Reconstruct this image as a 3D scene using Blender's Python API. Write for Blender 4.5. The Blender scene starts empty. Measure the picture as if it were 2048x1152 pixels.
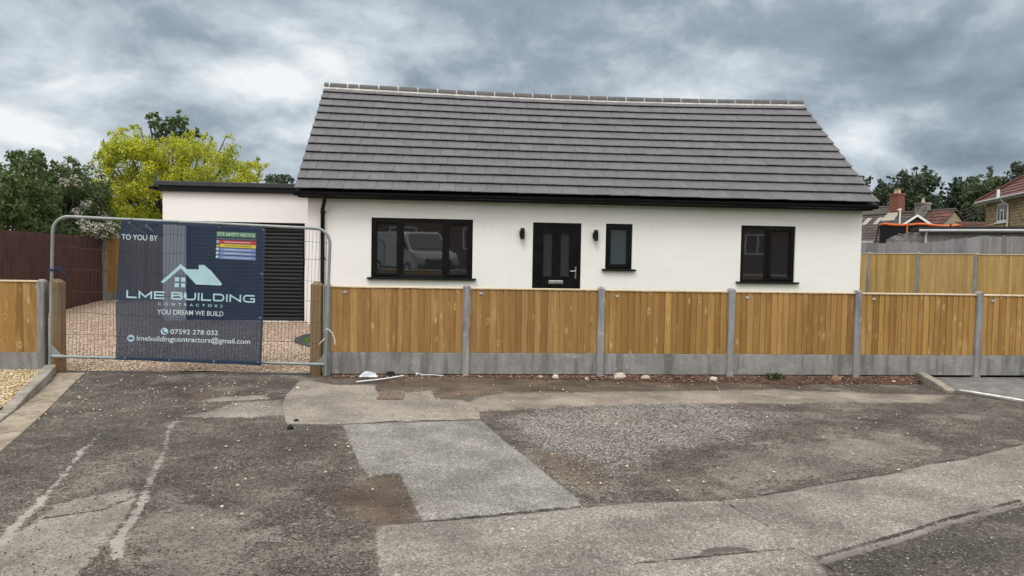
import bpy, math, random
import numpy as np
from mathutils import Vector, Matrix

SC = bpy.context.scene
COL = SC.collection
R = math.radians

# ------------------------------------------------------------------ exposure and tones
SUN_E = 1.35
EXPO = 0.0
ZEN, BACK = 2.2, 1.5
LIGHTC = (.60, .592, .575)
SKYRAMP = [(.24, (.185, .23, .29)), (.42, (.33, .40, .465)), (.54, (.57, .645, .71)), (.68, (.92, .945, .96))]
OLD1, OLD2, OLD3, OLD4 = (.050, .043, .038), (.092, .081, .071), (.068, .053, .043), (.175, .158, .138)
WORN1, WORN2 = (.18, .168, .15), (.25, .232, .208)
PAC1, PAC2 = (.215, .196, .172), (.275, .252, .222)
PBC1, PBC2 = (.195, .190, .182), (.255, .248, .236)
PCC1, PCC2 = (.192, .180, .164), (.258, .240, .218)
ROADK = 1.0
SKYC, RIMK, DENK = .72, .78, .22

# ------------------------------------------------------------------ camera
cam_data = bpy.data.cameras.new('camera')
cam_data.sensor_fit = 'HORIZONTAL'
cam_data.sensor_width = 36.0
cam_data.lens = 25.99
cam_data.clip_start = 0.05
cam_data.clip_end = 2000.0
cam = bpy.data.objects.new('camera', cam_data)
COL.objects.link(cam)
_r = Vector((0.99576601, -0.09031698, 0.01711395))
_u = Vector((-0.01307314, 0.04514376, 0.99889496))
_w = Vector((0.09098976, 0.99488938, -0.0437719))
cam.matrix_world = Matrix(((_r.x, _u.x, -_w.x, 1.6213), (_r.y, _u.y, -_w.y, -10.4018), (_r.z, _u.z, -_w.z, 1.744), (0, 0, 0, 1)))
SC.camera = cam

# ------------------------------------------------------------------ node helper
class NB:
    def __init__(self, nt):
        self.nt = nt
    def n(self, typ, ins=None, **props):
        nd = self.nt.nodes.new(typ)
        for k, v in props.items():
            setattr(nd, k, v)
        for k, v in (ins or {}).items():
            s = nd.inputs[k]
            if isinstance(v, bpy.types.NodeSocket):
                self.nt.links.new(v, s)
            else:
                s.default_value = v
        return nd
    def m(self, op, a, b=0.0, c=None, clamp=False):
        ins = {0: a, 1: b}
        if c is not None:
            ins[2] = c
        return self.n('ShaderNodeMath', ins, operation=op, use_clamp=clamp).outputs[0]
    def vm(self, op, a, b=(0, 0, 0), out=0):
        return self.n('ShaderNodeVectorMath', {0: a, 1: b}, operation=op).outputs[out]
    def scale(self, v, s):
        return self.vm('MULTIPLY', v, s)
    def noise(self, v, sc, det=4.0, rough=0.55, dist=0.0, out=0):
        return self.n('ShaderNodeTexNoise', {'Vector': v, 'Scale': sc, 'Detail': det, 'Roughness': rough, 'Distortion': dist}).outputs[out]
    def voro(self, v, sc, feature='F1', out='Distance', rnd=1.0):
        return self.n('ShaderNodeTexVoronoi', {'Vector': v, 'Scale': sc, 'Randomness': rnd}, feature=feature).outputs[out]
    def ramp(self, f, stops, interp='LINEAR'):
        nd = self.n('ShaderNodeValToRGB', {0: f})
        cr = nd.color_ramp
        cr.interpolation = interp
        while len(cr.elements) < len(stops):
            cr.elements.new(0.5)
        for e, (p, c) in zip(cr.elements, stops):
            e.position = p
            e.color = (c[0], c[1], c[2], 1) if not isinstance(c, (int, float)) else (c, c, c, 1)
        return nd.outputs[0]
    def mix(self, f, a, b, mode='MIX'):
        nd = self.n('ShaderNodeMix', data_type='RGBA', blend_type=mode)
        for k, v in ((0, f), (6, a), (7, b)):
            s = nd.inputs[k]
            if isinstance(v, bpy.types.NodeSocket):
                self.nt.links.new(v, s)
            elif k and len(v) == 3:
                s.default_value = (*v, 1)
            else:
                s.default_value = v
        return nd.outputs[2]
    def mr(self, v, a, b, c=0.0, d=1.0, smooth=True):
        return self.n('ShaderNodeMapRange', {0: v, 1: a, 2: b, 3: c, 4: d}, interpolation_type='SMOOTHSTEP' if smooth else 'LINEAR').outputs[0]
    def attr(self, name, out='Fac'):
        return self.n('ShaderNodeAttribute', attribute_name=name).outputs[out]
    def coord(self, out='Object'):
        return self.n('ShaderNodeTexCoord').outputs[out]
    def bump(self, h, strength=0.3, dist=0.01):
        return self.n('ShaderNodeBump', {'Height': h, 'Strength': strength, 'Distance': dist}).outputs[0]

# ------------------------------------------------------------------ sky (overcast, broken cloud) and soft sun
world = bpy.data.worlds.new('World')
SC.world = world
world.use_nodes = True
world.cycles.sampling_method = 'MANUAL'
world.cycles.sample_map_resolution = 512
world.node_tree.nodes.clear()
W = NB(world.node_tree)
SUN_EL, SUN_AZ = R(56), R(205)        # behind the camera, a little to the left
sky = W.n('ShaderNodeTexSky', sky_type='NISHITA', sun_disc=False, sun_elevation=SUN_EL, sun_rotation=SUN_AZ,
          air_density=1.0, dust_density=2.0, ozone_density=1.0).outputs[0]
dirv = W.coord('Generated')
sep = W.n('ShaderNodeSeparateXYZ', {0: dirv})
dx, dy, dz = sep.outputs
den = W.m('ADD', W.m('MAXIMUM', dz, 0.0), 0.46)
pl = W.n('ShaderNodeCombineXYZ', {0: W.m('DIVIDE', dx, den), 1: W.m('DIVIDE', dy, den), 2: 0.35}).outputs[0]
wv = W.scale(W.vm('SUBTRACT', W.noise(pl, 2.2, 5, 0.6, out=1), (.5, .5, .5)), (.16, .16, .12))
plw = W.vm('ADD', pl, wv)
def density(v):
    """cloud thickness: broad banks, heaped billows on them, fine frayed edges"""
    a = W.noise(v, 1.3, 4, 0.5)
    puff = W.m('ABSOLUTE', W.m('SUBTRACT', W.noise(v, 3.1, 5, 0.5), .5))
    f = W.noise(v, 7.5, 8, 0.66)
    return W.m('ADD', W.m('MULTIPLY', a, .9), W.m('SUBTRACT', W.m('MULTIPLY', f, .34), W.m('MULTIPLY', puff, .85)))
d0 = density(plw)
d1 = density(W.scale(plw, (.952, .952, 1.0)))
rim = W.m('SUBTRACT', d0, d1)
cl = W.m('ADD', W.m('MULTIPLY', W.m('SUBTRACT', W.noise(W.vm('ADD', plw, (5.1, 3.7, 2.0)), 1.7, 6, .55), .5), SKYC), .555)
cl = W.m('ADD', cl, W.m('MULTIPLY', rim, RIMK))
cl = W.m('SUBTRACT', cl, W.m('MULTIPLY', W.m('SUBTRACT', d0, .32), DENK))
def blob(d, lo, hi, amp):
    v = Vector(d).normalized()
    dt = W.vm('DOT_PRODUCT', dirv, tuple(v), out='Value')
    return W.m('MULTIPLY', W.mr(dt, lo, hi), amp)
BLOBS = [((-0.451, 0.886, 0.11), 0.985, 1.0, 0.06),
         ((-0.465, 0.881, 0.084), 0.992, 1.0, 0.06),
         ((-0.346, 0.909, 0.232), 0.93, 1.0, 0.03),
         ((-0.334, 0.922, 0.195), 0.995, 1.0, -0.04),
         ((-0.288, 0.942, 0.174), 0.999, 1.0, 0.02),
         ((-0.206, 0.964, 0.166), 0.9985, 1.0, 0.03),
         ((-0.123, 0.962, 0.244), 0.992, 1.0, 0.05),
         ((0.534, 0.836, 0.127), 0.995, 1.0, 0.15),
         ((0.481, 0.864, 0.15), 0.9975, 1.0, 0.08),
         ((0.504, 0.841, 0.197), 0.965, 1.0, -0.05),
         ((0.592, 0.789, 0.161), 0.985, 1.0, -0.05),
         ((0.068, 0.971, 0.228), 0.985, 1.0, -0.05),
         ((0.339, 0.894, 0.293), 0.985, 1.0, 0.05),
         ((-0.223, 0.969, 0.103), 0.997, 1, -0.03)]
for b in BLOBS:
    cl = W.m('ADD', cl, blob(*b))
cloud = W.ramp(cl, SKYRAMP)
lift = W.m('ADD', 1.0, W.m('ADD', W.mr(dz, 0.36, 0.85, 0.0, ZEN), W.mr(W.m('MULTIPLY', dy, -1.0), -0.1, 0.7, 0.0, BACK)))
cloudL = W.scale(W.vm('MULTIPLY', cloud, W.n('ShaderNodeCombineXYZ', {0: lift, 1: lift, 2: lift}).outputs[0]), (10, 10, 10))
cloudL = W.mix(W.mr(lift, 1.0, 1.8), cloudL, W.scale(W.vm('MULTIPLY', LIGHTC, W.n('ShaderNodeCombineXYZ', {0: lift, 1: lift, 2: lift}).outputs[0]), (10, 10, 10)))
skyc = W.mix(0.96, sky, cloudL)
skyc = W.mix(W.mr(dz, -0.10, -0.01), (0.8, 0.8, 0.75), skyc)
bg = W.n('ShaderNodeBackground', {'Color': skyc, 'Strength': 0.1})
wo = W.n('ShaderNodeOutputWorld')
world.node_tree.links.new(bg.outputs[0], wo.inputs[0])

sun_d = bpy.data.lights.new('sun', 'SUN')
sun_d.energy = SUN_E
sun_d.angle = R(22)
sun_d.color = (1.0, 0.975, 0.935)
sun = bpy.data.objects.new('sun', sun_d)
COL.objects.link(sun)
_sd = Vector((math.sin(SUN_AZ) * math.cos(SUN_EL), math.cos(SUN_AZ) * math.cos(SUN_EL), math.sin(SUN_EL)))
sun.rotation_euler = _sd.to_track_quat('Z', 'Y').to_euler()

SC.view_settings.view_transform = 'Standard'
SC.view_settings.look = 'None'
SC.view_settings.exposure = EXPO
SC.view_settings.gamma = 1.0
SC.cycles.max_bounces = 8
SC.cycles.transparent_max_bounces = 24
SC.cycles.use_denoising = True
SC.cycles.sample_clamp_indirect = 6.0

# ------------------------------------------------------------------ materials
def new_mat(name):
    m = bpy.data.materials.new(name)
    m.use_nodes = True
    m.node_tree.nodes.clear()
    return m, NB(m.node_tree)
def finish(m, b, col, rough=0.8, normal=None, spec=None, metal=None, extra=None):
    ins = {'Base Color': col if isinstance(col, bpy.types.NodeSocket) else (*col, 1), 'Roughness': rough}
    if normal is not None: ins['Normal'] = normal
    if spec is not None: ins['Specular IOR Level'] = spec
    if metal is not None: ins['Metallic'] = metal
    ins.update(extra or {})
    p = b.n('ShaderNodeBsdfPrincipled', ins)
    o = b.n('ShaderNodeOutputMaterial')
    m.node_tree.links.new(p.outputs[0], o.inputs[0])
    return m
def plain(name, col, rough=0.5, spec=0.5, metal=0.0, var=0.12, sc=6.0, bump=0.0):
    m, b = new_mat(name)
    co = b.coord()
    f = b.noise(co, sc, 5, 0.6)
    k = b.mr(f, 0.3, 0.7, 1 - var, 1 + var)
    c = b.mix(1.0, col, b.n('ShaderNodeCombineColor', {0: k, 1: k, 2: k}).outputs[0], 'MULTIPLY')
    nrm = b.bump(b.noise(co, sc * 12, 3), bump, 0.003) if bump else None
    return finish(m, b, c, b.mr(f, 0.3, 0.7, max(rough - .07, 0.02), rough + .07), nrm, spec, metal)

M = {}
# white render, thin coat: faint mottling and a fine grain
def m_render():
    m, b = new_mat('white_render')
    co = b.coord()
    f = b.noise(co, 0.9, 6, 0.6)
    st = b.noise(b.scale(co, (0.5, 0.5, 5.0)), 1.6, 4, 0.6)
    c = b.mix(b.mr(f, .35, .7), (.805, .785, .77), (.77, .748, .732))
    c = b.mix(b.m('MULTIPLY', b.mr(st, .5, .75), .35), c, (.72, .70, .675))
    sz = b.n('ShaderNodeSeparateXYZ', {0: co})
    spl = b.m('MULTIPLY', b.mr(sz.outputs[2], .75, .2), b.mr(b.noise(co, 3.5, 6, .65), .35, .65))
    c = b.mix(b.m('MULTIPLY', spl, .5), c, (.48, .42, .36))
    run = b.m('MULTIPLY', b.mr(b.noise(b.scale(co, (14, 1, .35)), 1.0, 5, .6), .56, .72), b.mr(b.noise(co, .7, 3), .45, .62))
    c = b.mix(b.m('MULTIPLY', run, .16), c, (.52, .49, .45))
    h = b.noise(co, 140, 3, .6)
    h2 = b.noise(b.scale(co, (1, 1, 3)), 5, 4)
    return finish(m, b, c, .85, b.bump(b.m('ADD', b.m('MULTIPLY', h, .25), h2), .25, .008), .25)
M['render'] = m_render()
def m_tiles(name, c1, c2, speck=True):
    m, b = new_mat(name)
    co = b.coord()
    t = b.attr('tint')
    f = b.noise(co, 7, 6, .65)
    g = b.noise(co, 90, 3, .6)
    c = b.mix(t, c1, c2)
    k = b.m('ADD', b.mr(f, .3, .7, .86, 1.14), b.mr(g, .3, .7, -.07, .07))
    c = b.mix(1.0, c, b.n('ShaderNodeCombineColor', {0: k, 1: k, 2: k}).outputs[0], 'MULTIPLY')
    if speck:
        sp = b.noise(co, 1.7, 8, .75)
        c = b.mix(b.mr(sp, .70, .74, 0, .5), c, (.34, .34, .33))
    return finish(m, b, c, .62, b.bump(g, .25, .002), .4)
M['tile'] = m_tiles('concrete_roof_tile', (.080, .077, .085), (.104, .100, .108))
M['tile_brown'] = m_tiles('old_brown_tile', (.040, .030, .026), (.075, .055, .046))
M['tile_red'] = m_tiles('red_clay_tile', (.060, .020, .015), (.125, .040, .028))
M['mortar'] = plain('ridge_mortar', (.40, .385, .36), .9, .2, var=.25, sc=9, bump=.5)
M['ridge'] = plain('ridge_tile', (.082, .080, .082), .7, .3, var=.2, sc=8)
M['black'] = plain('black_upvc', (.0035, .0035, .0045), .38, .22, var=.2)
M['blackmat'] = plain('black_satin', (.006, .006, .007), .5, .2, var=.2)
M['anthra'] = plain('dark_grey_trim', (.030, .032, .038), .45, .4, var=.1)
M['steel'] = plain('polished_steel', (.72, .72, .72), .25, .5, .9, var=.05)
M['slat'] = plain('black_slat', (.006, .006, .007), .40, .35, var=.1)
def m_galv():
    m, b = new_mat('galvanised_steel')
    co = b.coord()
    f = b.voro(co, 60, out='Color')
    s = b.n('ShaderNodeSeparateColor', {0: f}).outputs[0]
    g = b.noise(co, 5, 5, .6)
    c = b.mix(b.mr(g, .35, .7), (.17, .20, .20), (.26, .285, .28))
    c = b.mix(b.m('MULTIPLY', s, .25), c, (.34, .36, .36))
    rust = b.noise(co, 11, 6, .7)
    c = b.mix(b.mr(rust, .68, .76, 0, .6), c, (.13, .09, .065))
    return finish(m, b, c, .48, None, .4, .25)
M['galv'] = m_galv()
M['wire'] = plain('dull_wire', (.045, .044, .043), .55, .4, .4, var=.3, sc=20)
def m_glass(name, col, rough, spec, ior=1.5):
    m, b = new_mat(name)
    co = b.coord()
    n = b.noise(co, 1.3, 2)
    return finish(m, b, col, rough, b.bump(n, .03, .02), spec, None, {'IOR': ior})
M['glass'] = m_glass('dark_window_glass', (.017, .018, .019), .02, 1.0, 1.75)
M['obscure'] = m_glass('obscured_glass', (.050, .068, .074), .16, .7)
M['doorglass'] = m_glass('frosted_door_glass', (.03, .034, .034), .12, .8)

# timber: grain runs along local Z, one colour per board through 'tint'
def m_wood(name, ca, cb, cdark, knot=1.0, along='Z', weather=0.0, wcol=(.22, .22, .21), pale=(.5, .33, .15)):
    m, b = new_mat(name)
    co = b.coord()
    rnd = b.n('ShaderNodeObjectInfo').outputs['Random']
    t = b.attr('tint')
    off = b.n('ShaderNodeCombineXYZ', {0: b.m('MULTIPLY', rnd, 37.0), 1: b.m('MULTIPLY', t, 3.0), 2: b.m('ADD', b.m('MULTIPLY', rnd, 19.0), b.m('MULTIPLY', t, 0.22))}).outputs[0]
    cc = b.vm('ADD', co, off)
    if along == 'X':
        sx = (2.2, 40, 40); sk = (2.6, 7, 7)
    else:
        sx = (34, 34, 1.9); sk = (10.5, 10.5, 4.6)
    wob = b.scale(b.vm('SUBTRACT', b.noise(b.scale(cc, (9, 9, 4)), 1.0, 3, out=1), (.5, .5, .5)), (.02, .02, .05))
    cw = b.vm('ADD', cc, wob)
    g = b.noise(b.scale(cw, sx), 1.0, 5, .62)
    g2 = b.noise(b.scale(cc, (3.1, 3.1, .8)), 1.0, 4, .6)
    base = b.mix(t, ca, cb)
    pv = b.mr(b.m('FRACT', b.m('MULTIPLY', rnd, 7.31)), 0, 1, .84, 1.10, False)
    base = b.mix(1.0, base, b.n('ShaderNodeCombineColor', {0: pv, 1: pv, 2: b.m('MULTIPLY', pv, b.mr(rnd, 0, 1, .9, 1.1, False))}).outputs[0], 'MULTIPLY')
    c = b.mix(b.mr(g, .46, .72, 0, .55), base, cdark)
    c = b.mix(b.mr(g, .40, .27, 0, .40), c, pale)
    c = b.mix(b.mr(g2, .55, .75, 0, .35), c, pale)
    kd = b.voro(b.scale(cw, sk), 1.0)
    kid = b.n('ShaderNodeSeparateColor', {0: b.voro(b.scale(cw, sk), 1.0, out='Color')}).outputs[0]
    on = b.m('MULTIPLY', b.m('GREATER_THAN', kid, .42), knot)
    core = b.m('MULTIPLY', b.mr(kd, .12, .04), on)
    halo = b.m('MULTIPLY', b.m('MULTIPLY', b.mr(kd, .30, .16), b.mr(kd, .05, .13)), on)
    c = b.mix(b.m('MULTIPLY', b.m('MULTIPLY', halo, b.mr(g2, .42, .58)), .55), c, pale)
    c = b.mix(b.m('MULTIPLY', core, .75), c, tuple(x * .45 for x in cdark))
    if weather:
        wv = b.noise(b.scale(cc, (2.0, 2.0, .6)), 1.0, 5, .65)
        c = b.mix(b.mr(wv, .40, .66, 0, weather), c, wcol)
    nrm = b.bump(b.m('ADD', g, b.m('MULTIPLY', kd, .4)), .3, .004)
    return finish(m, b, c, .78, nrm, .25)
M['fence'] = m_wood('golden_treated_pine', (.235, .128, .040), (.43, .255, .088), (.150, .078, .024), 1.0, pale=(.60, .42, .20))
M['fence_pale'] = m_wood('pale_green_pine', (.34, .205, .070), (.60, .40, .16), (.20, .115, .04), .6, pale=(.62, .48, .24))
M['cap'] = m_wood('skylit_pine_capping', (.56, .46, .32), (.66, .55, .40), (.42, .31, .18), 0.0, 'X', pale=(.74, .66, .53))  # paler than the boards: sky light on the rail tops put into the colour
M['postwood'] = m_wood('rough_sawn_post', (.185, .108, .052), (.24, .145, .075), (.085, .048, .022), 1.0, weather=.5, wcol=(.20, .16, .105), pale=(.34, .25, .13))
M['greywood'] = m_wood('weathered_grey_board', (.15, .145, .145), (.24, .235, .235), (.075, .07, .068), .6, weather=.5, wcol=(.27, .265, .265), pale=(.34, .33, .33))
def m_conc(name, ca, cb, bumpv=.4):
    m, b = new_mat(name)
    co = b.coord()
    rnd = b.n('ShaderNodeObjectInfo').outputs['Random']
    cc = b.vm('ADD', co, b.n('ShaderNodeCombineXYZ', {0: b.m('MULTIPLY', rnd, 31.0), 1: 0.0, 2: b.m('MULTIPLY', rnd, 7.0)}).outputs[0])
    f = b.noise(cc, 2.3, 7, .68)
    st = b.noise(b.scale(cc, (9, 9, 1.1)), 1.0, 5, .6)
    fi = b.noise(cc, 70, 4, .7)
    c = b.mix(b.mr(f, .32, .68), ca, cb)
    c = b.mix(b.mr(st, .47, .68, 0, .7), c, tuple(x * .55 for x in ca))
    c = b.mix(b.mr(st, .42, .25, 0, .4), c, tuple(min(1, x * 1.25) for x in cb))
    ef = b.noise(b.scale(cc, (1.4, 1.4, 3.0)), 2.0, 7, .72)
    c = b.mix(b.mr(ef, .58, .70, 0, .6), c, (.46, .46, .45))
    k = b.mr(fi, .3, .7, .85, 1.15)
    c = b.mix(1.0, c, b.n('ShaderNodeCombineColor', {0: k, 1: k, 2: k}).outputs[0], 'MULTIPLY')
    return finish(m, b, c, .88, b.bump(fi, bumpv, .004), .25)
M['conc'] = m_conc('fence_concrete', (.205, .200, .198), (.29, .285, .28))
M['gravelboard'] = m_conc('damp_grey_concrete', (.185, .182, .176), (.275, .27, .26))
M['kerb'] = m_conc('weathered_kerb', (.21, .19, .16), (.31, .285, .245), .7)
M['flag'] = m_conc('stained_flagstone', (.20, .165, .12), (.31, .265, .205), .8)
# corrugated brown sheet
M['brown'] = plain('oxblood_sheet', (.058, .021, .019), .55, .35, var=.3, sc=2.5)
# stones and soil
def m_pebble(name, cols):
    m, b = new_mat(name)
    t = b.attr('tint')
    co = b.coord()
    c = b.ramp(t, [(i / (len(cols) - 1), k) for i, k in enumerate(cols)])
    g = b.noise(co, 60, 3)
    k = b.mr(g, .3, .7, .85, 1.15)
    c = b.mix(1.0, c, b.n('ShaderNodeCombineColor', {0: k, 1: k, 2: k}).outputs[0], 'MULTIPLY')
    return finish(m, b, c, .8, None, .3)
PINK = [(.19, .115, .08), (.40, .28, .20), (.53, .40, .295), (.62, .50, .385), (.72, .64, .54)]
M['pebble'] = m_pebble('pink_buff_gravel', PINK)
M['pebble_yel'] = m_pebble('yellow_gravel', [(.24, .16, .07), (.38, .28, .14), (.48, .38, .22), (.58, .5, .36), (.34, .30, .24)])
M['grit'] = m_pebble('road_grit', [(.045, .04, .037), (.09, .082, .075), (.24, .225, .20), (.36, .34, .31), (.46, .44, .41)])
M['rubble'] = m_pebble('buff_rubble', [(.13, .07, .05), (.26, .16, .11), (.33, .26, .19), (.46, .40, .33), (.54, .48, .40)])
def m_gravelground():
    m, b = new_mat('gravel_bed')
    co = b.coord()
    v = b.voro(co, 46, out='Color')
    s = b.n('ShaderNodeSeparateColor', {0: v})
    d = b.voro(co, 46)
    c = b.ramp(s.outputs[0], [(i / 4, k) for i, k in enumerate(PINK)])
    cr = b.mr(d, .45, .75, 0, .6)
    c = b.mix(cr, c, (.15, .09, .06))
    g = b.noise(co, .8, 4)
    c = b.mix(b.mr(g, .4, .7, 0, .3), c, (.28, .18, .13))
    return finish(m, b, c, .85, b.bump(d, .9, .03), .25)
M['gravelbed'] = m_gravelground()
M['soil'] = plain('red_soil', (.080, .046, .034), .95, .1, var=.4, sc=9, bump=.9)
M['brickdark'] = plain('blue_engineering_brick', (.040, .043, .050), .75, .3, var=.35, sc=12, bump=.4)
M['whiteplastic'] = plain('white_plastic', (.74, .75, .76), .35, .5, var=.04)
M['white'] = plain('white_gloss_paint', (.74, .74, .72), .4, .5, var=.05)
M['linepaint'] = plain('road_line_paint', (.60, .59, .56), .7, .3, var=.3, sc=14)
M['orange'] = plain('orange_padding', (.50, .115, .025), .6, .3, var=.2)
M['netblack'] = plain('black_net', (.012, .012, .014), .8, .2)
M['grass'] = plain('lawn', (.035, .075, .014), .9, .2, var=.4, sc=20, bump=.8)
M['field'] = plain('rough_field', (.055, .06, .03), .95, .1, var=.3, sc=.2)
M['rope'] = plain('blue_rope', (.018, .035, .10), .7, .3)
M['bark'] = plain('bark', (.055, .043, .033), .95, .1, var=.35, sc=8, bump=.8)
M['bag'] = plain('crumpled_plastic', (.58, .60, .63), .25, .5, var=.1)
M['rag'] = plain('black_rag', (.012, .012, .013), .8, .3)
M['iron'] = plain('rusty_manhole_iron', (.165, .125, .095), .85, .3, var=.35, sc=30, bump=.6)

def m_blocks(name, ca, cb, mortar, bw, bh, mort=.012, stone=False, axis='XZ', dirt=None):
    m, b = new_mat(name)
    co = b.coord()
    s = b.n('ShaderNodeSeparateXYZ', {0: co})
    v = b.n('ShaderNodeCombineXYZ', {0: b.m('ADD', s.outputs[0], s.outputs[1]), 1: s.outputs[2], 2: 0.0}).outputs[0]
    if stone:
        v = b.vm('ADD', v, b.scale(b.vm('SUBTRACT', b.noise(co, 5, 2, out=1), (.5, .5, .5)), (.05, .05, 0)))
    bt = b.n('ShaderNodeTexBrick', {'Vector': v, 'Color1': (0, 0, 0, 1), 'Color2': (1, 1, 1, 1), 'Mortar': (.5, .5, .5, 1), 'Scale': 1.0,
             'Mortar Size': mort, 'Mortar Smooth': .2, 'Bias': 0.0, 'Brick Width': bw, 'Row Height': bh})
    k = b.n('ShaderNodeSeparateColor', {0: bt.outputs[0]}).outputs[0]
    c = b.mix(k, ca, cb)
    f = b.noise(co, 9, 5, .65)
    kk = b.mr(f, .3, .7, .78, 1.22)
    c = b.mix(1.0, c, b.n('ShaderNodeCombineColor', {0: kk, 1: kk, 2: kk}).outputs[0], 'MULTIPLY')
    c = b.mix(bt.outputs[1], c, mortar)
    if dirt:
        d = b.noise(co, 1.6, 6, .7)
        c = b.mix(b.mr(d, .45, .65, 0, .75), c, dirt)
    return finish(m, b, c, .9, b.bump(b.m('SUBTRACT', f, bt.outputs[1]), .6, .012), .2)
M['stonewall'] = m_blocks('buff_rubble_stone', (.23, .165, .085), (.40, .31, .18), (.13, .10, .065), .34, .15, .016, True)
M['stonegable'] = m_blocks('pale_stone', (.27, .215, .15), (.36, .29, .21), (.26, .21, .155), .42, .17, .012, True)
M['block'] = m_blocks('grey_block', (.22, .20, .18), (.29, .265, .24), (.16, .15, .14), .44, .215, .012)
M['blockdirty'] = m_blocks('blackened_block', (.19, .18, .165), (.26, .24, .22), (.13, .12, .11), .44, .215, .012, dirt=(.05, .048, .045))
M['redbrick'] = m_blocks('red_chimney_brick', (.16, .045, .028), (.24, .075, .045), (.17, .13, .11), .225, .075, .010)
M['brownbrick'] = m_blocks('brown_brick', (.085, .045, .032), (.13, .07, .048), (.12, .10, .085), .225, .075, .010)
M['clay'] = plain('clay_pot', (.42, .33, .24), .85, .2, var=.2)
M['flaunch'] = plain('cement_flaunching', (.34, .31, .27), .9, .2, var=.2)
M['felt'] = plain('black_roof_felt', (.022, .022, .024), .8, .3, var=.3)
M['gutter'] = plain('grey_gutter', (.36, .37, .38), .5, .4, var=.1)
M['vanpaint'] = plain('silver_van_paint', (.26, .28, .30), .3, .5, .3, var=.03)
M['tyre'] = plain('tyre_rubber', (.015, .015, .015), .8, .3)
M['lampglass'] = plain('headlight_glass', (.72, .75, .78), .1, .6)
M['darkwin'] = plain('far_window_glass', (.03, .033, .036), .08, .6)

def m_leaf(name, stops, trans=.30):
    m, b = new_mat(name)
    t = b.attr('tint')
    c = b.ramp(t, stops)
    d = b.n('ShaderNodeBsdfDiffuse', {'Color': c, 'Roughness': .6})
    tr = b.n('ShaderNodeBsdfTranslucent', {'Color': c})
    gl = b.n('ShaderNodeBsdfGlossy', {'Color': (1, 1, 1, 1), 'Roughness': .45})
    mx = b.n('ShaderNodeMixShader', {0: trans})
    m.node_tree.links.new(d.outputs[0], mx.inputs[1]); m.node_tree.links.new(tr.outputs[0], mx.inputs[2])
    m2 = b.n('ShaderNodeMixShader', {0: .025})
    m.node_tree.links.new(mx.outputs[0], m2.inputs[1]); m.node_tree.links.new(gl.outputs[0], m2.inputs[2])
    o = b.n('ShaderNodeOutputMaterial')
    m.node_tree.links.new(m2.outputs[0], o.inputs[0])
    return m
M['leaf_dark'] = m_leaf('dark_green_leaves', [(0, (.042, .070, .022)), (.5, (.085, .132, .040)), (1, (.15, .21, .07))])
M['leaf_mid'] = m_leaf('mid_green_leaves', [(0, (.046, .076, .026)), (.5, (.095, .14, .048)), (1, (.15, .20, .075))])
M['leaf_far'] = m_leaf('far_dark_leaves', [(0, (.020, .033, .017)), (.5, (.038, .060, .028)), (1, (.070, .098, .044))], .2)
M['leaf_farlight'] = m_leaf('far_grey_green_leaves', [(0, (.038, .056, .026)), (.5, (.070, .094, .042)), (1, (.11, .135, .062))], .2)
M['leaf_gold'] = m_leaf('golden_leaves', [(0, (.15, .20, .018)), (.35, (.33, .39, .026)), (.75, (.58, .57, .035)), (1, (.74, .64, .05))], .45)
M['blossom'] = m_leaf('white_blossom', [(0, (.50, .47, .40)), (.5, (.66, .64, .57)), (1, (.78, .76, .70))], .3)
M['weed'] = m_leaf('weed_leaves', [(0, (.03, .05, .015)), (1, (.09, .13, .04))])

# banner cloth: woven mesh, part of it is holes
def m_banner():
    m, b = new_mat('navy_mesh_banner')
    co = b.coord()
    f = b.noise(b.scale(co, (1, 1, .6)), 2.2, 4, .6)
    c = b.mix(b.mr(f, .3, .7), (.015, .026, .055), (.024, .037, .068))
    p = b.n('ShaderNodeBsdfPrincipled', {'Base Color': c, 'Roughness': .7, 'Specular IOR Level': .2})
    t = b.n('ShaderNodeBsdfTransparent', {'Color': (.80, .90, 1, 1)})
    mx = b.n('ShaderNodeMixShader', {0: .18})
    m.node_tree.links.new(p.outputs[0], mx.inputs[1]); m.node_tree.links.new(t.outputs[0], mx.inputs[2])
    o = b.n('ShaderNodeOutputMaterial')
    m.node_tree.links.new(mx.outputs[0], o.inputs[0])
    return m
M['banner'] = m_banner()
def ink(name, col, tr=.10):
    m, b = new_mat(name)
    f = b.noise(b.coord(), 7, 4)
    k = b.mr(f, .3, .7, .93, 1.05)
    c = b.mix(1.0, col, b.n('ShaderNodeCombineColor', {0: k, 1: k, 2: k}).outputs[0], 'MULTIPLY')
    p = b.n('ShaderNodeBsdfPrincipled', {'Base Color': c, 'Roughness': .6, 'Specular IOR Level': .3})
    t = b.n('ShaderNodeBsdfTransparent', {'Color': (1, 1, 1, 1)})
    mx = b.n('ShaderNodeMixShader', {0: tr})
    m.node_tree.links.new(p.outputs[0], mx.inputs[1]); m.node_tree.links.new(t.outputs[0], mx.inputs[2])
    o = b.n('ShaderNodeOutputMaterial')
    m.node_tree.links.new(mx.outputs[0], o.inputs[0])
    return m
M['ink_ice'] = ink('ice_blue_print', (.40, .60, .66))
M['ink_white'] = ink('pale_print', (.52, .60, .64))
M['ink_green'] = ink('green_print', (.06, .17, .07))
M['ink_red'] = ink('red_print', (.42, .045, .05))
M['ink_yellow'] = ink('yellow_print', (.55, .47, .06))
M['ink_blue'] = ink('periwinkle_print', (.17, .23, .44))
M['ink_dark'] = ink('dark_print', (.03, .035, .04))
M['ink_grey'] = ink('grey_print', (.09, .10, .14))
M['ink_navy'] = ink('navy_print', (.020, .034, .075), .02)

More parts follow.
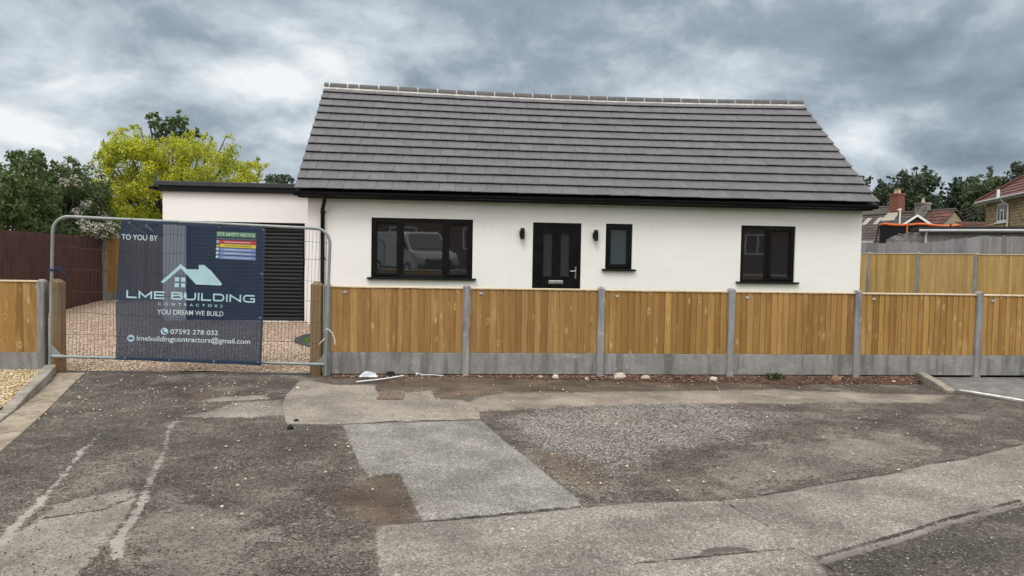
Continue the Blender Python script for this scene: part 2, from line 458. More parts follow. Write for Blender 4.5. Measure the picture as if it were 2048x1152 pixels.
# ------------------------------------------------------------------ mesh helpers
class MB:
    def __init__(self):
        self.v = []; self.f = []; self.t = []; self.smooth = []
    def add(self, vs, fs, tint=0.5, smooth=False):
        o = len(self.v)
        self.v += [tuple(q) for q in vs]
        for f in fs:
            self.f.append([i + o for i in f]); self.t.append(tint); self.smooth.append(smooth)
    def quad(self, a, b, c, d, tint=.5):
        self.add([a, b, c, d], [(0, 1, 2, 3)], tint)
    def box(self, x0, x1, y0, y1, z0, z1, tint=.5, mat=None):
        vs = [(x, y, z) for z in (z0, z1) for y in (y0, y1) for x in (x0, x1)]
        if mat is not None:
            vs = [tuple(mat @ Vector(q)) for q in vs]
        self.add(vs, [(0, 2, 3, 1), (4, 5, 7, 6), (0, 1, 5, 4), (2, 6, 7, 3), (0, 4, 6, 2), (1, 3, 7, 5)], tint)
    def hexa(self, vs, tint=.5):      # 8 verts: bottom ring then top ring
        self.add(vs, [(3, 2, 1, 0), (4, 5, 6, 7), (0, 1, 5, 4), (1, 2, 6, 5), (2, 3, 7, 6), (3, 0, 4, 7)], tint)
    def prism(self, poly, y0, y1, tint=.5):      # poly in XZ
        n = len(poly)
        vs = [(x, y0, z) for x, z in poly] + [(x, y1, z) for x, z in poly]
        fs = [tuple(range(n)), tuple(range(2 * n - 1, n - 1, -1))] + [(i, i + n, (i + 1) % n + n, (i + 1) % n) for i in range(n)]
        self.add(vs, fs, tint)
    def prism_yz(self, poly, x0, x1, tint=.5):
        n = len(poly)
        vs = [(x0, y, z) for y, z in poly] + [(x1, y, z) for y, z in poly]
        fs = [tuple(range(n - 1, -1, -1)), tuple(range(n, 2 * n))] + [(i, (i + 1) % n, (i + 1) % n + n, i + n) for i in range(n)]
        self.add(vs, fs, tint)
    def prism_xy(self, poly, z0, z1, tint=.5):
        n = len(poly)
        vs = [(x, y, z0) for x, y in poly] + [(x, y, z1) for x, y in poly]
        fs = [tuple(range(n - 1, -1, -1)), tuple(range(n, 2 * n))] + [(i, (i + 1) % n, (i + 1) % n + n, i + n) for i in range(n)]
        self.add(vs, fs, tint)
    def tube(self, pts, rad, seg=8, tint=.5, caps=True):
        pts = [Vector(q) for q in pts]
        rs = rad if isinstance(rad, (list, tuple)) else [rad] * len(pts)
        n = len(pts); vs = []; fs = []
        ref = None
        for i in range(n):
            d = (pts[min(i + 1, n - 1)] - pts[max(i - 1, 0)])
            d = d.normalized() if d.length > 1e-9 else Vector((0, 0, 1))
            if ref is None:
                ref = Vector((0, 0, 1)) if abs(d.z) < .9 else Vector((1, 0, 0))
            a = d.cross(ref)
            if a.length < 1e-5:
                a = d.cross(Vector((0, 1, .1)))
            a.normalize(); b = d.cross(a); ref = -b if False else a.cross(d)
            for k in range(seg):
                t = 2 * math.pi * k / seg
                vs.append(pts[i] + (a * math.cos(t) + b * math.sin(t)) * rs[i])
        for i in range(n - 1):
            for k in range(seg):
                k2 = (k + 1) % seg
                fs.append((i * seg + k, (i + 1) * seg + k, (i + 1) * seg + k2, i * seg + k2))
        self.add(vs, fs, tint, True)
        if caps:
            self.add(vs[:seg], [tuple(range(seg))], tint)
            self.add(vs[-seg:], [tuple(range(seg - 1, -1, -1))], tint)
    def build(self, name, mat, parent=None, bevel=0.0, **tags):
        me = bpy.data.meshes.new(name)
        me.from_pydata(self.v, [], self.f)
        me.polygons.foreach_set('use_smooth', self.smooth)
        a = me.attributes.new('tint', 'FLOAT', 'FACE')
        a.data.foreach_set('value', np.array(self.t, dtype=np.float32))
        me.update()
        return link(name, me, mat, parent, bevel, **tags)

def link(name, me, mat, parent=None, bevel=0.0, label=None, cat=None, group=None, kind=None):
    me.materials.append(mat)
    o = bpy.data.objects.new(name, me)
    COL.objects.link(o)
    if parent is not None:
        set_parent(o, parent)
    if bevel:
        md = o.modifiers.new('bevel', 'BEVEL')
        md.width = bevel; md.segments = 2; md.limit_method = 'ANGLE'; md.angle_limit = R(40)
        md.harden_normals = False
    tag(o, label, cat, group, kind)
    return o
def tag(o, label=None, cat=None, group=None, kind=None):
    if label: o['label'] = label
    if cat: o['category'] = cat
    if group: o['group'] = group
    if kind: o['kind'] = kind
    return o
WORLD = {}
def set_parent(o, parent, local=False):
    """geometry is written in world coordinates unless the thing was made with its own rotated frame"""
    o.parent = parent
    if parent.get('_frame') is None:
        r = parent
        while r.parent is not None:
            r = r.parent
        if r.get('_frame') is None:
            if parent.parent is None:
                o.matrix_parent_inverse = Matrix.Translation(-parent.location) if parent.type == 'EMPTY' else Matrix.Identity(4)
            else:
                o.matrix_parent_inverse = Matrix.Identity(4)
def thing(name, label, cat, loc=(0, 0, 0), group=None, rz=None):
    e = bpy.data.objects.new(name, None)
    e.empty_display_size = .2
    e.location = loc
    COL.objects.link(e)
    if rz is not None:
        e['_frame'] = 1
        e.rotation_euler = (0, 0, rz)
    return tag(e, label, cat, group)
def structure(name, mb, mat, **k):
    return mb.build(name, mat, kind='structure', **k)

def fast_mesh(name, V, F4, tint, smooth=False):
    """numpy quads/tris -> mesh"""
    me = bpy.data.meshes.new(name)
    nv, nf, k = len(V), len(F4), F4.shape[1]
    me.vertices.add(nv); me.vertices.foreach_set('co', np.ascontiguousarray(V, dtype=np.float32).ravel())
    me.loops.add(nf * k); me.loops.foreach_set('vertex_index', np.ascontiguousarray(F4, dtype=np.int32).ravel())
    me.polygons.add(nf)
    me.polygons.foreach_set('loop_start', np.arange(0, nf * k, k, dtype=np.int32))
    if smooth:
        me.polygons.foreach_set('use_smooth', np.ones(nf, dtype=bool))
    me.update(calc_edges=True)
    if tint is not None:
        a = me.attributes.new('tint', 'FLOAT', 'FACE')
        a.data.foreach_set('value', np.ascontiguousarray(tint, dtype=np.float32))
    me.validate()
    return me

def leaves(clumps, dens, size, seed, tmean=.5, tvar=.22, squash=.85, aspect=.55, edge=.35, updown=.35):
    rg = np.random.default_rng(seed)
    Vs = []; Ts = []
    for (x, y, z, r) in clumps:
        r *= 1.18
        n = max(12, int(dens * (r ** 2) / (size ** 2)))
        d = rg.normal(size=(n, 3)); d /= np.linalg.norm(d, axis=1)[:, None]
        # lumpy radius: a few sub-sprigs per clump
        k = max(4, int(7 + r * 3))
        sp = rg.normal(size=(k, 3)); sp /= np.linalg.norm(sp, axis=1)[:, None]
        near = (d @ sp.T).max(axis=1)
        rr = r * (rg.random(n) ** .42) * (.62 + .55 * np.clip((near - .55) / .45, 0, 1))
        P = d * rr[:, None] * np.array([1, 1, squash]) + np.array([x, y, z])
        nrm = d * .6 + rg.normal(size=(n, 3)) * .75 + np.array([0, 0, updown])
        nrm /= np.linalg.norm(nrm, axis=1)[:, None]
        a = np.cross(nrm, rg.normal(size=(n, 3))); a /= np.linalg.norm(a, axis=1)[:, None]
        b = np.cross(nrm, a)
        s = size * rg.uniform(.6, 1.35, n)[:, None]
        q = np.stack([P - a * s * .5, P + b * s * .5 * aspect + nrm * s * .06, P + a * s * .5, P - b * s * .5 * aspect + nrm * s * .06], 1)
        Vs.append(q.reshape(-1, 3))
        Ts.append(np.clip(tmean + rg.normal() * .13 + rg.normal(size=n) * tvar, 0, 1))
    V = np.concatenate(Vs); T = np.concatenate(Ts)
    F = np.arange(len(V)).reshape(-1, 4)
    return V, F, T

def branches(mb, base, top_r, clumps, seed, r0, nl=12):
    rd = random.Random(seed)
    base = Vector(base)
    cs = [Vector(c[:3]) for c in clumps]
    cen = sum(cs, Vector()) / len(cs)
    zl = min(c.z for c in cs)
    fork = Vector((base.x * .6 + cen.x * .4, base.y * .6 + cen.y * .4, base.z + max(.6, (cen.z - base.z) * .45)))
    mid = base.lerp(fork, .5) + Vector((rd.uniform(-.05, .05), rd.uniform(-.05, .05), 0))
    mb.tube([base, mid, fork], [r0 * 1.25, r0 * .95, r0 * .8], 8)
    for c in rd.sample(cs, min(nl, len(cs))):
        m = fork.lerp(c, .5) + Vector((rd.uniform(-.1, .1), rd.uniform(-.1, .1), -.06 * (c - fork).length))
        mb.tube([fork, m, c], [r0 * .5, r0 * .28, r0 * .08], 5)

def tree(name, label, cat, clumps, base, mat, dens, size, seed, r0=.12, group=None, tmean=.5, tvar=.22, nl=12, aspect=.55, squash=.85, crown='crown'):
    t = thing(name, label, cat, base, group)
    V, F, T = leaves(clumps, dens, size, seed, tmean, tvar, squash, aspect)
    me = fast_mesh(crown, V, F, T)
    link(crown, me, mat, t)
    mb = MB(); branches(mb, base, 0, clumps, seed, r0, nl)
    mb.build('trunk', M['bark'], t)
    return t

def pebbles(P, size, tint, seed, flat=.55):
    """low stones: irregular octahedra standing on P"""
    rg = np.random.default_rng(seed)
    n = len(P)
    base = np.array([(1, 0, 0), (.2, .95, 0), (-.9, .35, 0), (-.5, -.85, 0), (.45, -.9, 0), (0, 0, .9), (0, 0, -.6)])
    F0 = np.array([(0, 1, 5), (1, 2, 5), (2, 3, 5), (3, 4, 5), (4, 0, 5), (1, 0, 6), (2, 1, 6), (3, 2, 6), (4, 3, 6), (0, 4, 6)])
    an = rg.uniform(0, 2 * np.pi, n); s = size * rg.uniform(.5, 1.5, n)
    jit = rg.uniform(.7, 1.3, (n, 7, 1))
    L = base[None] * jit * s[:, None, None] * np.array([1, .75, flat])
    c, sn = np.cos(an)[:, None], np.sin(an)[:, None]
    X = L[:, :, 0] * c - L[:, :, 1] * sn; Y = L[:, :, 0] * sn + L[:, :, 1] * c
    V = np.stack([X, Y, L[:, :, 2] + .25 * s[:, None]], 2) + P[:, None, :]
    F = (F0[None] + (np.arange(n) * 7)[:, None, None]).reshape(-1, 3)
    T = np.repeat(tint, 10)
    return fast_mesh('stones', V.reshape(-1, 3), F, T)

def smooth01(t):
    t = np.clip(t, 0, 1); return t * t * (3 - 2 * t)
def road_z(x, y):
    e = np.interp(x, [-6, -3.5, 0, 1.9, 3.85, 5.8, 7.7, 9.6, 12], [.1, .08, .05, .045, .01, -.03, -.045, -.02, 0])
    return e * np.clip((y + 2.5) / 2.5, 0, 1) + .55 * smooth01((-7.6 - y) / 4.6)
def yard_z(x, y):
    return .055 + .275 * np.clip(y / 4.4, 0, 1) - .13 * np.clip((-4.2 - x) / 3.0, 0, 1) * np.clip(y / 4.4, 0, 1)

# ------------------------------------------------------------------ ground: road with patches, cracks, dirt
def in_poly(P, X, Y):
    P = np.array(P, float); r = np.zeros(X.shape, bool); j = len(P) - 1
    for i in range(len(P)):
        xi, yi = P[i]; xj, yj = P[j]
        if yi != yj:
            r ^= ((yi > Y) != (yj > Y)) & (X < (xj - xi) * (Y - yi) / (yj - yi) + xi)
        j = i
    return r
def seg_dist(P, X, Y, closed=True):
    P = np.array(P, float); D = np.full(X.shape, 1e9)
    n = len(P) if closed else len(P) - 1
    for i in range(n):
        a = P[i]; b = P[(i + 1) % len(P)]; d = b - a
        t = np.clip(((X - a[0]) * d[0] + (Y - a[1]) * d[1]) / max((d ** 2).sum(), 1e-12), 0, 1)
        D = np.minimum(D, np.hypot(a[0] + t * d[0] - X, a[1] + t * d[1] - Y))
    return D
def sdf(P, X, Y):
    d = seg_dist(P, X, Y); return np.where(in_poly(P, X, Y), d, -d)
PA = [(-0.276, -0.45), (-0.26, -1.322), (-0.172, -2.005), (0.053, -2.827), (0.6, -2.836), (2.028, -2.584), (2.024, -2.21), (1.874, -1.646), (1.536, -1.592), (1.482, -1.129), (0.852, -1.312), (0.765, -1.013), (0.761, -0.694), (0.208, -0.703), (-0.162, -0.445)]
PB = [(0.612, -2.853), (2.024, -2.65), (2.088, -2.99), (2.187, -3.509), (2.343, -4.123), (2.59, -5.149), (2.597, -5.381), (1.819, -5.541), (1.496, -5.608), (1.415, -5.21), (1.318, -4.703), (1.293, -4.548), (1.17, -4.544), (1.075, -4.67), (0.938, -4.261), (0.769, -3.549)]
PC = [(1.218, -5.693), (1.483, -5.633), (1.817, -5.565), (2.586, -5.402), (3.01, -5.315), (3.618, -5.307), (3.956, -5.244), (4.584, -4.971), (5.25, -4.732), (5.774, -4.461), (6.248, -4.303), (6.585, -4.114), (7.22, -3.808), (10.8, -2.1), (9.8, -3.9), (7.087, -4.88), (5.873, -5.419), (5.591, -5.546), (5.003, -5.787), (4.576, -6.016), (3.809, -6.356), (3.769, -6.606), (3.434, -7.306), (1.425, -7.188), (1.294, -6.428), (1.23, -5.957)]
PLOOSE = [(2.283, -2.605), (3.225, -1.898), (4.704, -1.813), (5.41, -2.442), (4.537, -3.553), (4.059, -3.638), (3.64, -3.898), (3.154, -4.365), (2.778, -5.13), (2.604, -5.067), (2.52, -4.035), (2.422, -3.311)]
PBROWN1 = [(2.419, -3.95), (2.8, -3.961), (2.989, -4.433), (2.919, -4.836), (2.678, -5.069), (2.55, -4.695)]
PBROWN2 = [(-0.076, -0.047), (6.697, 0.303), (7.607, -0.048), (6.271, -0.605), (2.335, -1.186), (1.914, -1.589), (1.555, -1.533), (1.481, -1.054), (0.893, -1.06), (0.687, -0.536), (-0.034, -0.304)]
PDUST = [(1.912, -1.645), (2.333, -1.217), (6.193, -0.771), (8.379, -1.151), (7.732, -1.675), (4.725, -1.751), (2.849, -2.038), (2.037, -2.17)]
PL1 = [(-1.126, -2.424), (-0.89, -2.201), (-0.734, -1.811), (-0.269, -1.65), (-0.083, -2.389), (-0.387, -2.521)]
PL1b = [(-1.17, -1.737), (-0.983, -1.523), (-0.504, -1.376), (-0.401, -1.57), (-0.873, -1.708)]
PL2 = [(-0.992, -5.196), (-0.635, -4.83), (-0.504, -5.112), (-0.431, -5.413), (-0.341, -6.067), (-0.32, -6.393), (-0.78, -6.369), (-1.064, -5.887), (-0.954, -5.57)]
PL3 = [(-0.371, -5.508), (-0.3, -5.12), (0.208, -5.244), (0.614, -5.726), (0.654, -6.395), (0.427, -6.66), (0.035, -6.638), (-0.215, -6.073)]
S1 = [(-1.599, -3.169), (-1.502, -3.56), (-1.462, -3.846), (-1.364, -4.154), (-1.239, -4.628), (-1.178, -4.924), (-1.097, -5.241), (-1.037, -5.609), (-0.958, -5.854)]
S2 = [(-1.039, -2.605), (-1.098, -2.718), (-0.959, -3.241), (-0.785, -3.782), (-0.642, -4.388), (-0.556, -4.713), (-0.429, -5.218), (-0.361, -5.508), (-0.313, -5.806), (-0.209, -6.108)]
CRACK1 = [(0.608, -2.834), (1.179, -2.707), (2.027, -2.601)]
CRACK2 = [(1.495, -5.607), (1.818, -5.537), (2.224, -5.448), (2.603, -5.372)]
CRACK3 = [(3.618, -5.307), (3.673, -5.538), (3.741, -5.823)]
SEAM4 = [(3.956, -5.244), (4.584, -4.971), (5.25, -4.732), (5.774, -4.461), (6.248, -4.303), (6.585, -4.114), (7.22, -3.808)]
SEAM5 = [(3.809, -6.356), (4.576, -6.016), (5.003, -5.787), (5.591, -5.546), (5.873, -5.419)]
CRACK6 = [(2.72, -6.357), (3.125, -6.287), (3.747, -6.192), (3.809, -6.356), (3.855, -6.56)]
PDARK1 = [(3.147, -6.178), (3.303, -6.133), (3.472, -6.179), (3.468, -6.224), (3.125, -6.287)]
PDARKR = [(3.798, -6.376), (4.56, -6.04), (4.983, -5.814), (5.575, -5.566), (6.119, -5.373), (4.566, -7.146), (3.582, -7.09)]
PWORN = [(4.104, -3.91), (4.885, -3.561), (6.362, -3.178), (6.344, -3.968), (5.28, -4.65), (4.588, -4.896), (3.974, -5.176), (3.771, -5.111), (3.745, -4.529)]
PBROWN3 = [(1.12, -4.6), (1.295, -4.652), (1.42, -5.293), (1.482, -5.606), (1.229, -5.69), (1.0, -5.5), (.82, -5.1), (.95, -4.8)]
SEAM4B = [(x, y + .03) for x, y in SEAM4]
SEAM5B = [(x, y + .035) for x, y in SEAM5]
CRACK7 = [(-.95, -5.45), (-.62, -5.30), (-.55, -5.05)]
CRACK8 = [(5.0, -4.2), (5.25, -4.5), (5.45, -4.66)]
def strip_sdf(P, W, X, Y):
    """positive inside a strip of varying half width"""
    best = np.full(X.shape, -1e9)
    P = np.array(P, float)
    for i in range(len(P) - 1):
        a, b = P[i], P[i + 1]; d = b - a
        t = np.clip(((X - a[0]) * d[0] + (Y - a[1]) * d[1]) / max((d ** 2).sum(), 1e-12), 0, 1)
        w = W[i] + (W[i + 1] - W[i]) * t
        best = np.maximum(best, w - np.hypot(a[0] + t * d[0] - X, a[1] + t * d[1] - Y))
    return best
gx = np.concatenate([[-60, -40, -25, -16, -11, -8, -7, -6.2, -5.6, -5.0], np.arange(-4.6, 8.81, .03), np.arange(8.9, 11.5, .2), [13, 16, 22, 32, 50, 70]])
gy = np.concatenate([[-70, -50, -35, -25, -18], np.arange(-14, -7.2, .4), np.arange(-7.2, .121, .026)])
GX, GY = np.meshgrid(gx, gy, indexing='ij')
rgn = np.random.default_rng(3)
GZ = road_z(GX, GY)
# light unevenness and the sunken loose areas
GZ = GZ + .006 * np.sin(GX * 1.7 + 1.3) * np.sin(GY * 2.1) + .004 * np.sin(GX * 4.1) * np.sin(GY * 3.7 + .5)
dPA, dPB, dPC = sdf(PA, GX, GY), sdf(PB, GX, GY), sdf(PC, GX, GY)
dA = np.maximum(np.maximum(dPA, dPB), dPC)
GZ = GZ + .012 * smooth01(dA / .05) - .010 * smooth01(sdf(PLOOSE, GX, GY) / .2)
fields = {
    'pa': dPA, 'pb': dPB, 'pc': dPC,
    'loose': sdf(PLOOSE, GX, GY),
    'brown': np.maximum(np.maximum(sdf(PBROWN1, GX, GY), sdf(PBROWN2, GX, GY)), sdf(PBROWN3, GX, GY)),
    'dust': sdf(PDUST, GX, GY),
    'worn': np.maximum(np.maximum(sdf(PL1, GX, GY), sdf(PL1b, GX, GY)), sdf(PL2, GX, GY)),
    'worn2': np.maximum(sdf(PL3, GX, GY), sdf(PWORN, GX, GY)),
    'stripe': np.maximum(strip_sdf(S1, [.004, .012, .016, .010, .016, .020, .026, .034, .038], GX, GY), strip_sdf(S2, [.006, .014, .010, .014, .018, .022, .026, .030, .034, .036], GX, GY)),
    'crack': -np.minimum.reduce([seg_dist(c, GX, GY, False) for c in (CRACK1, CRACK2, CRACK3, CRACK6, SEAM4B, SEAM5B, CRACK7, CRACK8)]),
    'seam': -np.minimum(seg_dist(SEAM4, GX, GY, False), seg_dist(SEAM5, GX, GY, False)),
    'dark': np.maximum(sdf(PDARK1, GX, GY), sdf(PDARKR, GX, GY)),
    'edge': -np.minimum.reduce([np.abs(dPA), np.abs(dPB) , np.abs(dPC)]),
}
ni, nj = GX.shape
idx = np.arange(ni * nj).reshape(ni, nj)
Fq = np.stack([idx[:-1, :-1], idx[1:, :-1], idx[1:, 1:], idx[:-1, 1:]], -1).reshape(-1, 4)
me = fast_mesh('road', np.stack([GX, GY, GZ], -1).reshape(-1, 3), Fq, None, True)
for k, v in fields.items():
    a = me.attributes.new(k, 'FLOAT', 'POINT')
    a.data.foreach_set('value', np.ascontiguousarray(np.clip(v, -2, 2).ravel(), dtype=np.float32))
def m_road():
    m, b = new_mat('patched_tarmac')
    co = b.coord()
    w1 = b.m('SUBTRACT', b.noise(co, 3.2, 6, .65), .5)
    w2 = b.m('SUBTRACT', b.noise(co, 11, 5, .7), .5)
    w3 = b.m('SUBTRACT', b.noise(co, 45, 3, .6), .5)
    def mask(name, amp1, amp2, soft, bias=0.0):
        s = b.m('ADD', b.attr(name), b.m('ADD', b.m('MULTIPLY', w1, amp1), b.m('ADD', b.m('MULTIPLY', w2, amp2), b.m('MULTIPLY', w3, amp2 * .6))))
        return b.mr(b.m('ADD', s, bias), -soft, soft)
    def speck(sc, seed):
        return b.n('ShaderNodeSeparateColor', {0: b.voro(b.vm('ADD', co, (seed, seed * .7, 0)), sc, out='Color')}).outputs
    sA = speck(78, 0.0); sB = speck(125, 3.1); sC = speck(30, 8.8)
    fine = b.noise(co, 180, 3, .7)
    big = b.noise(co, .55, 6, .62); med = b.noise(b.vm('ADD', co, (9, 4, 0)), 2.1, 7, .68)
    def grey(f):
        return b.n('ShaderNodeCombineColor', {0: f, 1: f, 2: f}).outputs[0]
    # old broken tarmac
    old = b.mix(b.mr(med, .36, .66), OLD1, OLD2)
    old = b.mix(b.mr(big, .46, .66, 0, .7), old, OLD3)
    lightpatch = b.noise(b.vm('ADD', co, (3, 17, 0)), 1.15, 8, .72)
    old = b.mix(b.mr(lightpatch, .50, .62, 0, .85), old, OLD4)
    old = b.mix(b.mr(b.noise(b.vm('ADD', co, (13, 5, 0)), 5.5, 6, .75), .56, .68, 0, .7), old, (.030, .026, .023))
    old = b.mix(b.mr(sA[0], .58, 1.0, 0, .60), old, (.215, .195, .17))
    old = b.mix(b.mr(sC[1], .955, .985, 0, .5), old, (.24, .22, .19))
    old = b.mix(b.mr(sB[0], .7, 1.0, 0, .4), old, (.26, .24, .21))
    old = b.mix(b.mr(sA[2], .45, .0, 0, .85), old, (.016, .015, .014))
    # worn light base coat
    worn = b.mix(b.mr(med, .35, .65), WORN1, WORN2)
    worn = b.mix(b.mr(sA[0], .62, 1.0, 0, .5), worn, (.38, .36, .32))
    worn = b.mix(b.mr(sA[2], .42, .0, 0, .6), worn, (.06, .055, .05))
    worn = b.mix(b.mr(sB[1], .30, .0, 0, .6), worn, (.09, .085, .08))
    # three repair patches
    def patch(c1, c2, k):
        c = b.mix(b.mr(med, .35, .68), c1, c2)
        c = b.mix(b.mr(sA[0], .55, 1.0, 0, .42), c, tuple(min(1, x * 1.6) for x in c2))
        c = b.mix(b.mr(sA[2], .50, .0, 0, k * .8), c, tuple(x * .40 for x in c1))
        c = b.mix(b.mr(sB[1], .34, .0, 0, k), c, tuple(x * .33 for x in c1))
        c = b.mix(b.mr(sA[1], .93, .97, 0, .6), c, (.46, .43, .38))
        return c
    pa = patch(PAC1, PAC2, .55); pb = patch(PBC1, PBC2, .75); pc = patch(PCC1, PCC2, .75)
    blot = b.noise(b.vm('ADD', co, (17, 23, 0)), 1.3, 7, .7)
    stain = b.noise(b.vm('ADD', co, (31, 2, 0)), .9, 6, .65)
    # loose pale chippings
    lo = b.ramp(sA[0], [(0, (.035, .032, .03)), (.3, (.09, .085, .08)), (.55, (.20, .19, .175)), (.8, (.35, .335, .31)), (1, (.52, .50, .47))])
    brown = b.mix(b.mr(med, .35, .65), (.070, .048, .034), (.125, .092, .068))
    brown = b.mix(b.mr(sB[0], .80, 1, 0, .45), brown, (.25, .21, .165))
    dust = b.mix(b.mr(med, .35, .65), (.20, .175, .15), (.28, .25, .215))
    dust = b.mix(b.mr(sB[1], .3, .0, 0, .5), dust, (.08, .07, .06))
    c = old
    c = b.mix(b.m('MULTIPLY', mask('worn2', 1.1, 1.0, .10, -.10), .55), c, worn)
    c = b.mix(mask('worn', .10, .16, .014, .005), c, worn)
    c = b.mix(b.m('MULTIPLY', mask('dark', .50, .50, .12), .5), c, b.mix(b.mr(sA[0], .6, 1, 0, .7), (.050, .046, .042), (.19, .175, .155)))
    c = b.mix(b.m('MULTIPLY', mask('loose', 1.0, 1.1, .16, -.02), .72), c, lo)
    c = b.mix(b.m('MULTIPLY', mask('dust', .35, .3, .07), .9), c, dust)
    c = b.mix(mask('pc', .05, .07, .008), c, pc)
    c = b.mix(mask('pb', .03, .05, .008), c, pb)
    c = b.mix(mask('pa', .05, .07, .010), c, pa)
    c = b.mix(b.m('MULTIPLY', mask('dark', .04, .05, .02, -.01), b.mr(b.attr('pc'), -.02, .02, 0, .75)), c, (.040, .037, .034))
    c = b.mix(b.m('MULTIPLY', mask('brown', .55, .45, .10, -.03), .75), c, brown)
    c = b.mix(mask('stripe', .07, .13, .006, .000), c, (.265, .252, .232))
    c = b.mix(b.mr(b.m('ADD', b.attr('seam'), b.m('MULTIPLY', w2, .05)), -.05, -.02, 0, .7), c, (.22, .205, .185))
    ck = b.mr(b.m('ADD', b.attr('crack'), b.m('ADD', b.m('MULTIPLY', w2, .03), b.m('MULTIPLY', w1, .03))), -.018, -.006, 0, 1)
    ck = b.m('MULTIPLY', ck, b.mr(med, .34, .52, .25, 1))
    c = b.mix(b.m('MULTIPLY', ck, .9), c, (.022, .020, .018))
    ed = b.mr(b.m('ADD', b.attr('edge'), b.m('ADD', b.m('MULTIPLY', w2, .03), b.m('MULTIPLY', w1, .04))), -.012, -.002, 0, .5)
    c = b.mix(b.m('MULTIPLY', ed, b.mr(big, .4, .6, .2, 1)), c, (.03, .027, .025))
    c = b.mix(b.mr(stain, .62, .72, 0, .35), c, (.20, .125, .085))
    spl = b.noise(b.vm('ADD', co, (2, 41, 0)), 3.3, 5, .7)
    c = b.mix(b.mr(spl, .69, .74, 0, .55), c, (.030, .027, .025))
    # damp and tyre-dirt blotches over everything, patches included
    k = b.m('MULTIPLY', b.mr(fine, .25, .75, .72, 1.28), b.m('MULTIPLY', b.mr(blot, .36, .64, 1.16, .72), ROADK))
    c = b.mix(1.0, c, grey(k), 'MULTIPLY')
    c = b.mix(1.0, c, (1.015, .985, .958), 'MULTIPLY')
    h = b.m('ADD', b.m('MULTIPLY', sA[0], .5), b.m('ADD', b.m('MULTIPLY', sB[0], .35), b.m('MULTIPLY', fine, .5)))
    h = b.m('SUBTRACT', h, b.m('MULTIPLY', ck, 2.5))
    return finish(m, b, c, .9, b.bump(h, .55, .010), .2)
link('road', me, m_road(), kind='structure')

# loose chippings lying on the worn part of the road
def scatter_in(P, n, seed, pad=0.0, soft=.25):
    rg = np.random.default_rng(seed)
    P = np.array(P); lo = P.min(0) - soft; hi = P.max(0) + soft
    Q = rg.uniform(lo, hi, (n * 4, 2))
    d = sdf(P, Q[:, 0], Q[:, 1]) + rg.normal(size=len(Q)) * soft * .5
    Q = Q[d > 0][:n]
    return np.column_stack([Q, road_z(Q[:, 0], Q[:, 1])]), rg
P1, rg = scatter_in(PLOOSE, 6500, 11)
P2, _ = scatter_in([(-1.5, -3.0), (1.0, -2.7), (1.3, -5.2), (1.1, -6.8), (-.6, -6.8), (-1.2, -5)], 1800, 12)
P3, _ = scatter_in(PDARKR, 900, 13)
P4, _ = scatter_in([(3.2, -2.0), (8.3, -1.9), (8.3, -3.2), (5.5, -4.6), (3.0, -5.2), (2.6, -3)], 3600, 14)
PP = np.concatenate([P1, P2, P3, P4])
tt = np.concatenate([rg.beta(1.6, 1.2, len(P1)), rg.beta(1.0, 3.2, len(P2)), rg.beta(1, 2.0, len(P3)), rg.beta(1.0, 2.6, len(P4))])
me = pebbles(PP, .0068, tt, 21)
link('loose_chippings', me, M['grit'], kind='stuff', label='loose pale and dark stone chippings scattered over the worn tarmac')

# far land
far = MB()
far.add([(-900, -900, -.16), (900, -900, -.16), (900, 1400, -.16), (-900, 1400, -.16)], [(0, 1, 2, 3)])
structure('ground', far, M['field'])
# gravel drive up to the garage and round the side
dx_ = np.concatenate([np.arange(-12, -4, .5), np.arange(-4, -.0, .1), [0.05]]); dy_ = np.concatenate([np.arange(.12, 4.6, .15), np.arange(4.8, 15, .6)])
DX, DY = np.meshgrid(dx_, dy_, indexing='ij')
DZ = yard_z(DX, DY) + .012 * np.sin(DX * 2.7) * np.sin(DY * 2.2 + 1)
ni, nj = DX.shape; idx = np.arange(ni * nj).reshape(ni, nj)
Fq = np.stack([idx[:-1, :-1], idx[1:, :-1], idx[1:, 1:], idx[:-1, 1:]], -1).reshape(-1, 4)
link('gravel_drive', fast_mesh('gravel_drive', np.stack([DX, DY, DZ], -1).reshape(-1, 3), Fq, None, True), M['gravelbed'], kind='structure')
rg = np.random.default_rng(8)
Q = np.concatenate([rg.uniform((-3.6, .15), (-.15, 2.6), (7500, 2)), rg.uniform((-7.4, .2), (-.3, 5.0), (11000, 2)), rg.uniform((-8.2, 5.0), (-4.0, 12.6), (5000, 2))])
Q = Q[(Q[:, 0] > -6.4 - .2 * Q[:, 1])]
Qz = yard_z(Q[:, 0], Q[:, 1]) + .012 * np.sin(Q[:, 0] * 2.7) * np.sin(Q[:, 1] * 2.2 + 1)
link('drive_gravel', pebbles(np.column_stack([Q, Qz]), .016, rg.random(len(Q)), 5), M['pebble'], kind='stuff', label='pink and buff gravel covering the driveway behind the mesh gate')
# garden behind the front fence
gd = MB()
nx = 14
for i in range(nx):
    x0 = .05 + i * 1.2; x1 = x0 + 1.2
    gd.add([(x0, .13, .045), (x1, .13, .045), (x1, 4.39, .32), (x0, 4.39, .32)], [(0, 1, 2, 3)])
structure('garden', gd, M['grass'])
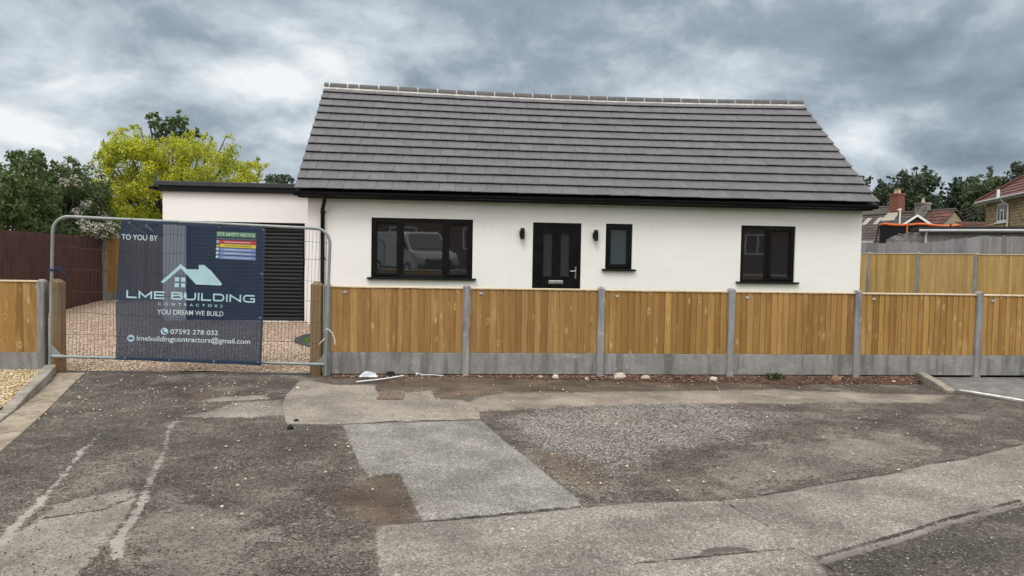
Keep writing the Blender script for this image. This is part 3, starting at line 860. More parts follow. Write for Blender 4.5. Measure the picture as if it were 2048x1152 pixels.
# gravel verge left of the kerb
vp = [(-9, .0), (-3.62, .0), (-3.50, -.30), (-3.15, -1.62), (-3.02, -2.1), (-9, -2.1)]
v = MB(); v.add([(x, y, .035 + max(0, (y + 2.1)) * .035) for x, y in vp], [tuple(range(len(vp)))[::-1]])
structure('gravel_verge', v, M['pebble_yel'])
rg = np.random.default_rng(9)
Q = rg.uniform((-6.2, -2.05), (-3.1, -.05), (7000, 2)); Q = Q[(Q[:, 0] < -3.62 + (-Q[:, 1]) * .30)]
link('verge_gravel', pebbles(np.column_stack([Q, .035 + (Q[:, 1] + 2.1) * .035]), .020, rg.random(len(Q)), 6), M['pebble_yel'], kind='stuff', label='yellow gravel strip below the left fence panel')
pv = MB(); pv.add([(-9, -2.1, .060), (-3.04, -2.1, .060), (-2.75, -3.15, .034), (-2.50, -4.05, .032), (-2.06, -5.4, .030), (-1.56, -7.0, .028), (-1.3, -8.0, .02), (-9, -8, .02)], [(0, 1, 2, 3, 4, 5, 6, 7)])
pv.f[-1] = pv.f[-1][::-1]
structure('pavement', pv, M['flag'])
# right-hand footway, grey tarmac
fw = MB()
FWP = [(8.72, -.02, .035), (8.62, -.55, .022), (8.58, -1.0, .012), (8.90, -1.82, .010), (9.6, -3.1, .010), (14, -3.1, .012), (14, -.02, .03)]
fw.add(FWP, [(0, 1, 2, 3, 4, 5, 6)])
fw.add(FWP + [(x, y, -.12) for x, y, z in FWP], [(i, i + 7, (i + 1) % 7 + 7, (i + 1) % 7) for i in range(7)])
structure('footway', fw, plain('grey_footway_tarmac', (.15, .146, .14), .9, .2, var=.25, sc=5, bump=.5))
wl = MB()
def ribbon(mb, pts, w, z):
    for (a, b) in zip(pts[:-1], pts[1:]):
        a = Vector((*a, z)); b = Vector((*b, z)); d = (b - a).normalized(); n = Vector((-d.y, d.x, 0)) * w
        mb.add([a - n, b - n, b + n, a + n], [(0, 1, 2, 3)])
ribbon(wl, [(8.67, -.95), (8.985, -1.70), (9.12, -1.98), (9.72, -3.05)], .05, .0175)
structure('white_line', wl, M['linepaint'])

# ------------------------------------------------------------------ bungalow
WY = 4.392
HX0, HX1 = -1.055, 10.304
GZ0 = .30
EY, EZ, RY, RZ = 4.0, 2.938, 7.47, 5.645
RX0, RX1 = -1.235, 10.42
house = thing('house', 'white rendered bungalow with black windows and door under a long grey tiled roof', 'house', (4.6, WY, GZ0))
def sheet_wall(mb, x0, x1, z0, z1, y, holes, depth):
    xs = sorted({x0, x1, *[h[0] for h in holes], *[h[1] for h in holes]})
    zs = sorted({z0, z1, *[h[2] for h in holes], *[h[3] for h in holes]})
    for xa, xb in zip(xs[:-1], xs[1:]):
        for za, zb in zip(zs[:-1], zs[1:]):
            cx, cz = (xa + xb) / 2, (za + zb) / 2
            if any(h[0] < cx < h[1] and h[2] < cz < h[3] for h in holes):
                continue
            mb.quad((xa, y, za), (xb, y, za), (xb, y, zb), (xa, y, zb))
    for a, b, c, d in holes:
        mb.quad((a, y, c), (a, y, d), (a, y + depth, d), (a, y + depth, c))
        mb.quad((b, y, d), (b, y, c), (b, y + depth, c), (b, y + depth, d))
        mb.quad((a, y, d), (b, y, d), (b, y + depth, d), (a, y + depth, d))
        mb.quad((b, y, c), (a, y, c), (a, y + depth, c), (b, y + depth, c))
H_W1 = (.172, 2.172, 1.262, 2.448)
H_DR = (3.378, 4.366, .36, 2.420)
H_SM = (4.866, 5.418, 1.50, 2.426)
H_W2 = (7.702, 8.870, 1.282, 2.450)
wall = MB()
ZT = 2.86
sheet_wall(wall, HX0, HX1, GZ0 - .1, ZT, WY, [H_W1, H_DR, H_SM, H_W2], .09)
BY = 10.55
mid = (WY + BY) / 2
for x, sgn in ((HX0, 1), (HX1, -1)):
    vs = [(x, WY, GZ0 - .1), (x, BY, GZ0 - .1), (x, BY, ZT), (x, mid, 5.50), (x, WY, ZT)]
    wall.add(vs, [(0, 4, 3, 2, 1) if sgn > 0 else (0, 1, 2, 3, 4)])
wall.quad((HX1, BY, GZ0 - .1), (HX0, BY, GZ0 - .1), (HX0, BY, ZT), (HX1, BY, ZT))
wall_o = wall.build('wall', M['render'], house)
pl_ = MB(); pl_.box(HX0 + .012, HX1 - .012, WY + .012, WY + .3, GZ0 - .25, GZ0 - .103)
pl_.build('plinth', M['brickdark'], house)

# roof: thirteen courses of flat interlocking tiles, half bond
def tiled_slope(mb, x0, x1, E, Rg, courses, tw, seed, th=.054, lap=.075, tintvar=.5, sag=0.0):
    rd = random.Random(seed)
    ey, ez = E; ry, rz = Rg
    L = math.hypot(ry - ey, rz - ez); uy, uz = (ry - ey) / L, (rz - ez) / L
    ny, nz = -uz * (1 if uy > 0 else -1), abs(uy)
    g = L / courses
    def P(x, s, h):
        return (x, ey + uy * s + ny * h, ez + uz * s + nz * h - sag * max(0, s / L) * math.sin(math.pi * min(1, max(0, (x - x0) / (x1 - x0)))))
    for i in range(courses):
        off = (i % 2) * tw / 2
        x = x0 - tw + off
        while x < x1 - .001:
            a, b = max(x, x0), min(x + tw, x1)
            x += tw
            if b - a < .01: continue
            gap = .0018 * (1 if th > .03 else 1)
            a2, b2 = a + (gap if a > x0 else 0), b - (gap if b < x1 else 0)
            j = rd.uniform(-.0022, .0022); jl = rd.uniform(-.004, .004); jr = rd.uniform(-.0016, .0016)
            s0 = i * g - .02 + jl; s1 = min((i + 1) * g + lap, L + .01)
            h0, h1 = th + j, .002
            bev = .016
            # profile across: gently rolled at the right-hand interlock
            xs = [a2, a2 + .012, b2 - .05, b2 - .02, b2] if b2 - a2 > .12 else [a2, b2]
            hs = [-.004, 0, .0005, .0022, -.0015] if len(xs) == 5 else [0, 0]
            vs = []
            for xx, hh in zip(xs, hs):
                jj = jr * (xx - a2) / max(b2 - a2, .01)
                vs += [P(xx, s0 + .075, h0 - .052), P(xx, s0 + .001, h0 + hh - .010 + jj), P(xx, s0 + .008, h0 + hh + jj), P(xx, s1, h1 + hh)]
            n = len(xs); fs = []
            for k in range(n - 1):
                o = k * 4; q = o + 4
                fs += [(o, q, q + 1, o + 1), (o + 1, q + 1, q + 2, o + 2), (o + 2, q + 2, q + 3, o + 3)]
            fs += [(0, 1, 2, 3), ((n - 1) * 4 + 3, (n - 1) * 4 + 2, (n - 1) * 4 + 1, (n - 1) * 4)]
            mb.add(vs, fs, min(1, max(0, rd.gauss(.5, .26 * tintvar / .5))))
SAG = .085
def sagz(x): return -SAG * math.sin(math.pi * min(1, max(0, (x - RX0) / (RX1 - RX0))))
roof = MB()
tiled_slope(roof, RX0, RX1, (EY, EZ), (RY, RZ), 13, .304, 4, tintvar=.42, sag=SAG)
tiled_slope(roof, RX0, RX1, (2 * RY - EY, EZ), (RY, RZ), 13, .304, 5, tintvar=.42, sag=SAG)
roof_o = roof.build('roof', M['tile'], house)
deck = MB()
deck.prism_yz([(EY + .06, EZ - .03), (RY, RZ - .125), (2 * RY - EY - .06, EZ - .03), (2 * RY - EY - .06, EZ - .07), (RY, RZ - .17), (EY + .06, EZ - .07)], RX0 + .012, RX1 - .012)
deck.build('roof_deck', M['blackmat'], roof_o)
# mortared ridge
rdg = MB(); mort = MB()
rr = random.Random(7)
x = RX0 - .01; rad = .118
def halfround(mb, xa, xb, za, rad, zb=None, seg=10, tint=.5, tilt=0.0):
    zb = za if zb is None else zb
    vs = []; fs = []
    for xx, zz, k in ((xa, za, 1.0), (xb, zb, 1.0)):
        for s in range(seg + 1):
            t = math.pi * (s / seg) * 1.16 - math.pi * .08
            vs.append((xx, RY - math.cos(t) * rad * 1.05, zz + math.sin(t) * rad))
    n = seg + 1
    for s in range(seg):
        fs.append((s, s + 1, n + s + 1, n + s))
    fs += [tuple(range(n))[::-1], tuple(range(n, 2 * n))]
    mb.add(vs, fs, tint, False)
lens = [.13, .42, .26, .46]
i = 0
while x < RX1 - .02:
    L = lens[i] if i < len(lens) else .455 + rr.uniform(-.006, .006)
    xe = min(x + L, RX1 + .01)
    if RX1 - xe < .15: xe = RX1 + .01
    z = RZ - .036 + rr.uniform(-.004, .004) + sagz((x + xe) / 2)
    halfround(rdg, x + .010, xe - .010, z + sagz(x) - sagz((x + xe) / 2), rad, z + sagz(xe) - sagz((x + xe) / 2) + rr.uniform(-.003, .003), tint=rr.random())
    if xe < RX1 - .02:
        halfround(mort, xe - .016, xe + .016, z, rad * .99)
    x = xe; i += 1
ro = rdg.build('ridge', M['ridge'], roof_o)
# bedding mortar along both sides of the ridge, ragged lower edge
for side in (-1, 1):
    n = 150; vs = []; fs = []
    for k in range(n + 1):
        xx = RX0 + (RX1 - RX0) * k / n
        drop = .115 + .02 * rr.random() + (.05 * rr.random() if rr.random() < .12 else 0)
        zz = RZ - .036 + sagz(xx)
        vs += [(xx, RY + side * rad * .80, zz + .045), (xx, RY + side * (rad * 1.10), zz - .022), (xx, RY + side * (rad + drop * .45), zz - .058 - (drop - .115) * .8)]
    for k in range(n):
        o = k * 3
        for q in (0, 1):
            f = (o + q, o + q + 3, o + q + 4, o + q + 1)
            fs.append(f if side < 0 else f[::-1])
    mort.add(vs, fs)
mort.build('ridge_mortar', M['mortar'], roof_o)
# bargeboards, fascia, soffit, gutter
trim = MB()
trim.box(RX0 + .045, RX1 - .045, EY + .145, EY + .165, 2.795, 2.925)
trim.build('fascia', M['black'], house, bevel=.004)
sof = MB(); sof.box(RX0 + .047, RX1 - .047, EY + .168, WY - .003, 2.797, 2.815)
sof.build('soffit', M['blackmat'], house)
for xx in (RX0 + .02, RX1 - .04):
    for s in (1, -1):
        barge = MB()
        def yy(v): return v if s > 0 else 2 * RY - v
        barge.prism_yz([(yy(EY + .17), 2.80), (yy(EY + .05), EZ - .065), (RY, RZ - .125), (RY, RZ - .30), (yy(EY + .30), 2.80)], xx, xx + .02)
        barge.build('bargeboard', M['black'], house)
gut = MB()
gc = (EY + .083, 2.872); n = 9; prof = []
for k in range(n + 1):
    t = math.pi * k / n
    prof.append((gc[0] - math.cos(t) * .058, gc[1] - math.sin(t) * .055))
inner = [(gc[0] - math.cos(math.pi * k / n) * .053, gc[1] + .002 - math.sin(math.pi * k / n) * .050) for k in range(n + 1)][::-1]
gut.prism_yz([(prof[0][0], prof[0][1] + .012)] + prof + [(prof[-1][0], prof[-1][1] + .012)] + inner, RX0 - .03, RX1 + .02)
for k in range(8):
    xx = RX0 + .4 + k * 1.52
    gut.prism_yz([(gc[0] - math.cos(math.pi * q / 8) * .064, gc[1] - math.sin(math.pi * q / 8) * .061) for q in range(9)] + [(gc[0] + .055, gc[1] + .01), (gc[0] - .055, gc[1] + .01)], xx, xx + (.16 if k in (4,) else .03))
gut.build('gutter', M['black'], house)
dp = MB()
dx0, dx1 = -.69, -.762
dp.tube([(dx0, EY + .083, 2.82), (dx0, EY + .083, 2.755), (dx0 - .01, EY + .12, 2.71), (dx1, WY - .075, 2.58), (dx1, WY - .055, 2.53), (dx1, WY - .055, .32)], .039, 12)
for z in (2.5, 1.6, .8):
    dp.tube([(dx1, WY - .055, z), (dx1, WY - .055, z + .05)], .045, 12)
    dp.box(dx1 - .05, dx1 + .05, WY - .02, WY - .001, z + .005, z + .045)
dp.build('downpipe', M['black'], house)

def frame_ring(mb, x0, x1, z0, z1, y0, y1, w, wb=None):
    wb = w if wb is None else wb
    mb.box(x0, x0 + w, y0, y1, z0, z1); mb.box(x1 - w, x1, y0, y1, z0, z1)
    mb.box(x0 + w, x1 - w, y0, y1, z1 - w, z1); mb.box(x0 + w, x1 - w, y0, y1, z0, z0 + wb)
def sloped_pane(mb, x0, x1, z0, z1, y, tilt=.0):
    mb.box(x0, x1, y, y + .012, z0, z1, mat=Matrix.Translation((0, y, z0)) @ Matrix.Rotation(tilt, 4, 'X') @ Matrix.Translation((0, -y, -z0)))
def window(hole, mulls, casements, sill, glassmat, label=None):
    a, b, c, d = hole
    yf = WY + .035
    f = MB()
    frame_ring(f, a, b, c, d, yf, yf + .06, .055)
    for x in mulls:
        f.box(x - .033, x + .033, yf + .001, yf + .059, c + .055, d - .055)
    o = f.build('window', M['black'], house, bevel=.006)
    xs = [a + .055] + sum([[x - .033, x + .033] for x in mulls], []) + [b - .055]
    for k in range(len(xs) // 2):
        xa, xb = xs[2 * k], xs[2 * k + 1]; za, zb = c + .055, d - .055
        if k in casements:
            s = MB(); frame_ring(s, xa - .012, xb + .012, za - .012, zb + .012, yf - .016, yf - .001, .052)
            frame_ring(s, xa + .036, xb - .036, za + .036, zb - .036, yf - .006, yf + .02, .02)
            s.build('casement', M['black'], o, bevel=.005)
            xa += .05; xb -= .05; za += .05; zb -= .05
        else:
            s = MB(); frame_ring(s, xa - .002, xb + .002, za - .002, zb + .002, yf + .004, yf + .03, .018)
            s.build('glazing_bead', M['black'], o)
            xa += .012; xb -= .012; za += .012; zb -= .012
        g = MB(); sloped_pane(g, xa, xb, za, zb, yf + .028, .006)
        g.build('pane', glassmat, o)
    s = MB()
    x0, x1, z0, z1 = sill
    s.prism_yz([(WY - .075, z0), (WY - .075, z1 - .012), (WY - .06, z1 - .002), (WY + .034, z1 + .006), (WY + .034, z0 - .0)], x0, x1)
    s.build('sill', M['black'], o, bevel=.004)
    return o
window(H_W1, [.757, 1.617], {0, 2}, (.098, 2.246, 1.236, 1.272), M['glass'])
window(H_SM, [], {0}, (4.796, 5.492, 1.474, 1.508), M['obscure'])
window(H_W2, [8.285], {1}, (7.612, 8.957, 1.258, 1.290), M['glass'])
# the pale reveal of a curtain inside the right-hand window is real cloth just behind nothing: left out; the door
a, b, c, d = H_DR
yf = WY + .03
f = MB()
f.box(a, a + .065, yf, yf + .06, c, d); f.box(b - .065, b, yf, yf + .06, c, d); f.box(a + .065, b - .065, yf, yf + .06, d - .065, d)
f.box(a + .065, b - .065, yf - .01, yf + .06, c - .02, c + .03)
do = f.build('door', M['black'], house, bevel=.006)
lf = MB()
xa, xb, za, zb = a + .068, b - .068, c + .032, d - .068
lights = [(3.598, 3.780, 1.335, 2.205), (3.950, 4.130, 1.335, 2.205)]
xs = sorted({xa, xb, *[l[0] for l in lights], *[l[1] for l in lights]}); zs = [za, 1.335, 2.205, zb]
yl = yf + .014
for p, q in zip(xs[:-1], xs[1:]):
    for r_, s_ in zip(zs[:-1], zs[1:]):
        cx, cz = (p + q) / 2, (r_ + s_) / 2
        if any(l[0] < cx < l[1] and l[2] < cz < l[3] for l in lights): continue
        lf.quad((p, yl, r_), (q, yl, r_), (q, yl, s_), (p, yl, s_))
for l in lights:
    frame_ring(lf, l[0] - .030, l[1] + .030, l[2] - .030, l[3] + .030, yl - .014, yl + .02, .032)
frame_ring(lf, 3.56, 4.17, .50, 1.10, yl - .006, yl + .002, .02)
lf.build('door_leaf', M['black'], do)
for l in lights:
    g = MB(); g.box(l[0], l[1], yl + .006, yl + .016, l[2], l[3]); g.build('glass_panel', M['doorglass'], do)
lb = MB(); lb.box(3.715, 4.015, yl - .020, yl - .001, 1.188, 1.258); lb.box(3.735, 3.995, yl - .026, yl - .0205, 1.200, 1.246)
lb.build('letterbox', M['steel'], do, bevel=.004)
hd = MB(); hd.box(4.252, 4.282, yl - .012, yl - .001, 1.30, 1.545); hd.tube([(4.267, yl - .012, 1.452), (4.267, yl - .05, 1.452), (4.25, yl - .056, 1.452), (4.15, yl - .056, 1.448)], .0105, 8)
hd.build('handle', M['steel'], do)
st = MB(); st.box(3.2, 4.55, WY - .6, WY - .002, .18, .34); st.build('doorstep', M['flag'], house, bevel=.01)
def wall_light(xc, zc):
    b_ = MB(); b_.box(xc - .045, xc + .005, WY - .03, WY - .0005, zc - .055, zc + .055)
    o = b_.build('wall_light', M['blackmat'], house)
    y = WY - .078; xc += .008
    s = MB(); s.tube([(xc, y, zc - .085), (xc, y, zc + .085)], .046, 18)
    s.tube([(xc, y, zc + .100), (xc, y, zc + .112)], .046, 18); s.tube([(xc, y, zc - .112), (xc, y, zc - .100)], .046, 18)
    for k in range(3):
        t = k * 2.1
        s.tube([(xc + .034 * math.cos(t), y + .034 * math.sin(t), zc - .11), (xc + .034 * math.cos(t), y + .034 * math.sin(t), zc + .11)], .004, 6)
    s.build('lamp_body', M['blackmat'], o)
    g = MB(); g.tube([(xc, y, zc - .1), (xc, y, zc + .1)], .036, 14); g.build('lamp_glass', M['obscure'], o)
wall_light(3.150, 2.185)
wall_light(4.640, 2.178)

# ------------------------------------------------------------------ garage
GY = 4.90
garage = thing('garage', 'flat-roofed white garage with black slatted roller door, joined to the left of the bungalow', 'garage', (-2.5, GY, .3))
gw = MB()
sheet_wall(gw, -3.97, HX0 - .004, .22, 2.95, GY, [(-3.53, -1.205, .335, 2.325)], .16)
gw.quad((-3.97, 10.5, .1), (-3.97, GY, .1), (-3.97, GY, 2.95), (-3.97, 10.5, 2.95))
gw.quad((HX0 - .004, 10.5, .1), (-3.97, 10.5, .1), (-3.97, 10.5, 2.95), (HX0 - .004, 10.5, 2.95))
gw.build('wall', M['render'], garage)
gr = MB()
gr.box(-4.09, HX0 - .19, GY - .14, 10.6, 3.012, 3.10)
go = gr.build('roof', M['anthra'], garage, bevel=.006)
gf = MB(); gf.box(-4.02, HX0 - .006, GY - .09, GY - .003, 2.905, 3.009); gf.build('fascia', M['black'], go, bevel=.004)
gg = MB(); gg.box(-4.20, -4.095, GY - .12, 10.55, 2.93, 3.0); gg.build('gutter', M['black'], go, bevel=.01)
gd_ = MB()
z = .345; k = 0
while z < 2.32:
    z1 = min(z + .0745, 2.324)
    gd_.prism_yz([(GY + .10, z), (GY + .083, z + .012), (GY + .079, z + .036), (GY + .086, z1 - .014), (GY + .102, z1 - .006), (GY + .13, z1 - .006), (GY + .13, z)], -3.49, -1.245)
    z += .0745
gdo = gd_.build('roller_door', M['slat'], garage)
gj = MB(); gj.box(-3.528, -3.488, GY + .03, GY + .14, .337, 2.323); gj.box(-1.247, -1.207, GY + .03, GY + .14, .337, 2.323); gj.box(-3.487, -1.248, GY + .02, GY + .075, 2.235, 2.322)
gj.build('door_guide', M['black'], gdo)
gs = MB(); gs.box(-3.60, HX0 - .01, GY - .12, GY + .3, .20, .325); gs.build('threshold', M['kerb'], garage, bevel=.012)

# ------------------------------------------------------------------ close-board fences on concrete posts
def concrete_post(mb, x, y, z0, z1, w=.098, d=.115):
    c = .012; a, b = x - w / 2, x + w / 2; y0, y1 = y - d / 2, y + d / 2
    ring = [(a + c, y0), (b - c, y0), (b, y0 + c), (b, y1 - c), (b - c, y1), (a + c, y1), (a, y1 - c), (a, y0 + c)]
    n = 8; vs = [(p, q, z0) for p, q in ring] + [(p, q, z1 - .028) for p, q in ring] + [(x + (p - x) * .45, y + (q - y) * .45, z1) for p, q in ring]
    fs = [tuple(range(7, -1, -1)), tuple(range(16, 24))]
    for L in (0, 8):
        fs += [(L + i, L + (i + 1) % n, L + 8 + (i + 1) % n, L + 8 + i) for i in range(n)]
    mb.add(vs, fs)
def board_panel(mb, x0, x1, y, z0, z1, seed, n=None, ragged=.004):
    """feather-edge boards, each thick on one side and lapped over the next"""
    rd = random.Random(seed)
    n = n or max(4, round((x1 - x0) / .0925))
    ws = [rd.uniform(.86, 1.14) for _ in range(n)]; s = sum(ws); x = x0
    base = rd.uniform(.35, .65)
    for k in range(n):
        w = ws[k] / s * (x1 - x0)
        a, b = x - .006, x + w + .012
        x += w
        b = min(b, x1); a = max(a, x0)
        ta, tb = .013, .005
        la, lb = y - .021, y - .0065
        zb = z0 + rd.uniform(0, ragged); zt = z1 - rd.uniform(0, ragged)
        t = min(1, max(0, rd.gauss(base, .25)))
        dzz = rd.uniform(-.002, .002); la += dzz; lb += dzz * .5
        mb.hexa([(a, la, zb), (b, lb, zb), (b, lb + tb, zb), (a, la + ta, zb), (a, la, zt), (b, lb, zt), (b, lb + tb, zt), (a, la + ta, zt)], t)
def fence_bay(parent, x0, x1, y, zg0, zg1, zt, seed, mat, tagcol=True, back=True):
    p = MB()
    board_panel(p, x0, x1, y, zg1 + .004, zt - .022, seed)
    if back:
        for zz in (zg1 + .06, (zg1 + zt) / 2, zt - .12):
            p.box(x0, x1, y + .014, y + .05, zz, zz + .07, .5)
    po = p.build('fence_panel', mat, parent)
    c = MB(); c.box(x0 - .002, x1 + .002, y - .031, y + .034, zt - .022, zt); c.build('capping', M['cap'], po, bevel=.004)
    if tagcol:
        rd = random.Random(seed * 7 + 1)
        tg = MB(); cx, cz = x0 + .16 + rd.uniform(-.02, .05), zt - .085 + rd.uniform(-.01, .01)
        ring = [(cx + .030 * math.cos(i * math.pi / 8), y - .0275, cz + .018 * math.sin(i * math.pi / 8)) for i in range(16)]
        ring2 = [(p_[0], y - .0245, p_[2]) for p_ in ring]
        tg.add(ring + ring2, [tuple(range(16))] + [((i + 1) % 16, i, i + 16, (i + 1) % 16 + 16) for i in range(16)])
        tg.build('label_tag', M['gutter'], po)
    g = MB(); g.box(x0 - .02, x1 + .02, y - .022, y + .022, zg0, zg1); g.build('gravel_board', M['gravelboard'], parent, bevel=.006)

PX = [0.01, 1.935, 3.855, 5.775, 7.70, 9.61, 11.53, 13.45]
ff = thing('garden_fence', 'new golden close-board fence with concrete posts and gravel boards in front of the bungalow', 'fence', (4.8, 0, 0))
for i, x in enumerate(PX):
    mb = MB(); concrete_post(mb, x, 0.0, -.25, 1.325 + (.004 if i % 2 else -.003))
    mb.build('concrete_post', M['conc'], ff)
for i in range(len(PX) - 1):
    fence_bay(ff, PX[i] + .052, PX[i + 1] - .052, .0, .062, .362, 1.288 - .002 * (i % 3), 100 + i, M['fence'])
fl = thing('garden_fence', 'golden close-board fence left of the left gatepost, above the yellow gravel', 'fence', (-4.8, 0, .1))
for x in (-3.735, -5.66, -7.585):
    mb = MB(); concrete_post(mb, x, 0.0, -.2, 1.322); mb.build('concrete_post', M['conc'], fl)
fence_bay(fl, -5.608, -3.787, .0, .04, .335, 1.306, 140, M['fence'], False)
fence_bay(fl, -7.533, -5.712, .0, .04, .335, 1.304, 141, M['fence'], False)

# wooden gateposts with weathered tops
def gatepost(name_label, x, y, w, z0, z1, seed):
    mb = MB(); h = w / 2; c = .008
    rd = random.Random(seed)
    ring = [(x - h + c, y - h), (x + h - c, y - h), (x + h, y - h + c), (x + h, y + h - c), (x + h - c, y + h), (x - h + c, y + h), (x - h, y + h - c), (x - h, y - h + c)]
    n = 8; tilt = rd.uniform(-.006, .006)
    vs = [(p, q, z0) for p, q in ring] + [(p + tilt, q, z1 - .045) for p, q in ring] + [(x + tilt + (p - x) * .42, y + (q - y) * .42, z1) for p, q in ring]
    fs = [tuple(range(7, -1, -1)), tuple(range(16, 24))]
    for L in (0, 8):
        fs += [(L + i, L + (i + 1) % n, L + 8 + (i + 1) % n, L + 8 + i) for i in range(n)]
    for k, f in enumerate(fs):
        mb.add([vs[i] for i in f], [tuple(range(len(f)))], .35 + .3 * ((k * 7) % 5) / 5)
    return mb.build('gatepost', M['postwood'], None, 0, label=name_label, cat='gatepost', group='wooden gateposts of the driveway')
gatepost('thick square wooden gatepost beside the left concrete post, blue rope at its top', -3.555, .03, .150, -.15, 1.325, 1)
gatepost('thick square wooden gatepost on the right of the drive, next to the first concrete post', -.142, .03, .150, -.15, 1.34, 2)

# ------------------------------------------------------------------ steel mesh panel across the gateway
TH = R(-1.62); HO = (-1.78, .238)
YF = -.135
def hf(u, v, y=0.0):
    return (HO[0] + u * math.cos(TH) - v * math.sin(TH), YF + y, HO[1] + u * math.sin(TH) + v * math.cos(TH))
heras = thing('temporary_fence_panel', 'galvanised round-topped steel mesh fence panel standing across the driveway entrance', 'fence panel', (-1.78, YF, .1))
fr = MB()
Wd, Ht, Rc = 1.795, 1.875, .20
pts = [hf(-Wd, -.13), hf(-Wd, Ht - Rc)]
for k in range(1, 9):
    t = math.pi - (math.pi / 2) * k / 8
    pts.append(hf(-Wd + Rc + Rc * math.cos(t), Ht - Rc + Rc * math.sin(t)))
for k in range(0, 9):
    t = math.pi / 2 - (math.pi / 2) * k / 8
    pts.append(hf(Wd - Rc + Rc * math.cos(t), Ht - Rc + Rc * math.sin(t)))
pts += [hf(Wd, -.13)]
# the right upright is kicked slightly outwards half way up
fr.tube(pts, .0205, 12)
fr.build('frame_tube', M['galv'], heras)
bt = MB(); bt.tube([hf(-Wd + .015, .02), hf(Wd - .015, .02)], .0195, 12)
for k in range(70):
    u = -Wd + .06 + k * (2 * Wd - .12) / 69
    bt.tube([hf(u - .004, .02), hf(u + .004, .02)], .0225, 10)
bt.build('bottom_rail', M['galv'], heras)
for s in (-1, 1):
    g = MB()
    g.add([hf(s * Wd, .02, -.012), hf(s * (Wd - .15), .02, -.012), hf(s * (Wd - .13), .05, -.012), hf(s * Wd, .19, -.012),
           hf(s * Wd, .02, .012), hf(s * (Wd - .15), .02, .012), hf(s * (Wd - .13), .05, .012), hf(s * Wd, .19, .012)],
          [(0, 1, 2, 3), (7, 6, 5, 4), (0, 4, 5, 1), (1, 5, 6, 2), (2, 6, 7, 3), (3, 7, 4, 0)])
    g.tube([hf(s * (Wd - .03), .02), hf(s * (Wd - .17), .02)], .026, 10)
    g.build('corner_gusset', M['galv'], heras)
wm = MB()
nv = 76
for k in range(nv):
    u = -Wd + .045 + k * (2 * Wd - .09) / (nv - 1)
    top = Ht
    if abs(u) > Wd - Rc:
        q = abs(u) - (Wd - Rc); top = Ht - Rc + math.sqrt(max(Rc * Rc - q * q, 0))
    top -= .0
    pp = [hf(u + .0035 * math.sin(k * 2.3 + j * 1.9), .03 + (top - .03) * j / 7, .001) for j in range(8)]
    wm.tube(pp, .0021, 4, caps=False)
for v in (.31, .60, .885, 1.17, 1.46, 1.70):
    pp = [hf(-Wd + 2 * Wd * j / 30, v + .006 * math.sin(j * .9 + v * 9) + (.012 * math.sin(j * .33 + v)), -.0035) for j in range(31)]
    wm.tube(pp, .0024, 4, caps=False)
wm.build('wire_mesh', M['wire'], heras)

# ------------------------------------------------------------------ banner on the mesh panel
TL, TR_, BR_, BL_ = (-2.632, 2.128), (-.779, 2.066), (-.828, .200), (-2.720, .272)
BYY = -.196
def ydisp(x, z):
    s = (x + 2.7) / 1.9; t = (z - .2) / 1.9
    return BYY - .011 * math.sin(s * 9.0 + t * 1.4) * (.3 + .7 * math.sin(max(0, min(1, t)) * math.pi)) - .009 * math.sin(t * 7.0 + s * 2) - .0035 * math.sin(s * 23 + t * 5) - .006 * math.sin((s + t * .8) * 17) * max(0, t - .55)
banner = thing('banner', 'navy see-through mesh banner with pale house logo, tied to the steel fence panel', 'banner', (-1.74, BYY, .2))
N = 56
bv = np.zeros((N + 1, N + 1, 3))
for i in range(N + 1):
    for j in range(N + 1):
        s, t = i / N, j / N
        x = (1 - s) * ((1 - t) * BL_[0] + t * TL[0]) + s * ((1 - t) * BR_[0] + t * TR_[0])
        z = (1 - s) * ((1 - t) * BL_[1] + t * TL[1]) + s * ((1 - t) * BR_[1] + t * TR_[1])
        x -= (1 - s) ** 3 * .022 * math.sin(min(1, (1 - t) / .9) * math.pi) ** 2 - (1 - s) * .006 * math.sin(t * 13)
        z += .006 * math.sin(s * math.pi * 3) ** 2 * (-1 if t > .5 else 1) * abs(2 * t - 1) ** 6
        bv[i, j] = (x, ydisp(x, z), z)
idx = np.arange((N + 1) ** 2).reshape(N + 1, N + 1)
Fq = np.stack([idx[:-1, :-1], idx[1:, :-1], idx[1:, 1:], idx[:-1, 1:]], -1).reshape(-1, 4)
cloth = link('cloth', fast_mesh('cloth', bv.reshape(-1, 3), Fq, None, True), M['banner'], banner)
# doubled hem round the edge
hm = MB()
def on(x, z, o):
    return (x, ydisp(x, z) - o, z)
def hem(i0, j0, i1, j1, w, n=40):
    a = [Vector(bv[round(i0 + (i1 - i0) * k / n), round(j0 + (j1 - j0) * k / n)]) for k in range(n + 1)]
    cen = Vector((-1.74, 0, 1.15))
    for p, q in zip(a[:-1], a[1:]):
        d = (q - p); 
        if d.length < 1e-6: continue
        nrm = Vector((-d.z, 0, d.x)).normalized()
        if nrm.dot(cen - p) < 0: nrm = -nrm
        p2, q2 = p + nrm * w, q + nrm * w
        f = [on(p.x, p.z, .0016), on(q.x, q.z, .0016), on(q2.x, q2.z, .0016), on(p2.x, p2.z, .0016)]
        hm.add(f, [(0, 1, 2, 3)])
hem(N, 0, N, N, .028); hem(0, N, N, N, .030); hem(0, 0, N, 0, .026)
hm.build('hem', M['ink_navy'], banner)
ey = [(-2.523, 2.095), (-1.945, 2.072), (-1.376, 2.052), (-.810, 2.035), (-.828, 1.44), (-.85, .845), (-.868, .245), (-1.45, .255), (-2.023, .272), (-2.593, .292), (-2.69, 1.057)]
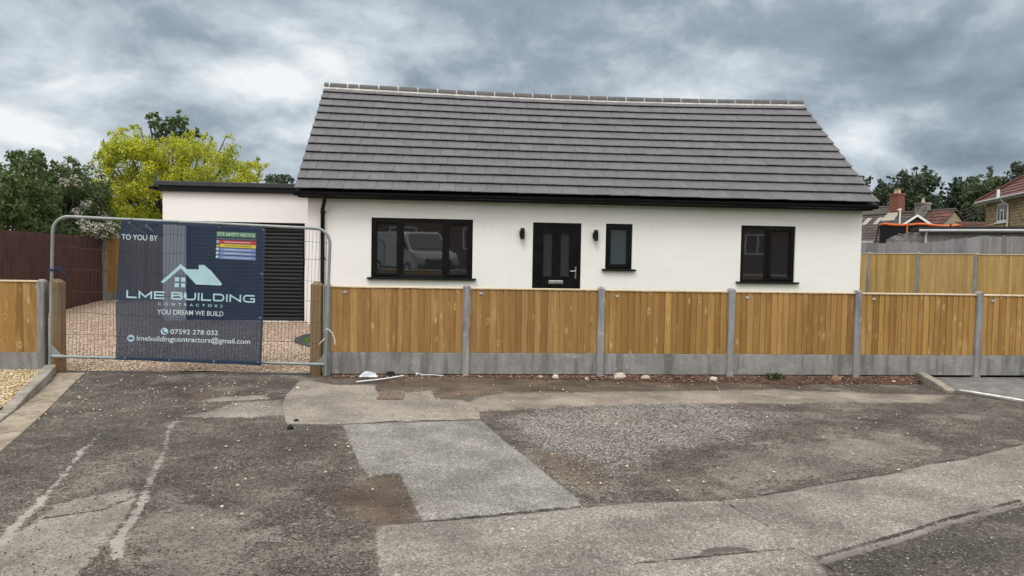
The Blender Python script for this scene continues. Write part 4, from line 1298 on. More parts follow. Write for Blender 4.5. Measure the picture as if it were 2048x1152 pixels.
for x, z in ey:
    e = MB(); n = 12
    r1, r2 = .014, .007
    vs = [(x + r1 * math.cos(2 * math.pi * k / n), ydisp(x, z) - .004, z + r1 * math.sin(2 * math.pi * k / n)) for k in range(n)] + \
         [(x + r2 * math.cos(2 * math.pi * k / n), ydisp(x, z) - .006, z + r2 * math.sin(2 * math.pi * k / n)) for k in range(n)]
    e.add(vs, [(k, (k + 1) % n, n + (k + 1) % n, n + k) for k in range(n)])
    e.build('eyelet', M['galv'], banner)
for (x, z), (ddx, ddz) in zip(ey[:4] + [ey[6], ey[9]], [(0, .05)] * 4 + [(0, -.05)] * 2):
    e = MB(); y = ydisp(x, z)
    e.tube([(x, y - .010, z), (x + .004, y - .014, z + ddz * .6), (x + .003, YF - .02, z + ddz), (x + .004, YF + .024, z + ddz), (x, y + .012, z + ddz * .3)], .0032, 6)
    e.build('cable_tie', M['black'], banner)

def text_verts(body, bold=0.0, space=1.0):
    cu = bpy.data.curves.new('t', 'FONT')
    cu.body = body; cu.size = 1.0; cu.offset = bold; cu.space_character = space; cu.resolution_u = 4
    o = bpy.data.objects.new('t', cu); COL.objects.link(o)
    dg = bpy.context.evaluated_depsgraph_get(); dg.update()
    me = bpy.data.meshes.new_from_object(o.evaluated_get(dg))
    V = np.array([v.co[:] for v in me.vertices]); F = [list(p.vertices) for p in me.polygons]
    bpy.data.objects.remove(o); bpy.data.curves.remove(cu); bpy.data.meshes.remove(me)
    return V, F
_capV, _ = text_verts('H'); CAP = _capV[:, 1].max() - _capV[:, 1].min()
import bmesh
def conform(polys2d, off, name, mat, parent, cell=.03):
    bm = bmesh.new()
    for poly in polys2d:
        vs = [bm.verts.new((x, 0, z)) for x, z in poly]
        bm.faces.new(vs)
    bmesh.ops.triangulate(bm, faces=bm.faces[:])
    for _ in range(7):
        long = [e for e in bm.edges if e.calc_length() > cell]
        if not long: break
        bmesh.ops.subdivide_edges(bm, edges=long, cuts=1)
        bmesh.ops.triangulate(bm, faces=bm.faces[:])
    for v in bm.verts:
        v.co.y = ydisp(v.co.x, v.co.z) - off
    for f in bm.faces:
        f.normal_update()
        if f.normal.y > 0: f.normal_flip()
    me = bpy.data.meshes.new(name); bm.to_mesh(me); bm.free()
    return link(name, me, mat, parent)
def lettering(body, A, B, cap, mat, bold=.012, space=1.0, off=.003, parent=None, capbold=None):
    V, F = text_verts(body, bold, space)
    x0, x1 = V[:, 0].min(), V[:, 0].max()
    A = np.array(A); B = np.array(B); L = np.linalg.norm(B - A); e = (B - A) / L; up = np.array([-e[1], e[0]])
    u = (V[:, 0] - x0) / (x1 - x0) * L; v = (V[:, 1] + bold) / (CAP + 2 * bold) * cap
    P = A[None] + u[:, None] * e + v[:, None] * up
    return conform([[tuple(P[i]) for i in f] for f in F], off + .002, 'lettering', mat, parent or banner, .025)
def patch(poly, mat, name, off=.0025, parent=None):
    return conform([poly], off, name, mat, parent or banner)
def disc(x, z, r, n=24):
    return [(x + r * math.cos(2 * math.pi * k / n), z + r * math.sin(2 * math.pi * k / n)) for k in range(n)]
lettering('TO YOU BY', (-2.628, 1.867), (-2.173, 1.858), .072, M['ink_white'], .010)
def wide_word(word, A, B, cap, mat, wt=.19):
    def arc(cx, cy, rx, ry, a0, a1, n=8):
        return [(cx + rx * math.cos(R(a0 + (a1 - a0) * k / n)), cy + ry * math.sin(R(a0 + (a1 - a0) * k / n))) for k in range(n + 1)]
    h = wt / 2; T = 1 - h
    def st(p): return [('s', p)]
    G = {
     'L': (1.35, [[(h, 1), (h, h), (1.35, h)]]),
     'M': (1.75, [[(h, 0), (h, T - .05), (.875, .22), (1.75 - h, T - .05), (1.75 - h, 0)]]),
     'E': (1.35, [[(1.35, T), (h, T), (h, h), (1.35, h)], [(h * 2, .5), (1.28, .5)]]),
     'B': (1.5, [[(h, h), (h, T), (1.1, T)] + arc(1.18, .75, .22, .25 - h, 90, -90)[1:] + [(.2, .5)], [(1.1, .5)] + arc(1.2, .5 * .5 + h * .5, .24, .25 - h * .5, 90, -90)[1:] + [(h, h)]]),
     'U': (1.55, [[(h, 1), (h, .38)] + arc(.42, .38, .42 - h, .38 - h, 180, 270) + arc(1.13, .38, .42 - h, .38 - h, 270, 360) + [(1.55 - h, 1)]]),
     'I': (.19, [[(h, 0), (h, 1)]]),
     'D': (1.55, [[(h, h), (h, T), (1.0, T)] + arc(1.0, .5, .55 - h, .5 - h, 90, -90, 12)[1:] + [(h, h)]]),
     'N': (1.55, [[(h, 0), (h, T - .02), (1.55 - h, h + .02), (1.55 - h, 1)]]),
     'G': (1.6, [[(1.55, T)] + [(.52, T)] + arc(.5, .5, .5 - h, .5 - h, 90, 270, 12)[1:] + [(1.6 - h, h), (1.6 - h, .5), (.95, .5)]]),
    }
    x = 0; strokes = []
    for ch in word:
        if ch == ' ': x += .62; continue
        w, ps = G[ch]
        for p in ps: strokes.append([(x + a, b) for a, b in p])
        x += w + .26
    W_ = x - .26
    A = np.array(A); B = np.array(B); L = np.linalg.norm(B - A); e = (B - A) / L; up = np.array([-e[1], e[0]])
    sx = L / W_
    polys = []
    for p in strokes:
        P = [np.array((a * sx, b * cap)) for a, b in p]
        # miter outline
        n = len(P); hl = wt * cap / 2; lft, rgt = [], []
        for k in range(n):
            d0 = P[k] - P[k - 1] if k else P[1] - P[0]; d1 = P[k + 1] - P[k] if k < n - 1 else d0
            d0 = d0 / (np.linalg.norm(d0) + 1e-12); d1 = d1 / (np.linalg.norm(d1) + 1e-12)
            nn = np.array([-(d0 + d1)[1], (d0 + d1)[0]]); nn = nn / (np.linalg.norm(nn) + 1e-12)
            c = max(.42, nn @ np.array([-d1[1], d1[0]])); lft.append(P[k] + nn * hl / c); rgt.append(P[k] - nn * hl / c)
        for k in range(n - 1):
            q = [lft[k], rgt[k], rgt[k + 1], lft[k + 1]]
            polys.append([tuple(A + v[0] * e + v[1] * up) for v in q])
    return conform(polys, .0035, 'lettering', mat, banner, .05)
wide_word('LME BUILDING', (-2.573, 1.098), (-.919, 1.050), .102, M['ink_ice'])
lettering('CONTRACTORS', (-2.173, 1.005), (-1.341, .982), .036, M['ink_ice'], .010, 2.1)
lettering('YOU DREAM WE BUILD', (-2.182, .885), (-1.329, .864), .064, M['ink_white'], .006)
lettering('07592 278 032', (-2.013, .623), (-1.397, .609), .062, M['ink_white'], .011)
lettering('lmebuildingcontractors@gmail.com', (-2.438, .533), (-.976, .494), .066, M['ink_white'], .011)
# logo: chevron roof, main roof with chimney, four-pane window
roofp = [(-1.881, 1.557), (-1.805, 1.490), (-1.648, 1.487), (-1.648, 1.548), (-1.580, 1.549), (-1.580, 1.481), (-1.492, 1.477), (-1.348, 1.306), (-1.352, 1.284), (-1.364, 1.277), (-1.687, 1.287), (-1.881, 1.501), (-2.099, 1.304), (-2.123, 1.300), (-2.137, 1.318)]
logo_parts = [roofp] + list(([(-1.961, 1.378), (-1.905, 1.379), (-1.905, 1.325), (-1.961, 1.324)], [(-1.878, 1.376), (-1.826, 1.375), (-1.826, 1.321), (-1.878, 1.322)],
          [(-1.964, 1.301), (-1.909, 1.3), (-1.909, 1.246), (-1.965, 1.247)], [(-1.881, 1.298), (-1.828, 1.299), (-1.828, 1.245), (-1.881, 1.246)]))
conform(logo_parts, .0035, 'logo', M['ink_ice'], banner)

# telephone and envelope roundels
ph = patch(disc(-2.088, .657, .047), M['ink_ice'], 'telephone_symbol')
hs = MB(); cx, cz = -2.088, .657
arc = [(cx - .020 + .034 * math.cos(R(a)) * .5 - .004, cz + .026 * math.sin(R(a)) ) for a in range(100, 261, 20)]
body = [(-2.112, .683), (-2.103, .690), (-2.094, .674), (-2.099, .667), (-2.096, .655), (-2.086, .645), (-2.077, .642), (-2.071, .647), (-2.057, .638), (-2.063, .628), (-2.074, .624), (-2.090, .630), (-2.105, .645), (-2.113, .665)]
hs.add([(x, ydisp(x, z) - .005, z) for x, z in body], [tuple(range(len(body)))])
hs.build('handset', M['ink_navy'], ph)
en = patch(disc(-2.514, .562, .047), M['ink_ice'], 'envelope_symbol')
eb = MB(); q = [(-2.542, .581), (-2.486, .579), (-2.486, .545), (-2.542, .547)]
eb.add([(x, ydisp(x, z) - .005, z) for x, z in q], [(0, 1, 2, 3)])
eb.build('envelope', M['ink_grey'], en)
# site safety notice
nb = patch([(-1.413, 2.0), (-.900, 1.988), (-.903, 1.918), (-1.415, 1.929)], M['ink_green'], 'safety_notice')
lettering('SITE SAFETY NOTICE', (-1.398, 1.943), (-.912, 1.932), .044, M['ink_white'], .012, 1.0, .005, nb)
patch([(-1.413, 1.915), (-.903, 1.905), (-.903, 1.886), (-1.413, 1.894)], M['ink_grey'], 'notice_line', .004, nb)
rows = [([(-1.369, 1.887), (-.9, 1.875), (-.899, 1.826), (-1.369, 1.842)], 'ink_red', 'ink_white'), ([(-1.369, 1.837), (-.899, 1.822), (-.903, 1.779), (-1.373, 1.792)], 'ink_yellow', 'ink_dark'),
        ([(-1.373, 1.783), (-.903, 1.770), (-.905, 1.728), (-1.373, 1.740)], 'ink_blue', 'ink_white'), ([(-1.373, 1.734), (-.905, 1.719), (-.904, 1.678), (-1.375, 1.691)], 'ink_blue', 'ink_white'),
        ([(-1.375, 1.680), (-.904, 1.667), (-.908, 1.620), (-1.376, 1.635)], 'ink_blue', 'ink_white')]
rd = random.Random(4)
for q, mk, tk in rows:
    patch(q, M[mk], 'notice_bar', .004, nb)
    # the small print on each bar is too fine to read: a row of fine strokes
    mb = MB(); x = q[0][0] + .06; zc = (q[0][1] + q[2][1]) / 2
    slope = (q[1][1] - q[0][1]) / (q[1][0] - q[0][0])
    while x < q[1][0] - .07:
        w = rd.uniform(.004, .012); z = zc + slope * (x - (q[0][0] + q[1][0]) / 2); h = .0055
        mb.add([(a_, ydisp(a_, b_) - .0052, b_) for a_, b_ in ((x, z - h), (x + w, z - h), (x + w, z + h), (x, z + h))], [(0, 1, 2, 3)])
        x += w + rd.uniform(.002, .006)
    mb.build('small_print', M[tk], nb)
for k, (x, z) in enumerate([(-1.394, 1.863), (-1.397, 1.815), (-1.401, 1.766), (-1.402, 1.714), (-1.404, 1.662)]):
    if k == 1:
        o = patch([(x - .022, z - .018), (x + .022, z - .018), (x, z + .021)], M['ink_yellow'], 'notice_symbol', .004, nb)
    else:
        o = patch(disc(x, z, .020, 16), M['ink_ice'], 'notice_symbol', .004, nb)
        mb = MB(); r_ = .008 if k else .010
        mb.add([(a_, ydisp(a_, b_) - .0055, b_) for a_, b_ in disc(x + (0 if k else .001), z + (.003 if k else 0), r_, 10)], [tuple(range(10))])
        if k == 0 or k == 3: mb.build('symbol_mark', M['ink_red'] if k == 0 else M['ink_blue'], nb)

# ties on the panel
rp = MB()
rp.tube([hf(-Wd - .025, 1.17, -.02), hf(-Wd + .0, 1.18, -.03), hf(-Wd + .03, 1.165, -.015), hf(-Wd + .06, 1.15, .06), hf(-Wd + .10, 1.13, .09), hf(-Wd + .13, 1.09, .08)], .008, 7)
rp.tube([hf(-Wd - .024, 1.155, -.022), hf(-Wd + .01, 1.16, -.032), hf(-Wd + .05, 1.18, .03), hf(-Wd + .085, 1.165, .10)], .008, 7)
rp.tube([hf(-Wd + .03, 1.17, -.015), hf(-Wd + .05, 1.20, .01), hf(-Wd + .08, 1.21, .02), hf(-Wd + .11, 1.17, .03), hf(-Wd + .115, 1.125, .02)], .007, 7)
rp.build('rope', M['rope'], label='short blue rope tying the mesh panel to the left wooden gatepost', cat='rope')
ct = MB()
ct.tube([hf(Wd - .03, .50, .02), hf(Wd, .512, -.026), hf(Wd + .03, .505, -.018), hf(Wd + .075, .46, -.02), hf(Wd + .11, .38, -.02), hf(Wd + .118, .30, -.02)], .0055, 6)
ct.tube([hf(Wd - .02, .385, -.024), hf(Wd - .06, .34, -.022), hf(Wd - .095, .30, -.02)], .005, 6)
ct.build('cable_tie', M['whiteplastic'], label='long white plastic cable tie dangling from the right upright of the mesh panel', cat='cable tie')

# ------------------------------------------------------------------ boundary fences left and right of the drive
bf = thing('metal_fence', 'dark red-brown corrugated sheet fence along the left side of the drive', 'fence', (-7.6, 8, .1))
mb = MB()
A = Vector((-6.05, .15, 0)); B = Vector((-8.62, 12.75, 0)); L = (B - A).length; d = (B - A).normalized(); nr = Vector((d.y, -d.x, 0))
if nr.x < 0: nr = -nr
pitch = .145; s = 0.0; prof = []
while s < L:
    for f_, o_ in ((0, 0), (.30, 0), (.42, .030), (.80, .030), (.92, 0)):
        prof.append((s + f_ * pitch, o_))
    s += pitch
rdd = random.Random(2)
for k in range(len(prof) - 1):
    (s0, o0), (s1, o1) = prof[k], prof[k + 1]
    p, q = A + d * s0 + nr * o0, A + d * s1 + nr * o1
    z0, z1 = .12, 2.075
    mb.add([(p.x, p.y, z0), (q.x, q.y, z0), (q.x, q.y, z1), (p.x, p.y, z1)], [(0, 1, 2, 3)], rdd.random())
mb.build('cladding', M['brown'], bf)
kb = MB()
p, q = A + nr * .05, B + nr * .05
kb.add([(p.x, p.y, .05), (q.x, q.y, .05), (q.x, q.y, .20), (p.x, p.y, .20)], [(0, 1, 2, 3)])
kb.build('kickboard', M['blackmat'], bf)
rf = thing('boundary_fence', 'tall close-board fence panels closing the far end of the drive beside the brown sheet fence', 'fence', (-7.5, 12.9, .1))
for x in (-8.58, -6.66, -4.74):
    mb = MB(); concrete_post(mb, x, 12.9, -.1, 2.12, .11); mb.build('concrete_post', M['conc'], rf)
for k, x in enumerate((-8.525, -6.605)):
    fence_bay(rf, x, x + 1.81, 12.9, .06, .40, 2.09, 170 + k, M['fence'], False, False)

def local_fence(label, P0, ang, n, zts, z0, seed, mat, w=1.93, conc=True, name='boundary_fence'):
    t = thing(name, label, 'fence', (P0[0], P0[1], 0), None, ang)
    for k in range(n + 1):
        if conc:
            mb = MB(); concrete_post(mb, k * w, 0, -.1, zts[min(k, n - 1)] + .035, .105); mb.build('concrete_post', M['conc'], t)
    for k in range(n):
        if conc:
            fence_bay(t, k * w + .055, (k + 1) * w - .055, 0, z0, z0 + .3, zts[k], seed + k, mat, False, False)
        else:
            p = MB(); board_panel(p, k * w, (k + 1) * w, 0, z0, zts[k], seed + k, None, .02); p.build('fence_panel', mat, t)
    return t
local_fence('tall pale close-board fence with concrete posts running back along the right side of the bungalow', (14.81, 14.14), R(-78), 6, [2.02, 2.02, 2.015, 2.0, 1.98, 1.965], .1, 200, M['fence_pale'])
# weathered grey board fence, top stepping up to the right
gf_ = thing('grey_fence', 'weathered grey board fence, its top sloping up to the right, behind the pale new fence', 'fence', (18, 14, 0))
gp = [(15.2, 16.5, 2.40), (18.43, 14.22, 2.44), (19.85, 13.40, 2.68), (24.0, 9.6, 2.68)]
for k, (p, q) in enumerate(zip(gp[:-1], gp[1:])):
    p_, q_ = Vector(p), Vector(q); d = q_ - p_; L = math.hypot(d.x, d.y); n = round(L / .125)
    mb = MB(); rd = random.Random(60 + k); e = Vector((d.x, d.y, 0)) / L; nn = Vector((e.y, -e.x, 0))
    for i in range(n):
        a = p_ + d * (i / n); b = p_ + d * ((i + 1) / n + .0)
        o = nn * (.012 + .008 * (i % 2)); zt = (a.z + b.z) / 2 + rd.uniform(-.025, .02)
        a2, b2 = a + o, b + o
        mb.hexa([(a2.x, a2.y, .1), (b2.x, b2.y, .1), (b.x - nn.x * .01, b.y - nn.y * .01, .1), (a.x - nn.x * .01, a.y - nn.y * .01, .1),
                 (a2.x, a2.y, zt), (b2.x, b2.y, zt), (b.x - nn.x * .01, b.y - nn.y * .01, zt), (a.x - nn.x * .01, a.y - nn.y * .01, zt)], rd.random())
    mb.build('fence_panel', M['greywood'], gf_)

# ------------------------------------------------------------------ neighbouring buildings
def gable_house(t, x0, x1, hw, ze, zr, wallmat, tilemat, over=.15, seed=1, tiles=True, course=None, tw=.30, gables=True):
    """ridge along local x; walls at y=+-hw"""
    w = MB()
    for s in (-1, 1):
        a, b = (x0, x1) if s < 0 else (x1, x0)
        w.quad((a, s * hw, -.1), (b, s * hw, -.1), (b, s * hw, ze), (a, s * hw, ze))
    for x, o in ((x0, 1), (x1, -1)):
        vs = [(x, -hw, -.1), (x, hw, -.1), (x, hw, ze), (x, 0, zr - .05), (x, -hw, ze)]
        w.add(vs, [(0, 4, 3, 2, 1) if o > 0 else (0, 1, 2, 3, 4)])
    w.build('wall', wallmat, t)
    r = MB()
    sl = (zr - ze) / hw
    for s in (-1, 1):
        tiled_slope(r, x0 - over, x1 + over, (s * (hw + .25), ze - .25 * sl + .05), (0, zr + .05), course or max(6, round(math.hypot(hw, zr - ze) / .30)), tw, seed + s, .04, .06, .8)
    o = r.build('roof', tilemat, t)
    q = MB()
    q.tube([(x0 - over, 0, zr + .06), (x1 + over, 0, zr + .06)], .11, 8)
    q.build('ridge', tilemat, o)
    return o
def chimney(parent, x, y, z0, z1, w, d, mat, pots, flaunch=True):
    mb = MB(); mb.box(x - w / 2, x + w / 2, y - d / 2, y + d / 2, z0, z1 - .15)
    mb.box(x - w / 2 - .04, x + w / 2 + .04, y - d / 2 - .04, y + d / 2 + .04, z1 - .149, z1)
    o = mb.build('chimney', mat, parent)
    for k in range(pots):
        px_ = x + (k - (pots - 1) / 2) * .32
        p = MB(); p.tube([(px_, y, z1 - .02), (px_, y, z1 + .05), (px_, y, z1 + .30), (px_, y, z1 + .34)], [.15, .125, .105, .13], 12)
        p.build('chimney_pot', M['clay'], o)
    return o

# stone cottage, gable end towards the right
cot = thing('cottage', 'low stone cottage with a long brown tiled roof, red brick chimney and pale stone gable', 'house', (35.9, 36.88, 0), None, R(101))
co_roof = gable_house(cot, 0, 12.5, 3.2, 2.35, 5.30, M['stonegable'], M['tile_brown'], .12, 31)
chimney(cot, 5.3, -.25, 4.6, 6.85, .85, .62, M['redbrick'], 2)
fb = MB(); fb.hexa([(4.4, 1.05, 4.3), (4.4, -.9, 4.6), (6.2, -.9, 4.6), (6.2, 1.05, 4.3), (4.85, .10, 5.42), (4.85, -.60, 5.42), (5.75, -.60, 5.42), (5.75, .10, 5.42)])
fb.f = [f[::-1] for f in fb.f]
fb.build('chimney_base', M['flaunch'], co_roof)
chimney(cot, 2.5, .15, 4.8, 5.98, .8, .62, M['blockdirty'], 1)
for (x, w) in ((7.0, .5), (7.9, .35), (5.9, .4)):
    mb = MB(); sl = (5.30 - 2.35) / 3.2; y = .95
    def rp_(xx, yy): return (xx, yy, 5.30 + .11 - abs(yy) * sl)
    mb.hexa([rp_(x, y - .55), rp_(x + w, y - .55), rp_(x + w, y), rp_(x, y)] + [(a, b, c + .06) for a, b, c in (rp_(x, y - .55), rp_(x + w, y - .55), rp_(x + w, y), rp_(x, y))])
    mb.build('skylight', M['flaunch'], co_roof)
# red stained verge tiles on the gable end
rv = MB(); sl = (5.30 - 2.35) / 3.2
tiled_slope(rv, -.14, 1.6, (3.45, 2.35 - .25 * sl + .085), (.02, 5.385), 13, .30, 77, .04, .06, .9)
rv.build('verge_tiles', M['tile_red'], co_roof)
# farther roof behind it
ft = thing('far_house', 'brown tiled roof ridge showing behind the stone cottage chimney', 'house', (37.5, 53, 0), None, R(3))
gable_house(ft, -6, 4.4, 3.6, 3.6, 6.6, M['brownbrick'], M['tile_brown'], .1, 41)
chimney(ft, .7, -1.6, 4.8, 5.85, 1.1, .5, M['brownbrick'], 0)
# little gable with white bargeboards
wg = thing('annexe', 'small low building with white bargeboards on its gable in front of the brown roofs', 'annexe', (28.95, 30.44, 0), None, R(62))
gable_house(wg, 0, 4.5, 1.7, 3.15, 4.42, M['brownbrick'], M['tile_brown'], .15, 51)
for s in (-1, 1):
    bb = MB()
    sl = (4.42 - 3.15) / 1.7
    ya, yb = s * 1.95, 0.0
    za, zb = 4.50 - 1.95 * sl, 4.50
    bb.hexa([(-.2, ya, za - .10), (-.2, yb, zb - .10), (-.165, yb, zb - .10), (-.165, ya, za - .10), (-.2, ya, za + .05), (-.2, yb, zb + .05), (-.165, yb, zb + .05), (-.165, ya, za + .05)])
    bb.build('bargeboard', M['white'], wg)
vp_ = MB(); vp_.tube([(29.17, 32.42, 2.5), (29.17, 32.42, 5.0)], .045, 8); vp_.tube([(29.0, 32.42, 4.92), (29.25, 32.42, 4.98)], .04, 6)
vp_.build('vent_pipe', M['white'], label='thin white vent pipe standing up against the brown roofs', cat='pipe')
# outbuilding with red pantiles between cottage and stone house
ob = thing('outbuilding', 'low outbuilding with a strip of red pantiles between the cottage gable and the stone house', 'outbuilding', (33.2, 31.0, 0), None, R(-8))
mb = MB(); mb.box(-.55, 1.25, 0, 3, -.1, 3.75); mb.build('wall', M['stonegable'], ob)
mb = MB(); tiled_slope(mb, -.6, 1.3, (-.2, 3.72), (1.6, 4.30), 6, .25, 61, .06, .06, 1.0); mb.build('roof', M['tile_red'], ob)

# stone house on the right
sh = thing('stone_house', 'two-storey buff stone house with a red hipped roof at the right edge', 'house', (30.76, 27.29, 0), None, R(-110.2))
w = MB()
WN = (1.50, 2.86, 3.90, 4.86)
def shw(mb, holes):
    sheet_wall(mb, 0, 10, -.1, 5.12, 0, holes, .12)
shw(w, [WN])
w.quad((0, 8, -.1), (0, 0, -.1), (0, 0, 5.12), (0, 8, 5.12)); w.quad((10, 0, -.1), (10, 8, -.1), (10, 8, 5.12), (10, 0, 5.12)); w.quad((10, 8, -.1), (0, 8, -.1), (0, 8, 5.12), (10, 8, 5.12))
w.build('wall', M['stonewall'], sh)
r = MB()
ov = .38; pit = math.tan(R(36)); zr0 = 5.06
hy = 4.0 + ov; zt = zr0 + hy * pit
E0 = [(-ov, -ov), (10 + ov, -ov), (10 + ov, 8 + ov), (-ov, 8 + ov)]
rl, rr_ = (-ov + hy, 4.0), (10 + ov - hy, 4.0)
n = 15
def lerp(a, b, t): return tuple(p + (q - p) * t for p, q in zip(a, b))
for (ea, eb, ta, tb) in ((E0[0], E0[1], rl, rr_), (E0[1], E0[2], rr_, rr_), (E0[2], E0[3], rr_, rl), (E0[3], E0[0], rl, rl)):
    ea3, eb3, ta3, tb3 = (*ea, zr0), (*eb, zr0), (*ta, zt), (*tb, zt)
    for k in range(n):
        a = lerp(ea3, ta3, k / n); b = lerp(eb3, tb3, k / n); c = lerp(eb3, tb3, (k + 1) / n); d = lerp(ea3, ta3, (k + 1) / n)
        up = .055
        m_ = max(1, int(math.dist(a, b) / .28))
        for q in range(m_):
            p0, p1 = lerp(a, b, q / m_), lerp(a, b, (q + 1) / m_); q0, q1 = lerp(d, c, q / m_), lerp(d, c, (q + 1) / m_)
            tnt = random.Random(k * 91 + q).random()
            r.add([(p0[0], p0[1], p0[2] + up), (p1[0], p1[1], p1[2] + up), q1, q0, (p0[0], p0[1], p0[2]), (p1[0], p1[1], p1[2])], [(0, 1, 2, 3), (4, 5, 1, 0)], tnt)
ro_ = r.build('roof', M['tile_red'], sh)
hp = MB()
for e, tt_ in zip(E0, (rl, rr_, rr_, rl)):
    hp.tube([(*e, zr0 + .06), (*tt_, zt + .06)], .10, 6)
hp.tube([(*rl, zt + .06), (*rr_, zt + .06)], .10, 6)
hp.build('ridge', M['tile_red'], ro_)
s_ = MB()
s_.box(-ov + .02, 10 + ov - .02, -ov + .03, -ov + .06, zr0 - .10, zr0 - .01); s_.box(-ov + .02, 10 + ov, -ov + .061, -.01, zr0 - .10, zr0 - .07)
s_.box(-ov + .02, -ov + .05, -ov + .06, 8 + ov, zr0 - .10, zr0 - .01)
s_.build('fascia', M['white'], sh)
g_ = MB(); g_.tube([(-ov - .02, -ov - .045, zr0 - .02), (10.3, -ov - .045, zr0 - .02)], .055, 8); go_ = g_.build('gutter', M['gutter'], sh)
d_ = MB(); d_.tube([(3.35, -ov - .03, zr0 - .06), (3.35, -ov, zr0 - .16), (3.32, -.10, 4.72), (3.32, -.08, 4.6), (3.32, -.08, 0)], .045, 8); d_.tube([(3.0, -ov - .05, zr0 - .05), (3.0, -ov - .05, zr0 + .42)], .075, 8)
d_.build('downpipe', M['white'], sh)
f = MB(); a, b, c, d = WN
frame_ring(f, a, b, c, d, .03, .09, .085)
f.box(a + .42, a + .50, .031, .089, c + .085, d - .085); f.box(b - .50, b - .42, .031, .089, c + .085, d - .085); f.box(a + .5, b - .5, .031, .089, d - .40, d - .32)
fo = f.build('window', M['white'], sh)
p = MB(); p.box(a + .08, b - .08, .06, .07, c + .08, d - .08); p.build('pane', M['darkwin'], fo)
s_ = MB(); s_.box(a - .06, b + .06, -.06, .03, c - .08, c - .003); s_.build('sill', M['white'], fo)
l_ = MB(); l_.box(a - .1, b + .1, -.012, -.001, d + .01, d + .24); l_.build('lintel', M['flaunch'], fo)

# flat-roofed block outbuilding with grey gutter
bl = thing('block_outbuilding', 'long grey block-built outbuilding with black flat roof and grey gutter behind the grey fence', 'outbuilding', (18.9, 17.25, 0), None, R(-27.8))
w = MB(); w.box(1.30, 9, 0, 4, -.1, 2.98); w.build('wall', M['block'], bl)
w = MB(); rd = random.Random(8)
zs_ = [2.62, 2.70, 2.80, 2.78, 2.86, 2.82, 2.88, 2.90, 2.93]
for k in range(8):
    x0, x1 = k * 1.298 / 8, (k + 1) * 1.298 / 8
    w.hexa([(x0, .02, -.1), (x1, .02, -.1), (x1, .4, -.1), (x0, .4, -.1), (x0, .02, zs_[k]), (x1, .02, zs_[k + 1]), (x1, .4, zs_[k + 1]), (x0, .4, zs_[k])])
w.build('wall', M['blockdirty'], bl)
w = MB(); w.box(1.1, 9.2, -.22, 4.2, 3.02, 3.13); w.build('roof', M['felt'], bl)
w = MB(); w.tube([(1.08, -.27, 2.97), (9.2, -.27, 2.99)], .055, 8); w.box(1.1, 9.2, -.215, -.19, 2.90, 3.018); w.build('gutter', M['gutter'], bl)
w = MB(); w.tube([(1.34, -.27, 2.95), (1.34, -.10, 2.82), (1.34, -.06, 2.75), (1.34, -.06, 0)], .045, 8); w.build('downpipe', M['white'], bl)
w = MB()
for k in range(14):
    x = .05 + k * .09; z = zs_[min(8, int(x / 1.298 * 8))]
    w.box(x, x + rd.uniform(.06, .14), rd.uniform(-.03, .05), .35, z + .003, z + rd.uniform(.03, .12), rd.random())
w.build('loose_rubble', M['blockdirty'], bl)

# pale shed roof and hedge behind the corner of the bungalow
sd = thing('shed', 'small pale flat-roofed shed just past the corner of the bungalow', 'shed', (18.4, 18.6, 0))
w = MB(); w.box(17.2, 19.0, 18.6, 20.4, -.1, 2.50); w.build('wall', M['flaunch'], sd)
w = MB(); w.box(17.1, 19.1, 18.5, 20.5, 2.503, 2.60); w.build('roof', M['gutter'], sd)
# trampoline with safety net
tr = thing('trampoline', 'garden trampoline with black safety net and sagging orange padded rim', 'trampoline', (22.3, 20.3, 0))
cx, cy, rx_ = 22.5, 20.6, 1.62
zrim = [3.36 + .05 * math.cos(k * 2 * math.pi / 6 * 1.0 + 1.0) for k in range(6)]
w = MB(); pts = []
for k in range(49):
    t = 2 * math.pi * k / 48 + .2
    sag = -.07 * abs(math.sin(3 * t)) + .04 * math.cos(t - 2.2)
    pts.append((cx + rx_ * math.cos(t), cy + rx_ * math.sin(t) * .95, 3.40 + sag))
w.tube(pts, .055, 8); w.build('rim_padding', M['orange'], tr)
w = MB(); 
for k in range(48):
    a, b = pts[k], pts[k + 1]
    w.quad((a[0] * .97 + cx * .03, a[1] * .97 + cy * .03, 1.2), (b[0] * .97 + cx * .03, b[1] * .97 + cy * .03, 1.2), b, a)
w.build('safety_net', M['netblack'], tr)
for k in range(6):
    t = 2 * math.pi * k / 6 + .2 + .52
    px_, py_ = cx + rx_ * math.cos(t), cy + rx_ * math.sin(t) * .95
    w = MB(); w.tube([(px_ + .42 * math.cos(t), py_ + .42 * math.sin(t), 1.0), (px_ + .05 * math.cos(t), py_ + .05 * math.sin(t), 3.40)], .028, 8)
    w.tube([(px_ + .42 * math.cos(t), py_ + .42 * math.sin(t), 1.0), (px_ + .42 * math.cos(t), py_ + .42 * math.sin(t), -.1)], .03, 8)
    w.build('net_pole', M['blackmat'] if k % 3 else M['orange'], tr)
w = MB(); n = 32
vs = [(cx + rx_ * math.cos(2 * math.pi * k / n), cy + rx_ * math.sin(2 * math.pi * k / n), z) for z in (1.10, 1.16) for k in range(n)]
w.add(vs, [tuple(range(n - 1, -1, -1)), tuple(range(n, 2 * n))] + [(k, (k + 1) % n, n + (k + 1) % n, n + k) for k in range(n)])
w.build('mat', M['netblack'], tr)
